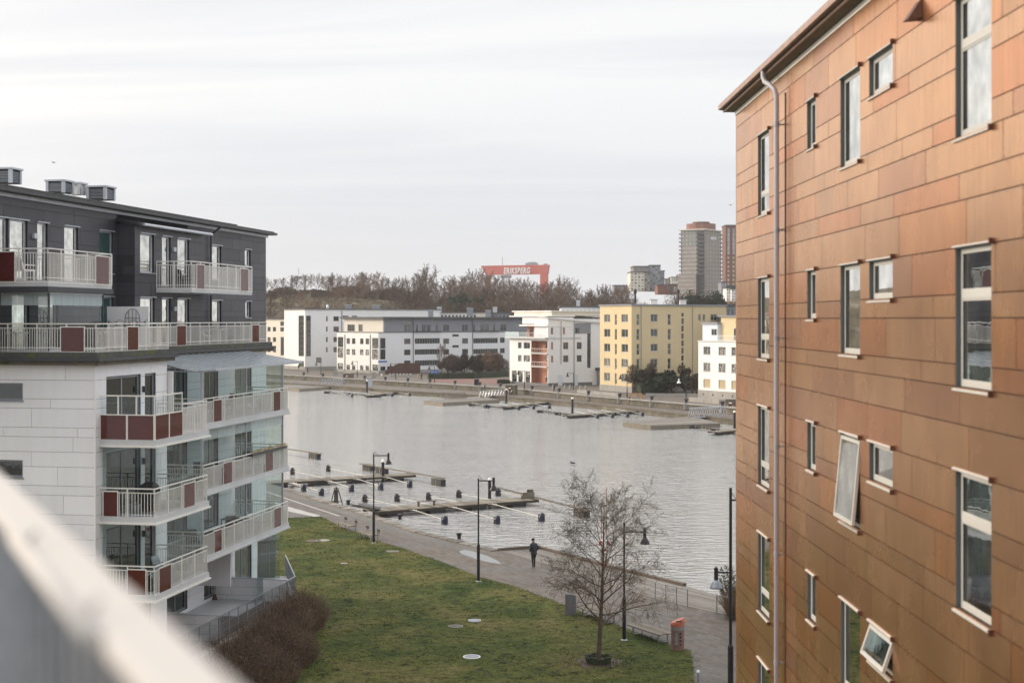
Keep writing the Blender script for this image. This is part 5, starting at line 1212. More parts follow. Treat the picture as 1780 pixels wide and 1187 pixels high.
for A,B in zip(line,line[1:]):
    F=Fac(A,B); n=round(F.len/1.05); 
    for i in range(n+(B is line[-1])):
        q=F.P(F.len*i/n,0,1.05); mb=MB(); mb.bar(q,(q[0],q[1],2.27),.09,.03,up=(F.n.x,F.n.y,0)); mb.build('fence_post',M['grey_metal'],fence,off=fo)
    mb=MB(); mb.pbox(F.P,0,F.len,-.03,.03,2.24,2.28); mb.build('fence_rail',M['grey_metal'],fence,off=fo)
    mb=MB(); k=int(F.len/.10)
    for i in range(k): s_=F.len*i/k; mb.pbox(F.P,s_,s_+.012,-.006,.006,1.18,2.2)
    for z in (1.2,1.55,1.9,2.18): mb.pbox(F.P,0,F.len,-.006,.006,z,z+.015)
    mb.build('fence_mesh',M['grey_metal'],fence,off=fo,kind='stuff')
# ---- charcoal upper storeys
FM=Fac(LP(-3.98,-4),LP(-3.98,28.76)); FBay=Fac(LP(-3.12,9.85),LP(-3.12,17.6)); FBn=Fac(LP(-3.98,9.85),LP(-3.12,9.85))
ZD0,ZD1=13.9,19.98
H1,H2=19.12,16.2
mo=[]
for x0,x1,zl,zh in ((-12,13,16.75,H1),(16,47,16.75,H1),(64,82,16.75,H1),(111,135,16.75,H1),(172,196,17.25,H1),(172,196,14.6,H2),(367,384,17.3,H1),(425,435,18.2,H1),(367,384,14.1,H2),(426,435,15.3,H2),(66,100,14.0,H2),(20,50,14.0,H2)):
    mo.append((*LBsz(FM,x0,x1),zl,zh))
bo2=[]
for x0,x1,zl,zh in ((243,267,17.35,H1),(281,296,16.75,H1),(308,328,17.35,H1),(243,268,14.1,H2),(281,296,13.95,H2),(308,328,14.1,H2)): bo2.append((*LBsz(FBay,x0,x1),zl,zh))
mb=MB(); wall_skin(mb,FM,0,32.76,ZD0,ZD1,mo,.25); c=[LP(-12,-4),LP(-4.2,-4),LP(-4.2,28.5),LP(-12,28.5)]; mb.prism([(p.x,p.y) for p in c],ZD0,ZD1-.02)
wall_skin(mb,FBay,0,7.75,ZD0,ZD1-.45,bo2,.3); c=[LP(-3.97,9.87),LP(-3.42,9.87),LP(-3.42,17.58),LP(-3.97,17.58)]; mb.prism([(p.x,p.y) for p in c],ZD0,ZD1-.46)
mb.build('upper_wall',M['dark_backing'],LB,off=lo)
dz=courses(ZD0,ZD1,[.34,.62,.62,.32,.46,.40])
nd=clad(FM,0,32.76,dz,mo+[(13.82,21.6,ZD0,ZD1)],LB,lo,[M['dark_panel']],[1.7,2.5,3.1,3.1],seed=21,name='charcoal_panel')
nd+=clad(FBay,0,7.75,[z for z in dz if z<ZD1-.5]+[ZD1-.45],bo2,LB,lo,[M['dark_panel']],[1.9,3.1],seed=22,name='charcoal_panel')
nd+=clad(FBn,0,.86,[z for z in dz if z<ZD1-.5]+[ZD1-.45],[],LB,lo,[M['dark_panel']],[2.5],seed=23,name='charcoal_panel')
Fend=Fac(LP(-12,-4),LP(-3.98,-4)); 
for F,l in ((FM,mo),(FBay,bo2)):
    for o in l:
        big=(o[1]-o[0])>1.2
        f=window(F,o,LB,lo,M['zinc'],M['pane_green'] if abs(o[0]-mo[4][0])<.1 and F is FM else M['pane_near'],rec=.07,fw=.07,mull=0,trans=0)
        mb=MB(); mb.pbox(F.P,o[0]-.06,o[1]+.08,-.05,.09,o[3]+.004,o[3]+.045); mb.build('head_flashing',M['zinc'],f,off=lo)
        if o[2]>17.2 or 14.05<o[2]<15.5: mb=MB(); mb.pbox(F.P,o[0]-.05,o[1]+.07,-.06,.08,o[2]-.04,o[2]-.004); mb.build('sill',M['zinc'],f,off=lo)
for F,px in ((FM,57),(FBay,300),(FBay,301)):
    z=18.55 if px!=301 else 15.7; s=F.s(px); mb=MB(); mb.pbox(F.P,s-.12,s+.12,.03,.15,z-.1,z+.1); mb.build('wall_light',M['zinc'],LB,off=lo)
# bay roof, downpipe
mb=MB(); mb.hexa([FBay.P(-.15,.35,ZD1-.55),FBay.P(7.9,.35,ZD1-.55),FBay.P(7.9,-.84,ZD1-.38),FBay.P(-.15,-.84,ZD1-.38),FBay.P(-.15,.35,ZD1-.43),FBay.P(7.9,.35,ZD1-.43),FBay.P(7.9,-.84,ZD1-.22),FBay.P(-.15,-.84,ZD1-.22)]); mb.build('bay_roof',M['dark_metal'],LB,off=lo)
mb=MB(); a=FBay.P(.1,.42,ZD1-.5); b=FBay.P(7.9,.42,ZD1-.5); mb.tube([a,b],.07,8); mb.build('bay_gutter',M['zinc'],LB,off=lo)
s=FM.s(362.5); q=lambda z,d=.12: FM.P(s,d,z); mb=MB(); mb.tube([q(ZD1+.1,.75),q(ZD1-.15,.4),q(ZD1-.35,.14),q(ZD0+.1,.14)],.055,8); mb.build('downpipe',M['dark_metal'],LB,off=lo)
# main roof: low mossy sheet roof with gutter, soffit and solar panels
mb=MB(); e=.45
def RR(b,a): q=LP(b,a); return (q.x,q.y,20.30+max(0,(-3.98+e)-b)*.045)
p=[(-3.98+e,-5),(-3.98+e,29.0),(-14,29.0),(-14,-5)]
mb.hexa([*(tuple(Vector(RR(*k))-Vector((0,0,.22))) for k in p),*(RR(*k) for k in p)]); mb.build('roof',M['roof_moss'],LB,off=lo)
mb=MB(); a,b=LP(-3.98+e+.09,-5,20.16),LP(-3.98+e+.09,29.05,20.16); mb.bar(a,b,.16,.13); mb.build('roof_gutter',M['dark_metal'],LB,off=lo)
mb=MB(); a,b=LP(-3.90,-5,20.03),LP(-3.90,28.8,20.03); mb.bar(a,b,.14,.16); mb.build('fascia',M['zinc'],LB,off=lo)
for i in range(22):
    a0=-2+i*1.25
    if a0>23: break
    mb=MB(); p=[(-3.9,a0),(-3.9,a0+1.18),(-5.6,a0+1.18),(-5.6,a0)]
    up=[Vector((RR(*k)[0],RR(*k)[1],20.42+(-3.9-k[0])*.10)) for k in p]; dn=[q_-Vector((0,0,.05)) for q_ in up]; mb.hexa([*dn,*up]); mb.build('solar_panel',M['solar'],LB,off=lo)
def louvre(x0,x1,yt,yb,Z,label,white=False):
    z0=20.35; z1=EYE+(HY-yt)*Z/FPX; w=(x1-x0)/FPX*Z; X=ray((x0+x1)/2)*Z
    z0=EYE+(HY-yb)*Z/FPX-.15; r=empty('rooftop_vent',(X,Z,z0),label,'roof vent','louvred roof vents' if not white else None); h=(z1-z0)*.85
    r.rotation_euler=(0,0,-.19); w*=.74
    mb=MB(); mb.box(-w/2+.03,w/2-.03,-w/2+.03,w/2-.03,0,h-.08); mb.build('core',M['dark_metal'] if not white else M['white_paint'],r)
    for sx in (-1,1):
        for sy in (-1,1): mb=MB(); mb.box(sx*w/2-.07,sx*w/2+.07,sy*w/2-.07,sy*w/2+.07,0,h-.08); mb.build('corner_post',M['zinc'],r)
    if not white:
        n=7
        for i in range(n):
            z=.06+(h-.2)*i/n; mb=MB(); mb.box(-w/2-.02,w/2+.02,-w/2-.02,w/2+.02,z,z+.035); mb.build('louvre_blade',M['grey_metal'],r)
    mb=MB(); mb.box(-w/2-.12,w/2+.12,-w/2-.12,w/2+.12,h-.08,h); mb.build('cap',M['zinc'],r)
louvre(-8,33,288,314,64,'louvred roof vent at the far left, cut by the frame edge')
louvre(84,124,310,331,68,'louvred roof vent left of the plain white vent box')
louvre(120,147,314,334,70,'plain white vent box between the two louvred roof vents',True)
louvre(154,197,320,343,70,'louvred roof vent, rightmost on the dark building roof')
# upper balconies
def up_balcony(b1,a0,a1,b0,reds_f,reds_s):
    s=slab_part(b0,b1,a0,a1,16.45,16.68); F1=Fac(LP(b0,a0),LP(b1,a0)); F2=Fac(LP(b1,a0),LP(b1,a1))
    railing(F1,0,F1.len,16.60,17.92,s,lo,px_pairs(F1,reds_f),bal=.115); railing(F2,0,F2.len,16.60,17.92,s,lo,px_pairs(F2,reds_s),bal=.10)
    F3=Fac(LP(b0,a1),LP(b1,a1)); railing(F3,0,F3.len,16.6,17.92,s,lo,bal=.12); return s
s1_=up_balcony(-1.77,-.3,4.95,-9.0,[(-2,27)],[(165,189)])
for o in kids(s1_):
    pass
s2_=up_balcony(-1.35,12.1,19.8,-3.1,[],[(341,355),(417,431)])
mb=MB(); c=[LP(-9,-.36),LP(-1.72,-.36),LP(-1.72,5.0),LP(-9,5.0)]; mb.prism([(p.x,p.y) for p in c],16.25,16.45); mb.build('slab_edge',M['dark_metal'],s1_,off=lo)
# conservatory on the terrace beneath the upper balcony
cs=slab_part(-9,-1.9,.1,4.6,13.95,14.0,'conservatory'); F1=Fac(LP(-9,.1),LP(-1.95,.1)); F2=Fac(LP(-1.95,.1),LP(-1.95,4.5))
glass_run(F1,.5,7.05,14.05,16.18,cs,.68,frost=.45); glass_run(F2,.0,4.4,14.05,16.18,cs,.5,frost=.45)
mb=MB()
for F,l in ((F1,7.05),(F2,4.4)):
    for s in (0,l): q=F.P(s,0,14); mb.bar(q,(q[0],q[1],16.2),.07,.07,up=(0,1,0))
mb.build('frame_post',M['dark_metal'],cs,off=lo,kind='stuff')
# screen board on the terrace with a wire lattice arch and hanging bulbs
F=Fac(LP(-4.0,7.2),LP(-1.2,7.2)); sc_=empty('privacy_screen',LP(-2.6,7.2,13.95),'white privacy board on the terrace with arched wire lattice before it','screen'); so_=LP(-2.6,7.2,13.95)
s0,s1=F.s(186),F.s(258); mb=MB(); mb.pbox(F.P,s0,s1,-.05,0,14.0,15.75); mb.build('board',M['white_panel'],sc_,off=so_)
mb=MB(); c0=F.s(231); 
pts=[F.P(c0+.34*cos(pi*i/12),.05,15.2+.45*sin(pi*i/12)) for i in range(13)]; mb.tube([F.P(c0+.34,.05,14.2)]+pts+[F.P(c0-.34,.05,14.2)],.012,5)
for dx in (-.17,0,.17): mb.tube([F.P(c0+dx,.05,14.2),F.P(c0+dx,.05,15.2+.42*(1-abs(dx)))],.01,4)
for zz in (14.6,14.95,15.25): mb.tube([F.P(c0-.34,.05,zz),F.P(c0+.34,.05,zz)],.01,4)
mb.build('wire_lattice',M['black_metal'],sc_,off=so_)
mb=MB(); pts=[F.P(s0+(s1-s0)*i/16,.08,15.2-.15*sin(pi*((i*3/16)%1))) for i in range(17)]; mb.tube(pts,.008,4); mb.build('light_cable',M['black_metal'],sc_,off=so_)
for i in (1,4,7,9,12,15):
    q=Vector(pts[i]); mb=MB(); mb.lathe([(.02,-.14),(.05,-.09),(.025,-.02),(.012,0)],c=tuple(q),n=8); mb.build('light_bulb',M['black_metal'],sc_,off=so_)
# furniture seen through the railings
def garden_chair(loc,rz,m,label,group=None,s=1.0):
    r=empty('garden_chair',loc,label,'chair',group,rz)
    mb=MB(); mb.box(-.27*s,.27*s,-.27*s,.27*s,.40*s,.46*s); mb.build('seat',m,r)
    mb=MB(); mb.hexa([(-.27*s,.24*s,.46*s),(.27*s,.24*s,.46*s),(.27*s,.28*s,.46*s),(-.27*s,.28*s,.46*s),(-.24*s,.38*s,.95*s),(.24*s,.38*s,.95*s),(.24*s,.42*s,.95*s),(-.24*s,.42*s,.95*s)]); mb.build('backrest',m,r)
    for sx in (-1,1):
        for sy in (-1,1): mb=MB(); mb.bar((sx*.24*s,sy*.24*s,0),(sx*.24*s,sy*.24*s,.40*s),.035); mb.build('leg',m,r)
        mb=MB(); mb.bar((sx*.28*s,-.25*s,.62*s),(sx*.28*s,.26*s,.64*s),.04); mb.build('armrest',m,r)
    return r
garden_chair(LP(-.6,11.5,7.67),.6,M['black_cloth'],'dark lounge chair behind the glass of the middle far balcony')
garden_chair(LP(-.6,16.6,7.67),-.5,M['frame_dark'],'right hand chair by the end window of the middle far balcony')
garden_chair(LP(-.5,10.4,4.72),.5,M['dark_metal'],'grey armchair at the left end of the lowest far balcony')
garden_chair(LP(-.5,14.9,4.72),.3,M['frame_brown'],'brown chair near the middle of the lowest far balcony')
garden_chair(LP(-3.4,.9,16.68),2.6,M['white_paint'],'white chair behind the railing of the topmost left balcony')
garden_chair(LP(-2.9,15.0,16.68),2.2,M['black_cloth'],'black chair on the small upper right balcony')
def covered_grill(loc,label):
    r=empty('covered_grill',loc,label,'grill'); mb=MB(); mb.lathe([(.34,0),(.36,.5),(.42,.75),(.36,.98),(.16,1.12)],n=12); mb.build('cover',M['black_cloth'],r)
    for a in (0,2.1,4.2): mb=MB(); mb.lathe([(.05,-.0),(.05,.06)],c=(.3*cos(a),.3*sin(a),0),n=8); mb.build('foot',M['black_rubber'],r)
covered_grill(LP(1.2,2.2,7.70),'black covered grill behind the glass of the second near balcony')
# terrace table and parasol base shapes behind the front railing
def table(loc,rz,l,w,m,label):
    r=empty('terrace_table',loc,label,'table',None,rz); mb=MB(); mb.box(-l/2,l/2,-w/2,w/2,.70,.745); mb.build('tabletop',m,r)
    for sx in (-1,1):
        for sy in (-1,1): mb=MB(); mb.bar((sx*(l/2-.06),sy*(w/2-.06),0),(sx*(l/2-.06),sy*(w/2-.06),.70),.05); mb.build('leg',m,r)
table(LP(-4.6,-.0+.9,13.95),-.19,2.2,.9,M['white_paint'],'long white table on the terrace inside the conservatory')
# planter boxes and string of lights on rails: dry plants along the middle far balcony rail
pl=empty('balcony_planter',LP(.6,15.6,8.72),'dry yellow and brown flowers in planters along the middle far balcony rail','planter'); po=LP(.6,15.6,8.72)
mb=MB(); mb.pbox(FDs.P,5.6,10.4,.03,.14,8.62,8.74); mb.build('box',M['dark_metal'],pl,off=po)
mb=MB(); rr=random.Random(8)
for i in range(420):
    q=Vector(FDs.P(rr.uniform(5.6,10.4),rr.uniform(.0,.16),8.74+rr.uniform(0,.14))); d=Vector((rr.gauss(0,1),rr.gauss(0,1),rr.gauss(0,1))).normalized()*.06; s=d.orthogonal().normalized()*.02; k=len(mb.v); mb.v.extend([tuple(q-s),tuple(q+s),tuple(q+d)]); mb.f.append((k,k+1,k+2)); mb.m.append(i%3)
mb.build('foliage',[M['yellow'],M['bush_leaf'],M['blind_tan']],pl,off=po,kind='stuff')
print('LB panels',n1,n2,n3,nd)

def planter(loc,rz,label,seed):
    r=empty('plant_pot',loc,label,'plant pot',None,rz); mb=MB(); mb.lathe([(.12,0),(.17,.28),(.18,.30),(.15,.29)],n=12); mb.build('pot',M['frame_brown'],r)
    rr=random.Random(seed); mb=MB()
    for i in range(160):
        q=Vector((rr.gauss(0,.08),rr.gauss(0,.08),.28+abs(rr.gauss(0,.16)))); d=Vector((rr.gauss(0,1),rr.gauss(0,1),rr.gauss(.5,1))).normalized()*.10; s=d.orthogonal().normalized()*.025; k=len(mb.v); mb.v.extend([tuple(q-s),tuple(q+s),tuple(q+d)]); mb.f.append((k,k+1,k+2)); mb.m.append(0)
    mb.build('plant',M['hedge'],r)
for i,(b_,a_,z,l) in enumerate(((-.3,18.6,1.2,'potted plant in the ground floor glazed corner, right one'),(-.5,17.9,1.2,'potted plant in the ground floor glazed corner, left one'),(1.7,4.8,7.70,'potted plant at the far end of the middle near balcony'),(1.6,1.2,4.75,'potted plant on the lowest near balcony'),(-.1,17.9,10.62,'potted plant by the last panes of the top far balcony'),(-2.8,14.2,13.96,'potted plant on the terrace below the small upper balcony'),(-2.8,20.5,13.96,'potted plant near the right end of the long terrace'))):
    planter(LP(b_,a_,z),0,l,400+i)
garden_chair(LP(.9,1.4,10.63),.3,M['frame_dark'],'dark chair behind the glass rail of the top near balcony')
garden_chair(LP(1.2,3.4,4.75),1.2,M['zinc'],'light chair on the lowest near balcony')
garden_chair(LP(-.8,13.2,10.62),.4,M['frame_brown'],'brown chair under the glass roof, near the middle post')
garden_chair(LP(-.9,15.4,10.62),-.6,M['frame_brown'],'brown chair under the glass roof, right of the middle post')
table(LP(-.9,14.3,10.62),-.19,1.2,.7,M['frame_brown'],'brown table under the glass roof between two brown chairs')
table(LP(-.6,15.6,4.74),-.19,1.3,.7,M['frame_brown'],'brown table on the lowest far balcony')
garden_chair(LP(-3.0,17.4,13.96),.9,M['white_paint'],'white chair on the long terrace behind the right part of its railing')
table(LP(-3.1,18.6,13.96),-.19,1.4,.8,M['white_paint'],'white table on the long terrace behind the right part of its railing')
# tools leaning in the ground terrace corner
r_=empty('broom',LP(-2.2,16.9,1.15),'broom and stick leaning in the corner of the ground floor terrace','broom'); mb=MB(); mb.tube([(0,0,.3),(.12,.1,1.5)],.018,6); mb.build('handle',M['red'],r_); mb=MB(); mb.hexa([(-.15,-.04,0),(.15,-.04,0),(.15,.04,0),(-.15,.04,0),(-.06,-.02,.35),(.06,-.02,.35),(.06,.02,.35),(-.06,.02,.35)]); mb.build('bristles',M['frame_brown'],r_)
# ------------------------------------------------------------------ right building: copper coloured panels
def RX(Zq): return 6.186-.01214*Zq
FC_=Fac((RX(36.3),36.3),(RX(6.0),6.0)); 
RBo=(RX(36.3),36.3,0); RB=empty('copper_clad_building',RBo,'tall apartment building clad in copper brown panels filling the right side','building')
def sZ(px): return FC_.s(px)
wins={'A':(1319,1338.5),'B':(1405,1420),'C':(1463,1497),'D':(1513,1554),'E':(1663.5,1726)}
rowz={'A':[(17.62,19.47),(14.31,16.15),(11.36,13.19),(8.42,10.24),(5.47,7.29)],'B':[(18.55,19.47),(15.22,16.15),(12.27,13.19),(9.32,10.24),(6.37,7.29)],
 'C':[(17.90,19.47),(14.60,16.15),(11.64,13.19),(8.70,10.24),(5.75,7.29)],'D':[(18.85,19.47),(15.53,16.15),(12.57,13.19),(9.62,10.24),(6.67,7.29)],'E':[(17.62,19.47),(14.31,16.15),(11.36,13.19),(8.42,10.24),(5.47,7.29)]}
ro=[]
for c,(x0,x1) in wins.items():
    for i,(a,b) in enumerate(rowz[c]): ro.append((sZ(x0),sZ(x1),a,b,c,i))
OPS=[o[:4] for o in ro]
Ltot=FC_.len
mb=MB(); wall_skin(mb,FC_,0,Ltot,0,20.4,OPS,.25); 
q=[FC_.P(0.0,-.26,0),FC_.P(Ltot,-.26,0),FC_.P(Ltot,-14,0),FC_.P(0,-14,0)]; mb.prism([(p[0],p[1]) for p in q],0,20.39); mb.build('wall',M['joint'],RB,off=RBo)
zc_=[20.40,20.07,19.47,18.86,18.55,17.93,17.62,17.13,16.77,16.15,15.53]
patt=[.312,.615,.296,.498,.621,.609]; i=0
while zc_[-1]-patt[i%6]>5.2: zc_.append(zc_[-1]-patt[i%6]); i+=1
zc_=zc_[::-1]
s_near=FC_.s(1790)
nr=clad(FC_,0,s_near+1.5,zc_,OPS,RB,RBo,COP,[1.5,2.0,2.5,3.1,3.1],seed=33,name='copper_panel',wts=COPW,rivet=M['rivet'],uv=True,gap=.016)
# panels outside the picture: joined
mb=MB(); r=random.Random(2); z=.3
low=[.3]
while low[-1]<zc_[0]-.2: low.append(min(low[-1]+r.choice([.3,.61]),zc_[0]))
def joined(s0,s1,zs):
    for z0,z1 in zip(zs,zs[1:]):
        s=s0
        while s<s1:
            e=min(s+r.choice([2.,2.5,3.1]),s1); mb.pbox(FC_.P,s+.008,e-.008,0,.022,z0+.008,z1-.008,r.randrange(6)); s=e
joined(0,Ltot,low); joined(s_near+1.55,Ltot,zc_)
mb.build('cladding',COP,RB,off=RBo,kind='stuff')
mb=MB(); p=FC_.P(-.03,.0,0); mb.tube([(p[0],p[1],.2),(p[0],p[1],20.4)],.03,6); mb.build('corner_trim',M['copper_edge'] if 'copper_edge' in M else COP[2],RB,off=RBo)
# windows
def rb_window(o):
    s0,s1,z0,z1,c,i=o; rec=.05; fw=.05; off=RBo
    mb=MB(); d1=-rec
    mb.pbox(FC_.P,s0,s0+fw,-.2,d1,z0,z1); mb.pbox(FC_.P,s1-fw,s1,-.2,d1,z0,z1); mb.pbox(FC_.P,s0+fw,s1-fw,-.2,d1,z0,z0+fw*1.3); mb.pbox(FC_.P,s0+fw,s1-fw,-.2,d1,z1-fw,z1)
    f=mb.build('window',M['frame_white'],RB,off=off)
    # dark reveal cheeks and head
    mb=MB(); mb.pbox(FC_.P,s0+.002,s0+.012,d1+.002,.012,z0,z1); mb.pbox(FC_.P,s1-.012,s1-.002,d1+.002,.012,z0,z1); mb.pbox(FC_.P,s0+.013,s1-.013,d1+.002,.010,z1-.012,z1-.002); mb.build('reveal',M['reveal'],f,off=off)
    panes=[(z0+fw*1.3,z1-fw)]
    if c=='E': t=z0+(z1-z0)*.655; panes=[(z0+fw*1.3,t-.04),(t+.06,z1-fw)]
    if c=='A': t=z0+(z1-z0)*.26; panes=[(z0+fw*1.3,t-.03),(t+.05,z1-fw)]
    if len(panes)==2:
        mb=MB(); mb.pbox(FC_.P,s0+fw,s1-fw,-.19,d1+.006,panes[0][1],panes[1][0]); mb.build('transom',M['frame_white'],f,off=off)
    opened=(c=='C' and i==2) or (c=='D' and i==3)
    for a,b in panes:
        if not opened:
            mb=MB(); w=.03
            for q in ((s0+fw,s0+fw+w,a,b),(s1-fw-w,s1-fw,a,b),(s0+fw+w,s1-fw-w,a,a+w),(s0+fw+w,s1-fw-w,b-w,b)): mb.pbox(FC_.P,q[0],q[1],-.15,d1-.003,q[2],q[3])
            mb.build('sash',M['frame_white'],f,off=off)
            mb=MB(); mb.nface([FC_.P(s0+fw+w,d1-.012,a+w),FC_.P(s1-fw-w,d1-.012,a+w),FC_.P(s1-fw-w,d1-.012,b-w),FC_.P(s0+fw+w,d1-.012,b-w)],FC_.n); mb.build('pane',M['pane_near'],f,off=off)
            if c!='B':
                mb=MB(); mb.pbox(FC_.P,s0+fw+w,s0+fw+w+.01,d1-.0115,d1-.004,a+w,b-w); mb.build('glazing_seal',M['black_rubber'],f,off=off)
        else:
            # top hung sash swung outwards
            ang=radians(5.5 if c=='C' else 19); h=b-a
            def Q(s,zz,dd): t=b-zz; return FC_.P(s,d1+.02+t*sin(ang)+dd*cos(ang),b-t*cos(ang)+dd*sin(ang))
            mb=MB(); w=.06
            for q in ((s0+fw*.5,s0+fw*.5+w,a,b),(s1-fw*.5-w,s1-fw*.5,a,b),(s0+fw*.5+w,s1-fw*.5-w,a,a+w),(s0+fw*.5+w,s1-fw*.5-w,b-w,b)):
                mb.hexa([Q(q[0],q[2],0),Q(q[1],q[2],0),Q(q[1],q[2],.05),Q(q[0],q[2],.05),Q(q[0],q[3],0),Q(q[1],q[3],0),Q(q[1],q[3],.05),Q(q[0],q[3],.05)])
            mb.build('open_sash',M['frame_white'],f,off=off)
            mb=MB(); mb.hexa([Q(s0+fw,a+w,.02),Q(s1-fw,a+w,.02),Q(s1-fw,a+w,.03),Q(s0+fw,a+w,.03),Q(s0+fw,b-w,.02),Q(s1-fw,b-w,.02),Q(s1-fw,b-w,.03),Q(s0+fw,b-w,.03)]); mb.build('pane',M['pane_near'],f,off=off)
            mb=MB(); mb.nface([FC_.P(s0+fw,-.22,a),FC_.P(s1-fw,-.22,a),FC_.P(s1-fw,-.22,b),FC_.P(s0+fw,-.22,b)],FC_.n); mb.build('dark_room',M['frame_dark'],f,off=off)
    mb=MB(); mb.hexa([FC_.P(s0-.06,-.07,z0-.05),FC_.P(s1+.06,-.07,z0-.05),FC_.P(s1+.06,.055,z0-.06),FC_.P(s0-.06,.055,z0-.06),FC_.P(s0-.06,-.07,z0-.005),FC_.P(s1+.06,-.07,z0-.005),FC_.P(s1+.06,.055,z0-.035),FC_.P(s0-.06,.055,z0-.035)]); mb.build('sill',M['frame_white'],f,off=off)
    mb=MB(); mb.pbox(FC_.P,s1+.035,s1+.065,.0,.08,z0-.08,z0-.0); mb.build('end_cap',M['rivet'],f,off=off); mb=MB(); mb.pbox(FC_.P,s1+.045,s1+.075,.0,.075,z1-.02,z1+.06); mb.build('end_cap',M['rivet'],f,off=off)
    mb=MB(); mb.hexa([FC_.P(s0-.06,.0,z1+.01),FC_.P(s1+.06,.0,z1+.01),FC_.P(s1+.06,.055,z1+.004),FC_.P(s0-.06,.055,z1+.004),FC_.P(s0-.06,.0,z1+.042),FC_.P(s1+.06,.0,z1+.042),FC_.P(s1+.06,.055,z1+.024),FC_.P(s0-.06,.055,z1+.024)]); mb.build('head_flashing',M['frame_white'],f,off=off)
for o in ro: rb_window(o)
# eave: cream wall trim, soffit, gutter, roof sheet
mb=MB(); mb.pbox(FC_.P,-.05,Ltot,.0,.05,20.40,20.50); mb.build('eave_trim',M['cream_paint'],RB,off=RBo)
mb=MB(); mb.pbox(FC_.P,-.25,Ltot,-.3,.28,20.51,20.56); mb.build('soffit',mat('soffit',(.10,.095,.075),.8,var=.2,scale=2),RB,off=RBo)
gm=mat('gutter_copper',(.36,.24,.18),.4,.4,var=.15,scale=3)
mb=MB(); n=48
for i in range(n):
    a=-.35+(Ltot+.35)*i/n; b=-.35+(Ltot+.35)*(i+1)/n-.012; mb.pbox(FC_.P,a,b,.30,.43,20.58,20.70)
mb.build('gutter',gm,RB,off=RBo,kind='stuff')
mb=MB(); mb.tube([FC_.P(-.35,.285,20.545),FC_.P(Ltot,.285,20.545)],.03,6); mb.build('gutter_bead',gm,RB,off=RBo)
mb=MB(); mb.hexa([FC_.P(-.35,.38,20.57),FC_.P(Ltot,.38,20.57),FC_.P(Ltot,-14.5,21.6),FC_.P(-.35,-14.5,21.6),FC_.P(-.35,.38,20.72),FC_.P(Ltot,.38,20.72),FC_.P(Ltot,-14.5,21.8),FC_.P(-.35,-14.5,21.8)]); mb.build('roof',M['roof_dark'],RB,off=RBo)
# downpipe with swan neck
sp=FC_.s(1364.5); pm=mat('pipe_mauve',(.36,.35,.39),.45,.0,var=.05)
mb=MB(); Q=lambda d,z,ds=0: FC_.P(sp+ds,d,z)
mb.tube([Q(.37,20.62,-.5),Q(.37,20.45,-.5),Q(.35,20.33,-.44),Q(.28,20.22,-.2),Q(.21,20.10,-.05),Q(.18,19.95,0),Q(.18,19.5,0),Q(.18,.3,0)],.055,12); dp=mb.build('downpipe',pm,RB,off=RBo,smooth=True)
for z in (19.3,17.05,14.75,12.45,10.15,7.85,5.5):
    mb=MB(); mb.tube([Q(.18,z,0),Q(.18,z+.09,0)],.066,12); mb.pbox(FC_.P,sp-.02,sp+.02,.02,.16,z+.03,z+.06); mb.build('pipe_bracket',M['grey_metal'],dp,off=RBo)
mb=MB(); mb.pbox(FC_.P,sp+.16,sp+.18,.022,.04,.3,20.0); mb.build('dark_wall_strip',M['rivet'],RB,off=RBo)  # thin dark vertical strip on the panels beside the downpipe
# vent hood
s=FC_.s(1602); mb=MB(); z=EYE+(HY-22)*FC_.Z(1602)/FPX; w=.14
mb.hexa([FC_.P(s-w,.02,z-.10),FC_.P(s+w,.02,z-.10),FC_.P(s+w,.24,z-.12),FC_.P(s-w,.24,z-.12),FC_.P(s-w*.9,.02,z+.16),FC_.P(s+w*.9,.02,z+.16),FC_.P(s+w*.9,.05,z+.16),FC_.P(s-w*.9,.05,z+.16)]); mb.build('vent_hood',M['frame_brown'],RB,off=RBo)
print('RB panels',nr)
# ------------------------------------------------------------------ the balcony the picture is taken from
M['rail_white']=mat('rail_white',(.46,.44,.42),.75,var=.03)
fb=empty('balcony_railing',(-.8,2.4,14.1),'out of focus white balcony rail with flat cap crossing the lower left corner','railing'); fo=(-.8,2.4,14.1)
a=Vector((.4315,-.9021,0)); 
def cap_pt(px,py,z): return G(px,py,z)
zc0=EYE-.42
U0=G(30,845,zc0); U1=G(415,1187,zc0); L0=G(0,885,zc0); L1=G(229,1187,zc0)
u=(U1-U0).normalized(); nn=Vector((-u.y,u.x,0)); nn=nn if nn.x<0 else -nn
wid=.098
A0=U0-u*1.2; A1=U1+u*1.9
mb=MB(); t=Vector((0,0,-.028)); mb.hexa([A0+t,A1+t,A1+nn*wid+t,A0+nn*wid+t,A0,A1,A1+nn*wid,A0+nn*wid]); mb.build('cap_rail',M['rail_white'],fb,off=fo,bevel=.006)
c0=A0+nn*.05; c1=A1+nn*.05
mb=MB(); mb.hexa([c0+Vector((0,0,-1.1)),c1+Vector((0,0,-1.1)),c1+nn*.006+Vector((0,0,-1.1)),c0+nn*.006+Vector((0,0,-1.1)),c0+Vector((0,0,-.06)),c1+Vector((0,0,-.06)),c1+nn*.006+Vector((0,0,-.06)),c0+nn*.006+Vector((0,0,-.06))]); mb.build('sheet_panel',mat('sheet_panel',(.20,.205,.215),.5,var=.12,scale=3),fb,off=fo)
n=36
for i in range(n):
    q=c0+(c1-c0)*(i+.5)/n+nn*.02; mb=MB(); mb.bar(q+Vector((0,0,-1.1)),q+Vector((0,0,-.03)),.016,.016,up=(0,1,0)); mb.build('baluster',M['grey_metal'],fb,off=fo)
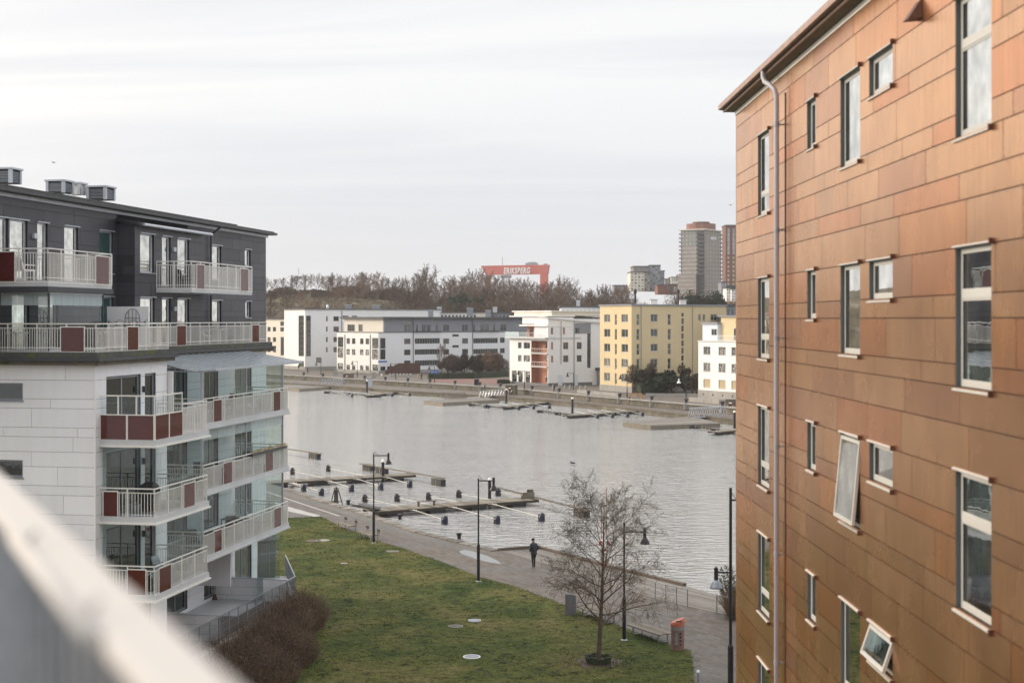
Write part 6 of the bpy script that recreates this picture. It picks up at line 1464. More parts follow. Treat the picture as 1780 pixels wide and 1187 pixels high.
# short grab bar bracketed under the cap
H0=G(24,936,EYE-.425); H1=G(158,1108,EYE-.425)
mb=MB(); mb.tube([H0,H1],.013,10); mb.build('grab_bar',M['rail_white'],fb,off=fo,smooth=True)
for q in (H0+(H1-H0)*.12,H0+(H1-H0)*.88): mb=MB(); mb.tube([q,q+Vector((0,0,.03))-nn*.03],.007,6); mb.build('bracket',M['rail_white'],fb,off=fo)
mb=MB(); mb.prism([(-3.2,-3.5),(2.2,-3.5),(c1.x+.1,c1.y),(c0.x,c0.y),(-3.2,c0.y)],13.75,13.98); mb.build('balcony_floor',M['concrete'],fb,off=fo)
# ------------------------------------------------------------------ promenade furniture
def lamp(base,h,arms,label,pole_r=.06,group='street lamps along the promenade'):
    r=empty('street_lamp',base,label,'street lamp',group)
    mb=MB(); mb.lathe([(pole_r*1.5,0),(pole_r*1.5,h*.36),(pole_r*.85,h*.37),(pole_r*.75,h)],n=10); mb.build('pole',M['black_metal'],r)
    mb=MB(); mb.lathe([(.19,0),(.19,.03),(.11,.08)],n=12); mb.build('base_plate',M['grey_metal'],r)
    for (z,dx,dy,l,grey) in arms:
        e=Vector((dx*l,dy*l,z))
        mb=MB(); mb.tube([(0,0,z),tuple(e)],.035,8); mb.tube([(0,0,z+.32),tuple(e*.28+Vector((0,0,z*.72)))],.012,5); a=mb.build('arm',M['black_metal'],r)
        mb=MB(); mb.lathe([(.075,-.28),(.075,.16),(.03,.2)],c=tuple(e),n=12); mb.build('lamp_housing',M['black_metal'],a)
        mb=MB(); mb.lathe([(.23,-.58),(.235,-.54),(.15,-.36),(.09,-.28)],c=tuple(e),n=16); mb.build('lamp_shade',M['lamp_grey'] if grey else M['black_metal'],a)
        mb=MB(); mb.lathe([(.17,-.585),(.17,-.565)],c=tuple(e),n=16); mb.build('diffuser',M['glass_frost'],a)
    return r
gA=G(649.6,944); gB=G(831.6,1011); gC=G(1085,1113)
lamp(gA,6.1,[(5.95,1,0,1.0,False)],'dark street lamp at the lawn edge beside the benches, furthest of the near lamps')
lamp(gB,6.0,[(5.85,.98,.1,.9,False)],'dark street lamp at the lawn edge in front of the puddle')
lamp(gC,5.6,[(5.15,1,0,.98,False)],'dark street lamp behind the bare tree near the grey bin')
lamp(AT(1270,52),9.05,[(8.6,.9,-.1,.9,False),(5.95,-.95,.1,.55,True)],'tall double armed lamp post close to the copper building',.07)
# bench types
def slat_bench(c,rz,label,L=2.4,back=False,group=None):
    r=empty('park_bench',c,label,'bench',group,rz); n=7 if not back else 5
    for i in range(n):
        x=-.06*(n-1)-.0+.13*i-.005*(n-1); mb=MB(); mb.box(x-.055,x+.055,-L/2,L/2,.42,.465); mb.build('seat_slat',M['wood_grey'],r)
    for y in (-L/2+.25,L/2-.25):
        mb=MB(); mb.box(-.28,.28,y-.03,y+.03,.36,.415)
        for x in (-.26,.26): mb.bar((x,y,0),(x,y,.36),.05,.05)
        mb.bar((-.26,y,.03),(.26,y,.03),.05,.04); mb.build('leg_frame',M['grey_metal'],r)
    if back:
        for y in (-L/2+.25,L/2-.25):
            mb=MB(); mb.box(-.33,-.28,y-.2,y+.2,.62,.80); mb.bar((-.29,y-.1,.42),(-.305,y-.1,.7),.03); mb.bar((-.29,y+.1,.42),(-.305,y+.1,.7),.03); mb.build('backrest',M['wood_dark'],r)
        mb=MB(); mb.tube([(.28,0,.46),(.28,0,.66),(-.28,0,.66),(-.28,0,.46)],.02,6); mb.build('armrest',M['grey_metal'],r)
    return r
qr=atan2(-.87,.49)-pi/2
slat_bench(G(1130,1109),qr,'long backless slatted bench between the lamp post and the bin',2.6)
slat_bench(G(1040,1076),qr,'long backless slatted bench behind the bare tree beside the granite slab',2.6)
slat_bench(G(603,921),qr,'bench with small back rests, left one of the pair beside the far lamp post',2.4,True)
slat_bench(G(641,937),qr,'bench with small back rests, right one of the pair at the far lamp post',2.4,True)
# litter bin with slanting orange top
c=G(1178,1130); r=empty('litter_bin',c,'tall oval grey and pink recycling bin with slanting orange top','bin')
mb=MB(); n=20
def oval(a,b,z,tilt=0): return [(a*cos(2*pi*i/n),b*sin(2*pi*i/n),z+tilt*cos(2*pi*i/n)) for i in range(n)]
def loft(rings,capb=True,capt=True):
    mb=MB()
    for q in rings: mb.v.extend(q)
    for k in range(len(rings)-1):
        for i in range(n): j=(i+1)%n; mb.f.append((k*n+i,k*n+j,(k+1)*n+j,(k+1)*n+i)); mb.m.append(0)
    if capb: mb.f.append(tuple(range(n))[::-1]); mb.m.append(0)
    if capt: mb.f.append(tuple((len(rings)-1)*n+i for i in range(n))); mb.m.append(0)
    return mb
loft([oval(.29,.22,0),oval(.30,.23,.05),oval(.31,.24,.95)]).build('body',M['bin_red'],r)
loft([oval(.312,.242,.95),oval(.315,.245,1.12,.03)]).build('upper_band',M['bin_grey'],r)
loft([oval(.318,.248,1.12,.03),oval(.34,.26,1.30,.10),oval(.30,.22,1.40,.12)]).build('lid',M['orange'],r)
mb=MB(); mb.pbox(lambda s,d,z:(s,-.225-d,z),-.1,.16,0,.02,1.36,1.40); mb.build('slot',M['black_rubber'],r)
for k in range(4):
    mb=MB(); z=.32+.17*k; mb.tube([(.10,-.238,z),(.10,-.252,z)],.045,10); mb.build('pictogram',M['black_rubber'],r)
mb=MB(); mb.box(-.16,-.02,-.245,-.235,.3,.85); mb.build('print_panel',M['bin_grey'],r)
mb=MB(); mb.box(-.35,.35,-.3,.3,-.05,.012); mb.build('footing',M['concrete'],r)
# granite slab, white post, tree pit etc.
c=G(992,1069); r=empty('granite_slab',c,'upright rough grey granite slab on the lawn edge left of the bare tree','monument'); mb=MB()
mb.hexa([(-.29,-.12,0),(.29,-.12,0),(.29,.12,0),(-.29,.12,0),(-.28,-.11,1.12),(.27,-.11,1.06),(.27,.11,1.05),(-.28,.11,1.13)]); mb.build('slab',M['granite'],r,bevel=.015)
c=G(1213.5,1187+28); r=empty('marker_post',c,'short pale grey post at the lawn corner by the bottom edge','post'); mb=MB(); mb.lathe([(.055,0),(.055,1.05),(.045,1.08)],n=12); mb.build('shaft',M['lamp_grey'],r); mb=MB(); mb.lathe([(.06,1.08),(.06,1.14),(.03,1.16)],n=12); mb.build('cap',M['white_paint'],r)
# manholes
def manhole(px,py,w,grate,m,label):
    c=G(px,py,.04); r=empty('manhole_cover',(c.x,c.y,.04),label,'manhole cover','manhole covers in the lawn')
    mb=MB(); nn_=24; R=w/2
    mb.lathe([(R,-.03),(R,.02),(R*.86,.022),(R*.85,.012)],n=24); mb.build('rim',m,r)
    mb=MB(); mb.lathe([(R*.84,.0),(R*.84,.016)],n=24); mb.build('lid',M['black_metal'] if grate else m,r)
    if grate:
        for i in range(-3,4):
            y=i*R*.22; l=sqrt(max((R*.84)**2-y*y,0)); mb=MB(); mb.box(-l,l,y-.02,y+.02,.016,.03); mb.build('grate_bar',M['zinc'],r)
manhole(561,939,.95,False,M['concrete'],'pale round cover overlapping a dark one in the upper left of the lawn')
manhole(545,940,1.05,False,M['wood_brown'],'dark brown round cover beside the pale one at the upper left of the lawn')
manhole(683,958,.85,False,M['stone'],'grey brown cover in the lawn right of the bench pair')
manhole(825,1078,.66,True,M['zinc'],'small grated cover in mid lawn just behind the brown one')
manhole(792,1088,.75,False,M['stone'],'flat brown cover in mid lawn left of the small grated one')
manhole(820,1141,.80,True,M['white_paint'],'pale grated cover nearest the camera in the lower lawn')
c=G(598,979,.04); r=empty('cover_plate',c,'small pale plate lying in the left part of the lawn','plate'); mb=MB(); mb.box(-.22,.22,-.15,.15,-.02,.02); mb.build('plate',M['concrete'],r)
# mooring bollards
def bollard(px,py,label):
    c=G(px,py,.07); r=empty('mooring_bollard',c,label,'bollard','black mooring bollards on the near quay')
    mb=MB(); mb.lathe([(.15,0),(.13,.05),(.13,.26),(.17,.30),(.20,.36),(.20,.42),(.10,.46)],n=14); mb.build('post',M['black_metal'],r,smooth=False)
    mb=MB(); mb.box(-.26,.26,-.2,.2,-.01,.03); mb.build('plate',M['concrete'],r)
bollard(605.5,878,'black bollard by the foot of the second pontoon, leftmost on the quay edge')
bollard(695,903,'black bollard on the quay edge between the two middle lamp posts')
bollard(798,937,'black bollard on the quay edge just behind the puddle')
# deck railings
def hand_rail(pts,label,h=.95,n=4):
    r=empty('hand_rail',pts[0],label,'railing'); o=pts[0]
    for A,B in zip(pts,pts[1:]):
        for i in range(n):
            q=A+(B-A)*i/(n-1); mb=MB(); mb.bar(q,q+Vector((0,0,h)),.05,.05); mb.build('post',M['grey_metal'],r,off=o)
        for hh in (h,h*.55): mb=MB(); mb.bar(A+Vector((0,0,hh)),B+Vector((0,0,hh)),.045,.045); mb.build('rail',M['grey_metal'],r,off=o)
hand_rail([G(1139,1042),G(1195,1055.5)],'grey tubular railing on the timber deck near the tree')
hand_rail([G(1246,1066),G(1288,1076)],'grey tubular railing at the right end of the timber deck beside the copper wall',n=3)
# life-saving mast behind the tree
c=G(1050,985); r=empty('lifebuoy_mast',c,'pair of thin red poles with lifebuoy standing behind the tree crown','mast')
for dx in (-.16,.16): mb=MB(); mb.tube([(dx,0,0),(dx,0,4.9 if dx>0 else 3.9)],.022,6); mb.build('pole',M['red'],r)
mb=MB(); N1=18
for i in range(N1):
    for j in range(8):
        t=2*pi*i/N1; p=2*pi*j/8; R=.30; q=.075; mb.v.append(((R+q*cos(p))*cos(t),-.1+q*sin(p),1.35+(R+q*cos(p))*sin(t)))
for i in range(N1):
    for j in range(8): a=i*8+j; b=i*8+(j+1)%8; c2=((i+1)%N1)*8+(j+1)%8; d=((i+1)%N1)*8+j; mb.f.append((a,b,c2,d)); mb.m.append((i//3)%2)
mb.build('lifebuoy',[M['red'],M['ring_white']],r,smooth=True); RING=bpy.data.objects['lifebuoy'].data
# ------------------------------------------------------------------ the bare tree in the lawn
tcfg=dict(seg=[14,9,6,4,3],jit=[.018,.085,.13,.17,.22],up=[.01,.03,-.015,-.06,-.10],taper=[.88,.88,.85,.7,.5],rmin=.0048,sides=[9,6,4,3,3],n=[28,11,7,4],start=[.25,.16,.12,.1],
    ang=[1.35,.75,.8,.7],ratio=[.405,.56,.53,.55],shape=lambda t:(.95+.45*sin(pi*min(t,1)))*(1-.30*t),rr=[.44,.5,.55,.7],barkl=2,flat=False)
rnd=random.Random(23); mb=MB(); grow(mb,rnd,Vector((0,0,-.1)),Vector((.015,0,1)),6.9,.12,0,4,tcfg)
c=G(1040,1152); tr=empty('bare_tree',c,'large leafless tree with drooping fine twigs in a low dark ring on the lawn','tree')
v=mb.v
def split(fil,name,m):
    b=MB(); 
    for f,mi in zip(mb.f,mb.m):
        if mi==fil: k=len(b.v); b.v.extend([v[i] for i in f]); b.f.append(tuple(range(k,k+len(f)))); b.m.append(0)
    b.build(name,m,tr)
split(0,'trunk',M['bark']); split(1,'crown',M['twig'])
mb=MB(); N_=22
for i in range(N_):
    t0=2*pi*i/N_; t1=2*pi*(i+.94)/N_; h=.32+.04*sin(5*t0)
    mb.hexa([(.52*cos(t0),.52*sin(t0),0),(.52*cos(t1),.52*sin(t1),0),(.44*cos(t1),.44*sin(t1),0),(.44*cos(t0),.44*sin(t0),0),(.60*cos(t0),.60*sin(t0),h),(.60*cos(t1),.60*sin(t1),h),(.50*cos(t1),.50*sin(t1),h),(.50*cos(t0),.50*sin(t0),h)])
mb.build('tree_guard',M['hedge'],tr,kind='stuff')
mb=MB(); mb.lathe([(.5,.02),(.46,.16),(.1,.2)],n=14); mb.build('soil',M['wood_dark'],tr)
# ------------------------------------------------------------------ twiggy shrubs in front of the terrace fence
def shrub(c,w,d,h,n,label,seed,m='bush_twig',leaf=0,rz=0,cat='shrub',name='twiggy_shrub',lean=.45,r0=.011):
    rr=random.Random(seed); r=empty(name,c,label,cat,None,rz); mb=MB()
    for i in range(n):
        x=rr.uniform(-w,w); y=rr.uniform(-d,d); hh=h*rr.uniform(.55,1.0)*(1-.45*(x/w)**2)*(1-.35*(y/d)**2)
        dx,dy=x/w*lean+rr.gauss(0,.16),y/d*lean+rr.gauss(0,.16); p=Vector((x*.8,y*.8,0)); pts=[p]
        dd=Vector((dx,dy,1)).normalized(); st=hh/4
        for k in range(4): dd=(dd+Vector((rr.gauss(0,.15),rr.gauss(0,.15),.02))).normalized(); p=p+dd*st; pts.append(p)
        mb.tube(pts,[r0,r0*.85,r0*.7,r0*.55,r0*.35],3,0,cap=False)
        for k in range(7):
            j=rr.randrange(1,5); q=pts[j]; e=(dd+Vector((rr.gauss(0,.7),rr.gauss(0,.7),rr.gauss(.2,.4)))).normalized()*hh*rr.uniform(.08,.22); s=e.orthogonal().normalized()*r0*.55
            b=len(mb.v); mb.v.extend([tuple(q-s),tuple(q+s),tuple(q+e)]); mb.f.append((b,b+1,b+2)); mb.m.append(0)
    mb.build('stems',M[m],r)
    if leaf:
        mb=MB()
        for i in range(leaf):
            x=rr.gauss(0,w*.45); y=rr.gauss(0,d*.45); z=h*rr.uniform(.05,.85)*(1-.4*(x/w)**2); e=Vector((rr.gauss(0,1),rr.gauss(0,1),rr.gauss(0,1))).normalized()*.07; s=e.orthogonal().normalized()*.03
            b=len(mb.v); q=Vector((x,y,max(z,.03))); mb.v.extend([tuple(q-s),tuple(q+s),tuple(q+e)]); mb.f.append((b,b+1,b+2)); mb.m.append(0)
        mb.build('leaves',M['bush_leaf'],r)
    return r
for i,(a,b_,w,d,h,n,lab) in enumerate([(16.0,2.6,1.0,1.5,2.3,1500,'tall reddish brown twiggy shrub at the outer corner of the terrace fence'),(13.4,2.7,1.2,1.5,2.25,1500,'brown leafless shrub below the middle of the terrace fence'),(10.5,2.8,1.7,1.5,2.1,1500,'leafless shrub below the terrace fence, next to the blurred rail'),
    (7.4,2.7,1.8,1.4,1.9,1300,'low brown shrub half behind the blurred rail'),(12.0,3.2,1.1,1.2,1.75,1300,'brown leafy based shrub in front, nearest to the lawn'),(9.4,4.2,1.3,1.4,1.8,1300,'brown shrub at the bottom edge left of the lawn'),(6.0,4.2,1.8,1.5,1.7,1000,'shrub at the bottom edge just right of the blurred rail')]):
    shrub(LP(b_,a,.02),w,d,h,n,lab,70+i,leaf=2600 if i>3 else 900,rz=-.19)
shrub(LP(2.5,15.6,.02),.7,1.2,1.5,1100,'rounded brown shrub on the right side of the shrub row by the lawn',90,leaf=700,rz=-.19)
mb=MB(); c=[LP(1.6,3,0),LP(4.0,3,0),LP(3.9,11,0),LP(3.2,15,0),LP(2.6,17.2,0),LP(1.9,18.6,0)]; mb.nface([(p.x,p.y,.046) for p in c],Vector((0,0,1))); mb.build('planting_bed',M['wood_brown'],kind='structure')
# shrub between copper wall and promenade
c=G(1291,1072); shrub(c,.9,1.2,2.2,700,'olive leafed shrub squeezed against the edge of the copper building',95,leaf=0); leafy('leafy_shrub','evergreen leaved part of the shrub beside the copper building edge','shrub',c.x+.2,c.y+.3,0,2.0,2.3,2600,M['hedge'],96,.10)
# ------------------------------------------------------------------ people
def body_mesh(name,pose,bulk=1.0):
    """one continuous skinned figure 1.75 m tall, facing +Y"""
    J=[];E=[];R=[]
    def add(p,r,par=None):
        J.append(p); R.append(r); 
        if par is not None: E.append((par,len(J)-1))
        return len(J)-1
    P=pose
    pel=add((0,0,.95),.145*bulk); sp=add((0,P['lean']*.10,1.14),.15*bulk,pel); ch=add((0,P['lean']*.22,1.34),.165*bulk,sp); nk=add((0,P['lean']*.30,1.49),.062,ch)
    hd=add((0,P['lean']*.38+P['head'],1.575),.088,nk); tp=add((0,P['lean']*.40+P['head']*1.2,1.68),.082,hd)
    for s,arm,leg in ((-1,P['al'],P['ll']),(1,P['ar'],P['lr'])):
        sh=add((s*.19,P['lean']*.24,1.40),.075*bulk,ch); el=add((s*arm[0][0],arm[0][1],arm[0][2]),.058*bulk,sh); wr=add((s*arm[1][0],arm[1][1],arm[1][2]),.042,el)
        d=(Vector(J[wr])-Vector(J[el])).normalized(); pl=add(tuple(Vector(J[wr])+d*.06),.036,wr)
        sd=Vector((0,1,0)).cross(d).normalized() if abs(d.y)<.9 else Vector((1,0,0))
        for k,l in enumerate((.062,.075,.07,.055)): 
            f=add(tuple(Vector(J[pl])+d*.03+sd*(-.024+.016*k)),.0105,pl); add(tuple(Vector(J[f])+d*l*.8+Vector((0,.012,-.008))),.0085,f)
        th=add(tuple(Vector(J[wr])+d*.03+sd*.038),.012,wr); add(tuple(Vector(J[th])+d*.035+sd*.012),.0095,th)
        hp=add((s*.095,0,.90),.098*bulk,pel); kn=add((s*.10,leg[0][0],leg[0][1]),.066,hp); an=add((s*.10,leg[1][0],leg[1][1]),.046,kn); he=add((s*.105,leg[1][0]+.02,leg[1][1]-.05),.045,an); add((s*.115,leg[1][0]+.16,leg[1][1]-.055+leg[2]),.034,he)
    me=bpy.data.meshes.new(name); me.from_pydata(J,E,[]); o=bpy.data.objects.new(name,me); COL.objects.link(o)
    sk=o.modifiers.new('skin','SKIN'); sk.use_smooth_shade=True
    for i,q in enumerate(me.skin_vertices[0].data): q.radius=(R[i],R[i]); q.use_root=(i==0)
    ss=o.modifiers.new('sub','SUBSURF'); ss.levels=1; ss.render_levels=1
    dg=bpy.context.evaluated_depsgraph_get(); out=bpy.data.meshes.new_from_object(o.evaluated_get(dg)); bpy.data.objects.remove(o); out.name=name
    zn=[]
    for p in out.polygons:
        c=p.center; z=c.z; x=abs(c.x)
        if z<.09: zn.append(1)
        elif z<.86 and x<.24 and not (z>.72 and x>.205): zn.append(2)
        elif z>1.50: zn.append(3)
        else:
            hand=any((Vector(J[w])-c).length<.09 for w in P.get('hands',())) 
            zn.append(0)
    for _ in range(4): out.materials.append(None)
    out.polygons.foreach_set('material_index',zn); return out
WALK=dict(lean=.25,head=.03,al=[(.27,-.03,1.13),(.24,.14,.92)],ar=[(.27,-.06,1.12),(.25,.06,.90)],ll=[(.10,.50),(-.18,.12),.02],lr=[(.10,.50),(.22,.09),.0])
WALK['ll']=[(.06,.50),(-.24,.14),-.02]
BACK=dict(lean=.22,head=.05,al=[(.285,-.05,1.14),(.20,.13,1.02)],ar=[(.285,-.05,1.14),(.20,.13,1.02)],ll=[(.0,.50),(-.10,.11),.0],lr=[(.13,.52),(.12,.09),.0])
BM1=body_mesh('walking_body',BACK,1.12); BM2=body_mesh('striding_body',WALK,1.05)
def person(me,loc,rz,top,low,label,s=1.0,hat=None,group=None):
    r=empty('person',loc,label,'person',group,rz); r.scale=(s,s,s)
    o=bpy.data.objects.new('body',me); COL.objects.link(o); o.parent=r
    for i,q in enumerate((top,M['black_rubber'],low,M['skin'])): o.material_slots[i].link='OBJECT'; o.material_slots[i].material=q
    hy=.085+.03
    mb=MB(); 
    if hat=='cap':
        mb.lathe([(.10,1.66),(.112,1.70),(.095,1.765),(.04,1.79)],c=(0,.12,0),n=14); mb.box(-.07,.07,.19,.27,1.665,1.68); mb.build('cap',M['black_cloth'],r,smooth=False)
    else: mb.lathe([(.07,1.575),(.098,1.62),(.108,1.69),(.085,1.755),(.03,1.785)],c=(0,.085,0),n=12); mb.build('hair',M['wood_dark'],r)
    # jacket hem and collar
    mb=MB(); n=16
    rings=[(.205*s_,.155*s_,z,y) for s_,z,y in ((1.02,.80,.02),(1.0,.88,.02),(1.0,.98,.01),(.99,1.14,.03),(1.02,1.30,.05),(.80,1.44,.06),(.42,1.50,.075),(.40,1.56,.085))]
    for a,b,z,y in rings:
        for i in range(n): mb.v.append((a*cos(2*pi*i/n),y+b*sin(2*pi*i/n),z+.012*sin(6*pi*i/n)))
    for k in range(len(rings)-1):
        for i in range(n): j=(i+1)%n; mb.f.append((k*n+i,k*n+j,(k+1)*n+j,(k+1)*n+i)); mb.m.append(0)
    mb.build('jacket',top,r,smooth=True)
    # face
    mb=MB(); hx=.175
    mb.hexa([(-.012,hx-.01,1.60),(.012,hx-.01,1.60),(.012,hx+.01,1.60),(-.012,hx+.01,1.60),(-.006,hx-.02,1.64),(.006,hx-.02,1.64),(.006,hx-.01,1.64),(-.006,hx-.01,1.64)]); mb.build('nose',M['skin'],r)
    for sx in (-1,1): mb=MB(); mb.lathe([(.008,-.006),(.008,.006)],c=(sx*.03,hx-.012,1.645),n=6); mb.build('eye',M['black_cloth'],r); mb=MB(); mb.box(sx*.088-.008,sx*.088+.008,.07,.10,1.60,1.66); mb.build('ear',M['skin'],r)
    return r
person(BM1,G(928,986),radians(24),M['jacket'],M['trousers'],'man in dark padded jacket, black trousers and cap walking away on the promenade',1.0,'cap')

# ragged winter grass over the lawn: tufts no one could count
def inpoly(x,y,P):
    c=False; j=len(P)-1
    for i in range(len(P)):
        if (P[i][1]>y)!=(P[j][1]>y) and x<(P[j][0]-P[i][0])*(y-P[i][1])/(P[j][1]-P[i][1])+P[i][0]: c=not c
        j=i
    return c
mb=MB(); rg=random.Random(4)
for _ in range(110000):
    x=rg.uniform(-17,9); y=rg.uniform(50,112)
    if abs(x)>y*.25 and x<0: continue
    nv=NZ.noise(Vector((x*.9,y*.9,0)))
    if nv<-.15+rg.uniform(-.3,.3): continue
    if not inpoly(x,y,gpoly): 
        if not inpoly(x-.10,y-.06,gpoly): continue
    h=rg.uniform(.012,.045)*(1+.8*nv); a=rg.uniform(0,3.14); w=rg.uniform(.015,.05); dx,dy=cos(a)*w,sin(a)*w
    k=len(mb.v); mb.v.extend([(x-dx,y-dy,.035),(x+dx,y+dy,.035),(x+rg.gauss(0,.05),y+rg.gauss(0,.05),.035+h)]); mb.f.append((k,k+1,k+2)); mb.m.append(0)
mb.build('grass_tufts',M['grass'],kind='stuff',label='short ragged winter grass tufts covering the lawn',cat='grass')

# dead leaves caught round the tree, along the lawn edge and by the bin
mb=MB(); rl=random.Random(12); tcx,tcy=G(1040,1152).x,G(1040,1152).y
for i in range(3800):
    if i<1500: a=rl.uniform(0,6.28); q=abs(rl.gauss(0,1.3))+.5; x=tcx+cos(a)*q; y=tcy+sin(a)*q
    else:
        k=rl.randrange(len(gp)-1); t=rl.random(); x=gp[k][0]+(gp[k+1][0]-gp[k][0])*t+rl.gauss(-.35,.45); y=gp[k][1]+(gp[k+1][1]-gp[k][1])*t+rl.gauss(-.2,.4)
    z=.05 if inpoly(x,y,gpoly) else .012
    a=rl.uniform(0,6.28); s=rl.uniform(.02,.045); dx,dy=cos(a)*s,sin(a)*s; k=len(mb.v); mb.v.extend([(x-dx,y-dy,z),(x+dy*.5,y-dx*.5,z+rl.uniform(.004,.02)),(x+dx,y+dy,z+.005),(x-dy*.5,y+dx*.5,z+rl.uniform(.004,.02))]); mb.f.append((k,k+1,k+2,k+3)); mb.m.append(0)
mb.build('leaf_litter',M['bush_leaf'],kind='stuff',label='dead brown leaves strewn round the tree and along the lawn edge',cat='leaves')
mb=MB(); mb.face([(tcx+(.95+.12*sin(5*t)+.1*sin(3*t+1))*cos(t),tcy+(.95+.12*sin(5*t)+.1*sin(3*t+1))*sin(t),.044) for t in [2*pi*i/28 for i in range(28)]]); mb.build('bare_soil',M['wood_brown'],kind='structure')
# ------------------------------------------------------------------ floating pontoons and mooring booms
def pontoon(A,B,width,label,name='floating_pontoon',th=.55,board=.55,mat_='wood_grey',z=-1.25,floats=True):
    A=Vector((A[0],A[1],z)); B=Vector((B[0],B[1],z)); d=(B-A).normalized(); n=Vector((-d.y,d.x,0)); Ln_=(B-A).length
    r=empty(name,A,label,'pontoon')
    k=max(2,int(Ln_/board)); 
    for i in range(k):
        a=A+d*(Ln_*i/k+.01); b=A+d*(Ln_*(i+1)/k-.015); mb=MB(); w=n*(width/2)
        dz=Vector((0,0,random.uniform(-.008,.008))); t=Vector((0,0,-.05)); mb.hexa([a-w+t+dz,b-w+t+dz,b+w+t+dz,a+w+t+dz,a-w+dz,b-w+dz,b+w+dz,a+w+dz]); mb.build('deck_board',M[mat_],r,off=A)
    mb=MB(); w=n*(width/2-.06)
    for s in (-1,1): mb.bar(A+w*s-Vector((0,0,.15)),B+w*s-Vector((0,0,.15)),.10,.19)
    mb.build('side_beam',M['wood_dark'],r,off=A)
    if floats:
        m=max(2,int(Ln_/3.4))
        for i in range(m):
            c=A+d*(Ln_*(i+.5)/m); w=n*(width/2-.1); t=Vector((0,0,-.26)); b=Vector((0,0,-.75)); a0=c-d*.75; a1=c+d*.75
            mb=MB(); mb.hexa([a0-w+b,a1-w+b,a1+w+b,a0+w+b,a0-w+t,a1-w+t,a1+w+t,a0+w+t]); mb.build('float_tank',M['float_black'],r,off=A)
    return r
def boom(root,tip,label,group,fl='float_blue',fw=.46,fh=.70,tube=True,zr=-1.3,big=False,m='boom'):
    root=Vector((root[0],root[1],zr)); tip=Vector((tip[0],tip[1],-1.45)); r=empty('mooring_boom',root,label,'mooring boom',group); d=(tip-root).normalized()
    mb=MB(); mb.tube([root,tip],.036,6); mb.build('beam',M[m],r,off=root)
    if (tip-root).length>2 and tube: 
        n=Vector((-d.y,d.x,0)); mb=MB(); mb.tube([root+n*.55,root+d*1.5],.024,5); mb.tube([root-n*.55,root+d*1.5],.024,5); mb.build('brace',M[m],r,off=root)
    h=fh; w=fw/2; c=tip
    mb=MB(); prof=[(w*.9,-1.95-c.z),(w,-1.75-c.z),(w,-1.8+h*.72-c.z),(w*.75,-1.8+h-c.z),(w*.2,-1.8+h+.04-c.z)]; mb.lathe(prof,c=tuple(c),n=12); f=mb.build('float_drum',M[fl],r,off=root)
    mb=MB(); u=Vector((-d.x,-d.y,0)); q=c+u*(w+.12); mb.box(q.x-.16,q.x+.16,q.y-.16,q.y+.16,-1.9,-1.8+h*.8); mb.build('bracket',M['wood_dark'],r,off=root)
    mb=MB(); mb.lathe([(.035,-1.8+h*.55-c.z),(.035,-1.8+h*.68-c.z)],c=(c.x-w*.98,c.y-w*.35,c.z),n=6); mb.build('white_mark',M['ring_white'],f,off=root)
    return r
qd=Vector((.49,-.87,0)); pd=Vector((.885,.465,0))
zp=-1.25
p1a=G(500,836,zp); p1b=G(716.5,823.5,zp); p1a=p1b-pd*17
pontoon(p1a,p1b,2.1,'further of the two near weathered timber pontoons, partly behind the white balconies')
p2a=G(640,886.5,zp); p2b=G(926,865.5,zp); pontoon(p2a,p2b,2.3,'nearer weathered timber pontoon reaching into the harbour behind the lamp posts')
def on(A,B,px):
    k=ray(px); d=B-A; t=(k*A.y-A.x)/(d.x-k*d.y); return A+d*t
wz=-1.8
g1='booms with blue floats on the near pontoons'
def W(px,py): return G(px,py,wz)
def boomset(A,B,items,back,lab,w=1.1):
    for i,(fx,fy) in enumerate(items):
        tip=W(fx,fy); rt_=None
        # root: follow the quay direction from the tip back to the pontoon line
        dd=qd*(-1 if not back else 1); dAB=(B-A); 
        den=dd.x*dAB.y-dd.y*dAB.x; t=((A.x-tip.x)*dAB.y-(A.y-tip.y)*dAB.x)/den; rt_=Vector((tip.x,tip.y,0))+dd*(t*.93)
        boom(rt_,tip,ordw(i)+' boom from the left '+lab,g1)
boomset(p1a,p1b,[(528.5,853.5),(559.4,861),(611.7,854),(662.7,851),(713,847)],False,'on the near side of the further pontoon')
boomset(p1a,p1b,[(507.7,824),(570,819)],True,'on the far side of the further pontoon')
boomset(p2a,p2b,[(774,911),(865,910.5),(942.5,906)],False,'on the near side of the nearer pontoon')
boomset(p2a,p2b,[(633.4,872),(689.3,871),(744,868.5),(796.7,864),(865,861)],True,'on the far side of the nearer pontoon')
def breakwater(a,b,label,f,fs):
    A=G(a[0],a[1],-1.1); B=G(b[0],b[1],-1.1); r=empty('mooring_boom',A,label,'mooring boom'); d=(B-A).normalized()
    mb=MB(); mb.bar(A,B,.35,.09); mb.build('walk_beam',M['wood_grey'],r,off=A)
    for px,py in fs:
        c=W(px,py); mb=MB(); u=Vector((d.x,d.y,0)).normalized(); n=Vector((-u.y,u.x,0)); w=u*.95+n*0; v_=n*.3
        b0=Vector((c.x,c.y,-1.95)); t=Vector((0,0,.8)); mb.hexa([b0-w-v_,b0+w-v_,b0+w+v_,b0-w+v_,b0-w-v_+t,b0+w-v_+t,b0+w+v_+t,b0-w+v_+t]); mb.build('float_tank',M['float_black'],r,off=A)
        for s in (-.5,0,.5): mb=MB(); q=b0+u*s; mb.hexa([q-v_*1.1-u*.04,q+u*.04-v_*1.1,q+u*.04+v_*1.1,q-u*.04+v_*1.1,q-v_*1.1-u*.04+t*1.02,q+u*.04-v_*1.1+t*1.02,q+u*.04+v_*1.1+t*1.02,q-u*.04+v_*1.1+t*1.02]); mb.build('float_strap',M['wood_grey'],r,off=A)
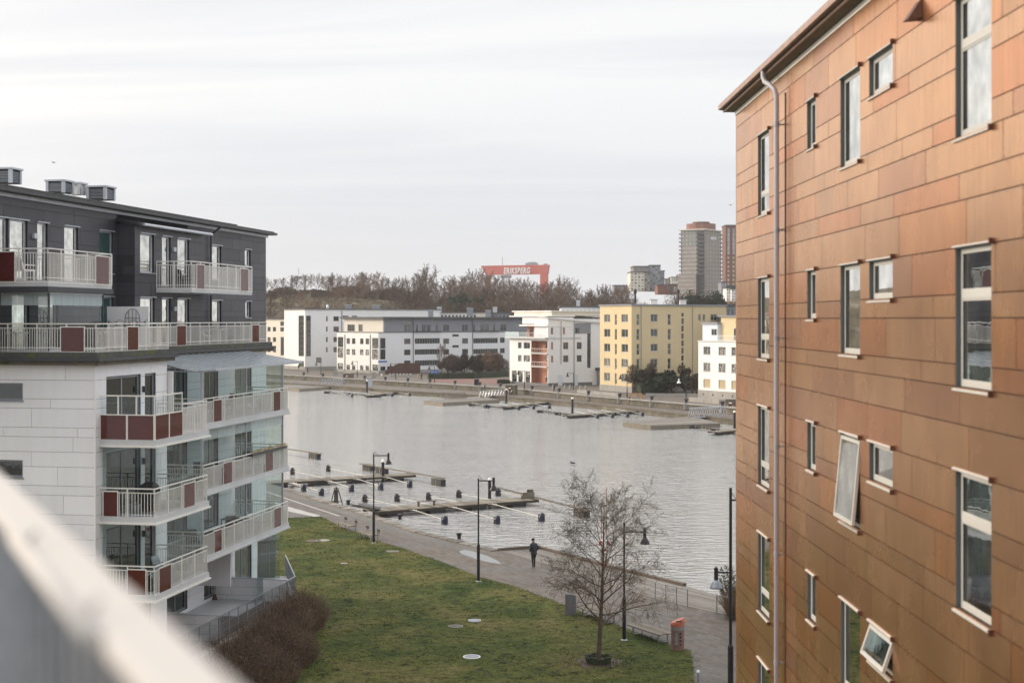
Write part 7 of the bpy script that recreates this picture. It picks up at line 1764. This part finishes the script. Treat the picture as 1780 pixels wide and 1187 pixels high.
breakwater((625.6,805.5),(772,831),'long outer boom with big dark float tanks crossing the end of the further pontoon',0,[(641,817),(664,823),(762,843)])
breakwater((865,847),(1024,888),'long outer boom reaching right from the end of the nearer pontoon into the tree crown',0,[(1011,897)])
breakwater((470,776),(559,788.5),'outer boom with dark float tank appearing right of the white balconies',0,[(547,797)])
def pile(px,pyb,h,label,m='black_metal',rad=.16):
    c=W(px,pyb); c.z=-2.2; r=empty('mooring_pile',c,label,'pile'); mb=MB(); mb.tube([(0,0,0),(0,0,h+.4)],rad,10); mb.build('pile',M[m],r); mb=MB(); mb.lathe([(rad*1.08,h+.4),(rad*1.08,h+.55),(rad*.4,h+.7)],n=10); mb.build('cap',M['ring_white'],r)
pile(665.6,836,2.0,'dark round pile with pale cap on the further pontoon'); pile(851,873,2.0,'dark round pile with pale cap on the nearer pontoon left of the second lamp head')
# steps, ramp, timber frame, small bench
c=G(584,870,-.2); r=empty('timber_tripod',c,'leaning dark timber tripod frame with ladder at the quay edge','frame')
for a,b in (((-.7,.4,-1.2),(-.1,0,1.1)),((.75,.4,-1.2),(.15,0,1.1)),((-.25,-.3,-1.2),(0,.1,1.15)),((.3,-.3,-1.2),(.05,.1,1.15)),((-.45,.2,-.1),(.5,.2,-.1))):
    mb=MB(); mb.bar(a,b,.07,.07); mb.build('strut',M['wood_dark'],r)
mb=MB(); mb.bar((0,.1,-.4),(0,.1,.9),.34,.06); mb.build('board',M['wood_grey'],r)
a=G(612,878.5); b=p2a+(p2b-p2a).normalized()*.6; r=empty('gangway',a,'dark gangway ramp from the quay down to the nearer pontoon','gangway'); b=Vector((b.x,b.y,-1.2)); a0=Vector((a.x,a.y,.05))
mb=MB(); mb.bar(a0,b,1.1,.07); mb.build('ramp_deck',M['wood_grey'],r,off=a)
n_=Vector((-(b-a0).y,(b-a0).x,0)).normalized()*.55
for s in (-1,1): mb=MB(); mb.bar(a0+n_*s+Vector((0,0,.12)),b+n_*s+Vector((0,0,.12)),.05,.14); mb.build('side_rail',M['grey_metal'],r,off=a)
c=on(p2a,p2b,741); c.z=-1.24; r=empty('pontoon_bench',c,'small low bench on the middle of the nearer pontoon','bench',None,.48); mb=MB(); mb.box(-.9,.9,-.18,.18,.38,.43); mb.build('seat',M['wood_brown'],r)
for s in (-.75,.75): mb=MB(); mb.box(s-.04,s+.04,-.15,.15,0,.38); mb.build('leg',M['wood_dark'],r)
c=on(p2a,p2b,917); c.z=-1.24; r=empty('stacked_timber',c,'small stack of weathered timber baulks at the tip of the nearer pontoon','timber stack')
for i,(x,y,z,l) in enumerate(((0,.3,.14,1.2),(0,-.2,.14,1.2),(.1,.05,.42,1.1),(.25,.1,.68,.6))): mb=MB(); mb.box(-l/2+x,l/2+x,y-.13,y+.13,z-.13,z+.13); mb.build('baulk',M['wood_grey'],r)
# ---- far side floating structures
def far_platform(px4,label,z=-1.15,th=.55,shed=False):
    P=[G(x,y,z) for x,y in px4]; r=empty('timber_platform',P[0],label,'platform')
    n=26
    for i in range(n):
        t0,t1=i/n,(i+.93)/n; a,b=lerp(P[0],P[1],t0),lerp(P[0],P[1],t1); d,c=lerp(P[3],P[2],t0),lerp(P[3],P[2],t1); u=Vector((0,0,-.06)); mb=MB(); mb.hexa([a+u,b+u,c+u,d+u,a,b,c,d]); mb.build('deck_board',M['wood_deck'],r,off=P[0])
    mb=MB(); mb.prism([(p.x,p.y) for p in P],-2.2,z-.07); mb.build('hull',M['wood_grey'],r,off=P[0])
    return r,P
far_platform([(1083,734),(1131,739.5),(1252,735.5),(1204,723.5)],'large low timber bathing platform in front of the yellow block, rightmost')
r_,P_=far_platform([(737,696.5),(770,700),(868,694.5),(835,688)],'low timber platform with a wedge shaped sun deck in front of the corner house')
c=G(791,693,-1.15); r=empty('sun_deck',c,'grey wedge shaped reclining deck standing on the middle timber platform','sun deck',None,.35)
mb=MB()
for i in range(10): 
    t=i/10; mb=MB(); mb.bar((-2.4,-.5+t*1.6,t*1.35),(2.4,-.5+t*1.6,t*1.35),.15,.05); mb.build('slat',M['wood_deck'],r)
mb=MB(); mb.bar((-2.3,1.1,0),(-2.3,1.1,1.3),.08); mb.bar((2.3,1.1,0),(2.3,1.1,1.3),.08); mb.bar((-2.3,-.5,0),(-2.3,1.1,1.3),.08); mb.bar((2.3,-.5,0),(2.3,1.1,1.3),.08); mb.build('support',M['wood_dark'],r)
far_platform([(470,670),(520,676),(590,671),(560,664)],'low dark timber platform at the far left of the opposite quay')
def striped(a,b,label):
    A=W(*a); B=W(*b); A.z=B.z=-1.5; r=empty('striped_boom',A,label,'mooring boom'); n=26
    mb=MB()
    for i in range(n): mb2=MB(); p,q=lerp(A,B,i/n),lerp(A,B,(i+(.45 if i%2 else 1.5))/n); mb2.bar(p,q,.42,.24); mb2.build('striped_section',M['stripe'] if i%2 else M['float_black'],r,off=A)
    for p in (A,lerp(A,B,.45),B): mb=MB(); mb.box(p.x-.6,p.x+.6,p.y-.4,p.y+.4,-1.95,-1.35); mb.build('float_tank',M['float_black'],r,off=A)
striped((568,683.5),(657,690.5),'striped boom with dark floats, leftmost on the far side')
striped((820,705.5),(880,712),'striped boom just right of the middle timber platform')
striped((939,717),(1010,726),'yellow and black striped boom in the water left of the bathing platform')
striped((1207,744.5),(1290,757),'yellow and black striped boom by the copper building edge')
g2='white booms with dark floats along the far quay'
sets=[('on the left far pontoon',[(612,690,578,684),(682,689,640,684),(712,688,665,682),(729,686,690,680)],),
      ('on the middle far pontoon',[(902,712,868,706),(928,711,890,705),(955,710,915,704),(845,709,820,704)],),
      ('on the right far pontoon',[(1039,727,1000,720),(1065,726,1022,718),(1091,725,1045,717),(1117,723,1070,715),(1168,721,1112,714)],),]
for lab,l in sets:
    for i,(tx,ty,rx,ry) in enumerate(l): boom(W(rx,ry),W(tx,ty),ordw(i)+' white boom from the left '+lab,g2,fl='float_blue',fw=.6,fh=.7,tube=False,m='zinc')
def thin_pontoon(a,b,label,w=2.0): A=G(*a,-1.3); B=G(*b,-1.3); pontoon(A,B,w,label,board=1.2,z=-1.3,floats=True)
thin_pontoon((640,687),(720,676.5),'narrow far pontoon left of the middle timber platform')
thin_pontoon((880,706.5),(960,697),'narrow far pontoon between the two timber platforms')
thin_pontoon((985,722),(1125,712),'narrow far pontoon left of the large bathing platform')
thin_pontoon((1240,750),(1300,744),'far pontoon half hidden by the copper building')
for px,py,l in ((638,682,'dark pile beside the left far pontoon'),(880,700,'thin dark pile left of the middle far booms'),(995,718,'dark pile at the foot of the right far pontoon'),(1277,746,'dark pile at the edge of the copper building')): pile(px,py,2.6,l,rad=.22)
c=W(643.5,678); r=empty('pump_cabinet',(c.x,c.y,-1.3),'white service cabinet on the left far pontoon','cabinet'); mb=MB(); mb.box(-.55,.55,-.4,.4,0,2.1); mb.build('body',M['zinc'],r); mb=MB(); mb.box(-.6,.6,-.45,.45,2.1,2.2); mb.build('lid',M['siding_grey'],r)
# gangway trusses
def truss(a,b,label,z0=-.9,z1=-1.1,h=1.5):
    A=G(*a,z0); B=G(*b,z1); A.z=z0; B.z=z1; r=empty('truss_gangway',A,label,'gangway'); n=8; d=(B-A); nn=Vector((-d.y,d.x,0)).normalized()
    for s in (-.8,.8):
        o=nn*s; mb=MB(); mb.bar(A+o,B+o,.12); mb.bar(A+o+Vector((0,0,h)),B+o+Vector((0,0,h)),.10)
        for i in range(n):
            p=lerp(A,B,i/n)+o; q=lerp(A,B,(i+1)/n)+o; m=lerp(A,B,(i+.5)/n)+o+Vector((0,0,h)); mb.bar(p,m,.07); mb.bar(m,q,.07)
        mb.build('truss',M['zinc'],r,off=A)
    mb=MB(); mb.bar(A+Vector((0,0,.05)),B+Vector((0,0,.05)),1.5,.06); mb.build('walkway',M['wood_grey'],r,off=A)
truss((1262,722.5),(1198,725),'white zigzag truss gangway leading to the large bathing platform')
truss((880,686),(838,690),'pale truss gangway leading to the middle timber platform',h=1.2)
truss((598,667),(560,668),'pale truss gangway at the leftmost far platform',h=1.2)
# ---- far promenade: life ring pillars, quay bollards, lamps, people, cars, planting
def ring_pillar(x0,x1,yt,yb,label):
    c=G((x0+x1)/2,yb-3,LZ); Z=c.y; w=(x1-x0)/FPX*Z; h=(yb-yt)/FPX*Z; r=empty('ring_pillar',(c.x,c.y,LZ),label,'pillar','stone pillars with life rings'); r.rotation_euler=(0,0,-.35)
    mb=MB(); mb.box(-w*.42,w*.42,-w*.3,w*.3,-1,h); mb.build('block',M['quay_wall'],r,bevel=.05); mb=MB(); mb.box(-w*.46,w*.46,-w*.34,w*.34,h,h+.12); mb.build('cap',M['concrete'],r)
    o=bpy.data.objects.new('life_ring',RING); COL.objects.link(o); o.parent=r; o.location=(0,-w*.3-.02,h*.5-1.35*1.5); o.scale=(1.5,1.5,1.5)
    o=MB(); o.tube([(0,-w*.3-.05,h*.5+.6),(0,-w*.3-.05,h*.5-.5)],.03,5); o.build('hook',M['grey_metal'],r)
ring_pillar(597,615,652,667,'stone quay pillar with red life ring, leftmost of three'); ring_pillar(878,900,672,689,'stone quay pillar with red life ring in front of the corner house'); ring_pillar(1260,1283,697,718,'stone quay pillar with red life ring by the copper building edge')
for i,px in enumerate((528,561.5,598,634,670,709,747.5,791,834,870,925,972,1023,1077,1133,1193,1256)):
    a=FU[0]; q=None
    for A,B in zip(FU,FU[1:]):
        k=ray(px); d=B-A; den=d.x-k*d.y; t=(k*A.y-A.x)/den
        if 0<=t<=1: q=A+d*t
    r=empty('quay_bollard',(q.x,q.y,.2),ordw(i)+' bollard from the left on the far quay wall','bollard','bollards along the far quay wall')
    mb=MB(); mb.box(-.4,.4,-.35,.35,-1.1,.15); mb.build('stone_block',M['concrete'],r); mb=MB(); mb.lathe([(.26,.15),(.24,.5),(.42,.62),(.40,.82),(.15,.92)],n=10); mb.build('bollard_head',M['black_metal'],r)
def far_lamp(px,pyt,pyb,side,label,globe=False):
    c=G(px,pyb); h=(pyb-pyt)/FPX*c.y; r=empty('street_lamp',c,label,'street lamp','lamps on the far promenade')
    mb=MB(); mb.lathe([(.11,0),(.10,h*.4),(.06,h*.41),(.055,h)],n=8); mb.build('pole',M['black_metal'],r)
    mb=MB(); mb.tube([(0,0,h-.25),(side*1.3,0,h-.2)],.05,6); mb.build('arm',M['black_metal'],r)
    mb=MB(); mb.lathe([(.38,-.75),(.36,-.6),(.14,-.35),(.12,.1)],c=(side*1.3,0,h-.2),n=10); mb.build('lamp_shade',M['ring_white'] if globe else M['black_metal'],r)
for px,yt,yb,s,l,g in ((621,627,656,-1,'far lamp at the corner of the grey topped block',0),(688,631,660,-1,'far lamp below the brown fence of the white block',0),(755.5,635.5,665,-1,'far lamp by the blue sign',0),(832,641,671,-1,'far lamp left of the corner house, before the gravel square',0),(911.5,643,677,-1,'far lamp before the shop windows of the corner house',0),(997,647,677,-1,'far lamp before the plain side of the corner house',0),(1090,650.5,691.5,-1,'far lamp before the yellow block',0),(1192.5,657,700,-1,'far lamp with pale head before the garden steps',1),(558,629,652,-1,'far lamp in front of the tall white block, leftmost',0)): far_lamp(px,yt,yb,s,l,g)
for px,py,h,t,lw,rz,l in ((535,650,1.0,'black_cloth','trousers',1.9,'dark dressed person before the tall white block'),(663.5,659.5,1.0,'white_cloth','beige_cloth',1.2,'person in a white coat on the far promenade'),(727,660.5,1.0,'beige_cloth','beige_cloth',2.2,'person in beige, left of a strolling pair'),(733,660.5,1.0,'black_cloth','trousers',2.2,'person in black, right of a strolling pair'),(963.5,682,1.05,'black_cloth','trousers',1.7,'person in black before the corner house'),(519.5,643,1.0,'black_cloth','trousers',3.0,'person in black at the shop door of the tall white block')):
    person(BM2,G(px,py),rz,M[t],M[lw],l,h)
person(BM2,G(842.5,681.5,LZ),-1.3,M['jacket'],M['trousers'],'dark figure on the lower quay left of the second life ring pillar')
person(BM2,G(1094.5,704,LZ),-1.0,M['jacket'],M['trousers'],'dark figure on the lower quay below the yellow block',1.03)
person(BM2,G(1109,690),1.2,M['black_cloth'],M['trousers'],'person with pale hat at the yellow bench before the yellow block',.9)
# timber benches
for px,py,z,l in ((1106,692.5,0,'long pale yellow bench below the yellow block'),(1125.5,703.5,LZ,'orange brown wooden bench on the lower quay')):
    c=G(px,py,z); r=empty('timber_bench',c,l,'bench',None,-1.05+1.57); mb=MB(); mb.box(-1.5,1.5,-.3,.3,.42,.55); mb.build('seat',M['orange_wood'] if 'orange_wood' in M else M.setdefault('orange_wood',mat('orange_wood',(.42,.25,.12),.7)),r)
    for s in (-1.2,1.2): mb=MB(); mb.box(s-.1,s+.1,-.28,.28,0,.42); mb.build('leg',M['orange_wood'],r)
    mb=MB(); mb.box(-1.5,1.5,.26,.34,.75,1.0); mb.bar((-1.3,.3,.5),(-1.3,.3,.8),.07); mb.bar((1.3,.3,.5),(1.3,.3,.8),.07); mb.build('backrest',M['orange_wood'],r)
# bollards/blocks on the promenade
for i,px in enumerate((678,684,690,696,702,708,714)):
    c=G(px,655.5); r=empty('stone_bollard',c,ordw(i)+' pale stone bollard before the brown fence','bollard','pale stone bollards at the brown fence'); mb=MB(); mb.lathe([(.38,0),(.32,.7),(.18,.95),(.05,1.0)],n=8); mb.build('stone',M['concrete'],r)
for i,px in enumerate((962,972,982,991,1000,1009,1018)):
    c=G(px,675.5+i*.35); r=empty('stone_bollard',c,ordw(i)+' granite bollard beside the corner house','bollard','granite bollards beside the corner house'); mb=MB(); mb.lathe([(.26,0),(.24,.8),(.12,.9)],n=8); mb.build('stone',M['concrete'],r)
# brown fence (ramp wall)
A=gp4(842,935)+Vector((0,2,0)); B=gp4(1088,930)+Vector((0,4,0)); r=empty('board_fence',A,'dark red brown board fence sloping in front of the long white block','fence'); F=Fac(A,B); n=36
for i in range(n):
    a,b=F.len*i/n,F.len*(i+.94)/n; h=1.0+2.0*min((i+1)/14,1); mb=MB(); mb.pbox(F.P,a,b,0,.06,0,h); mb.build('fence_board',mat('fence_red',(.10,.045,.032),.8) if i==0 else bpy.data.materials['fence_red'],r,off=A)
# blue information sign, benches of hedge, cars
c=gp4(1194,985); r=empty('information_sign',c,'blue rectangular sign on a post before the hedge','sign'); mb=MB(); mb.tube([(0,0,0),(0,0,2.6)],.05,6); mb.build('post',M['grey_metal'],r); mb=MB(); mb.box(-1.0,1.0,-.05,.05,2.0,2.75); mb.build('sign_board',M['blue_sign'],r); mb=MB(); mb.box(-.8,.6,-.07,-.055,2.4,2.48); mb.build('lettering_band',M['ring_white'],r)
def car(px,py,rz,m,label,Zoff=0):
    c=gp4(px,py); c.y+=Zoff; r=empty('parked_car',c,label,'car',None,rz)
    prof=[(-2.2,.35),(-2.25,.75),(-1.9,.95),(-1.3,1.02),(-.75,1.45),(.9,1.48),(1.7,1.0),(2.2,.85),(2.25,.35)]
    mb=MB(); n=len(prof); w=.86
    def ring(y,k): return [(x,y,z if z<1.1 else 1.0+(z-1.0)*k) for x,z in prof]
    a=[(x,-w,z) for x,z in prof]; b=[(x,w,z) for x,z in prof]; mb.face(a); mb.face(b[::-1])
    for i in range(n): j=(i+1)%n; mb.face([a[i],b[i],b[j],a[j]])
    mb.build('body',m,r,bevel=.06)
    mb=MB(); mb.box(-1.0,1.25,-.875,.875,1.05,1.38); mb.build('side_window',M['pane'],r)
    mb=MB(); mb.hexa([(-1.32,-.7,1.04),(-1.32,.7,1.04),(-1.28,.7,1.02),(-1.28,-.7,1.02),(-.84,-.65,1.43),(-.84,.65,1.43),(-.78,.65,1.41),(-.78,-.65,1.41)]); mb.build('windscreen',M['pane'],r)
    for x in (-1.4,1.4):
        for y in (-.8,.8): mb=MB(); mb.tube([(x,y-.1,.32),(x,y+.1,.32)],.32,14); wh=mb.build('wheel',M['black_rubber'],r); mb=MB(); mb.tube([(x,y-.12,.32),(x,y+.12,.32)],.19,10); mb.build('rim',M['grey_metal'],wh)
    for y in (-.6,.6): mb=MB(); mb.box(-2.28,-2.2,y-.18,y+.18,.62,.75); mb.build('headlight',M['ring_white'],r); mb=MB(); mb.box(2.2,2.28,y-.16,y+.16,.68,.8); mb.build('tail_light',M['red'],r)
car(1502,932,.15,M['car_grey'],'light grey parked car behind the round brown trees, left of two'); car(1578,934,.2,M['car_grey'],'pale parked car beside the corner house, right of two'); car(1350,928,.1,M['white_paint'],'white parked car half hidden by the round trees')
# clipped brown trees before the long white block
for i,(x,yb,w,h,l) in enumerate(((1285,928,8.5,10.5,'first'),(1335,930,7.5,10,'second'),(1405,932,9.5,11,'third'),(1505,935,9,10.8,'fourth'),(1570,938,8.5,10.5,'fifth'),(1630,940,9,11,'sixth'))):
    c=gp4(x,yb); leafy('clipped_tree',l+' round brown leafless tree in the row before the long white block','tree',c.x,c.y,0,w*.55,h*.50,7000,M['far_twig2'],200+i,.6,tw=True,group='round trees before the long white block')
c=gp4(1245,930); o=bpy.data.objects.new('bare_tree',FT[4][0]); COL.objects.link(o); o.location=(c.x,c.y,0); o.scale=(.4,.4,.5); tag(o,'slim bare tree left of the round brown trees','tree')
def hedge(a,b,h,w,label,n=2600):
    A,B=Vector(a),Vector(b); r=empty('clipped_hedge',A,label,'hedge'); rr=random.Random(int(A.x*7)); d=(B-A); u=d.normalized(); nn=Vector((-u.y,u.x,0)); mb=MB()
    for i in range(n):
        p=A+d*rr.random()+nn*rr.uniform(-w/2,w/2)+Vector((0,0,h*rr.random()**.6)); e=Vector((rr.gauss(0,1),rr.gauss(0,1),rr.gauss(0,1))).normalized()*.28; s=e.orthogonal().normalized()*.13; k=len(mb.v); mb.v.extend([tuple(p-s),tuple(p+s),tuple(p+e)]); mb.f.append((k,k+1,k+2)); mb.m.append(0)
    mb.bar(A+Vector((0,0,h*.42)),B+Vector((0,0,h*.42)),w*.85,h*.84); mb.build('foliage',M['hedge'],r,off=A)
hedge(gp4(1150,965),gp4(1450,962),1.5,1.8,'low dark hedge before the round brown trees'); hedge(gp4(1450,962),gp4(1700,948),1.5,1.8,'right part of the dark hedge beside the gravel square')
hedge(AT(c5(848,0)[0],289),AT(c5(1010,0)[0],292),2.2,2.0,'dark green hedge at the foot of the yellow block'); hedge(gp4(1645,998),gp4(1715,1000),.9,1.4,'small brown hedge strip beside the corner house',900)
for i,(x,y,w,h,mm,l,sz) in enumerate(((868,1042,8.5,13.5,'bush_leaf','tall olive brown shrub against the yellow wall corner',.55),(925,1040,8.5,11,'hedge','dark shrub right of the tall shrub at the yellow wall',.5),(985,1030,8,7.5,'hedge','low dark evergreen shrub in the middle of the yellow wall garden',.5),(1045,1028,9,8.5,'evergreen','wide dark evergreen before the yellow wall',.5),(1125,1045,6,12,'bush_leaf','tall bare brown shrub left of the garden steps lamp',.5),(1165,1070,6.5,9,'hedge','olive shrub left of the white block wall',.5),(1192,1075,5,8,'bush_leaf','dark shrub touching the corner of the white block',.45))):
    px_=c5(x,0)[0]; c=AT(px_,FRE.Z(px_)-3.2-(i%3)*1.5) if px_<1203 else gp5(x,y); leafy('garden_shrub',l,'shrub',c.x,c.y,0,w*.46,h*.46,3000,M[mm],300+i,sz,tw=(mm=='bush_leaf'))
for (a,b,l) in (((935,1060),(948,1027),'left garden stair handrail before the yellow block'),((1094,1035),(1120,1005),'right garden stair handrail before the yellow block')):
    A=gp5(*a); B=A+Vector((1.5,3,0)); r=empty('stair_handrail',A,l,'handrail'); 
    for s in (0,1.3): 
        q=Vector((s,0,0)); mb=MB(); mb.bar(A+q+Vector((0,0,.9)),B+q+Vector((0,0,2.0)),.08); mb.bar(A+q,A+q+Vector((0,0,.9)),.07); mb.bar(B+q+Vector((0,0,.9)),B+q+Vector((0,0,2.0)),.07); mb.build('rail',M['zinc'],r,off=A)
# low walls on the far promenade
def low_wall(a,b,h,label): A,B=a,b; r=empty('low_wall',A,label,'wall'); n=12; 
def lw(a,b,h,label):
    A,B=gp5(*a),gp5(*b); r=empty('low_wall',A,label,'wall'); n=max(3,int((B-A).length/2))
    for i in range(n): p,q=lerp(A,B,i/n),lerp(A,B,(i+.97)/n); mb=MB(); mb.bar(p+Vector((0,0,h/2)),q+Vector((0,0,h/2)),.45,h); mb.build('wall_block',M['concrete'],r,off=A)
lw((490,1062),(745,1085),.7,'low pale seat wall before gate house and yellow block'); lw((1150,1112),(1330,1128),.8,'low pale seat wall before the right white block'); lw((890,1078),(1200,1082),.5,'garden kerb wall at the foot of the hedge')
# litter bins far
for px,py,l in ((510,658,'small dark bin'),):
    pass
for px,py,l in ((583,652.5,'grey utility box before the tall white block'),(650,657,'pale utility box left of the brown fence'),(828.5,669.5,'dark bin at the left of the gravel square')):
    c=G(px,py); r=empty('utility_box',c,l,'box'); mb=MB(); mb.box(-.55,.55,-.4,.4,0,1.4); mb.build('body',M['concrete'] if 'dark' not in l else M['black_metal'],r,bevel=.04); mb=MB(); mb.box(-.6,.6,-.45,.45,1.4,1.48); mb.build('lid',M['grey_metal'],r)
# ------------------------------------------------------------------ birds
def bird(px,py,Z,label,s=1,rz=0,fly=True):
    r=empty('bird',(ray(px)*Z,Z,EYE+(HY-py)*Z/FPX),label,'bird',None,rz)
    mb=MB(); mb.tube([(0,-.28*s,0),(0,-.15*s,0),(0,0,.01),(0,.16*s,.02),(0,.24*s,.03),(0,.30*s,.02)],[.01,.06*s,.085*s,.06*s,.045*s,.01],8); mb.build('body',M['black_cloth'],r)
    if fly:
        for sx in (-1,1): mb=MB(); a=[(0,-.08*s,.03),(sx*.35*s,-.04*s,.14*s),(sx*.75*s,-.12*s,.06*s),(sx*.35*s,.12*s,.15*s),(0,.10*s,.04)]; mb.face(a); mb.face([(x,y,z-.012) for x,y,z in a[::-1]]); mb.build('wing',M['black_cloth'],r)
    else:
        mb=MB(); mb.tube([(0,.2*s,.02),(0,.24*s,.16*s),(0,.32*s,.18*s)],[.035*s,.03*s,.02*s],6); mb.build('neck',M['black_cloth'],r)
bird(93,283,120,'small bird gliding high above the dark roof',.5,1.2); bird(1270,357,110,'small dark bird flying left of the copper building',.45,.3)
c=W(996,805.5); bird(996,804.5,c.y,'dark water bird swimming on the open harbour',1.3,1.0,False)
# ------------------------------------------------------------------ air
hm=bpy.data.materials.new('haze'); hm.use_nodes=True; N_=hm.node_tree.nodes; N_.clear(); o_=N_.new('ShaderNodeOutputMaterial'); v_=N_.new('ShaderNodeVolumePrincipled')
v_.inputs['Color'].default_value=(.93,.95,1,1); v_.inputs['Density'].default_value=.00010; v_.inputs['Anisotropy'].default_value=0; hm.node_tree.links.new(v_.outputs[0],o_.inputs['Volume'])
mb=MB(); mb.box(-3600,3600,-60,5300,-4.2,150); mb.build('haze',hm,kind='stuff',label='thin pale winter haze over the harbour and the far hills',cat='haze')
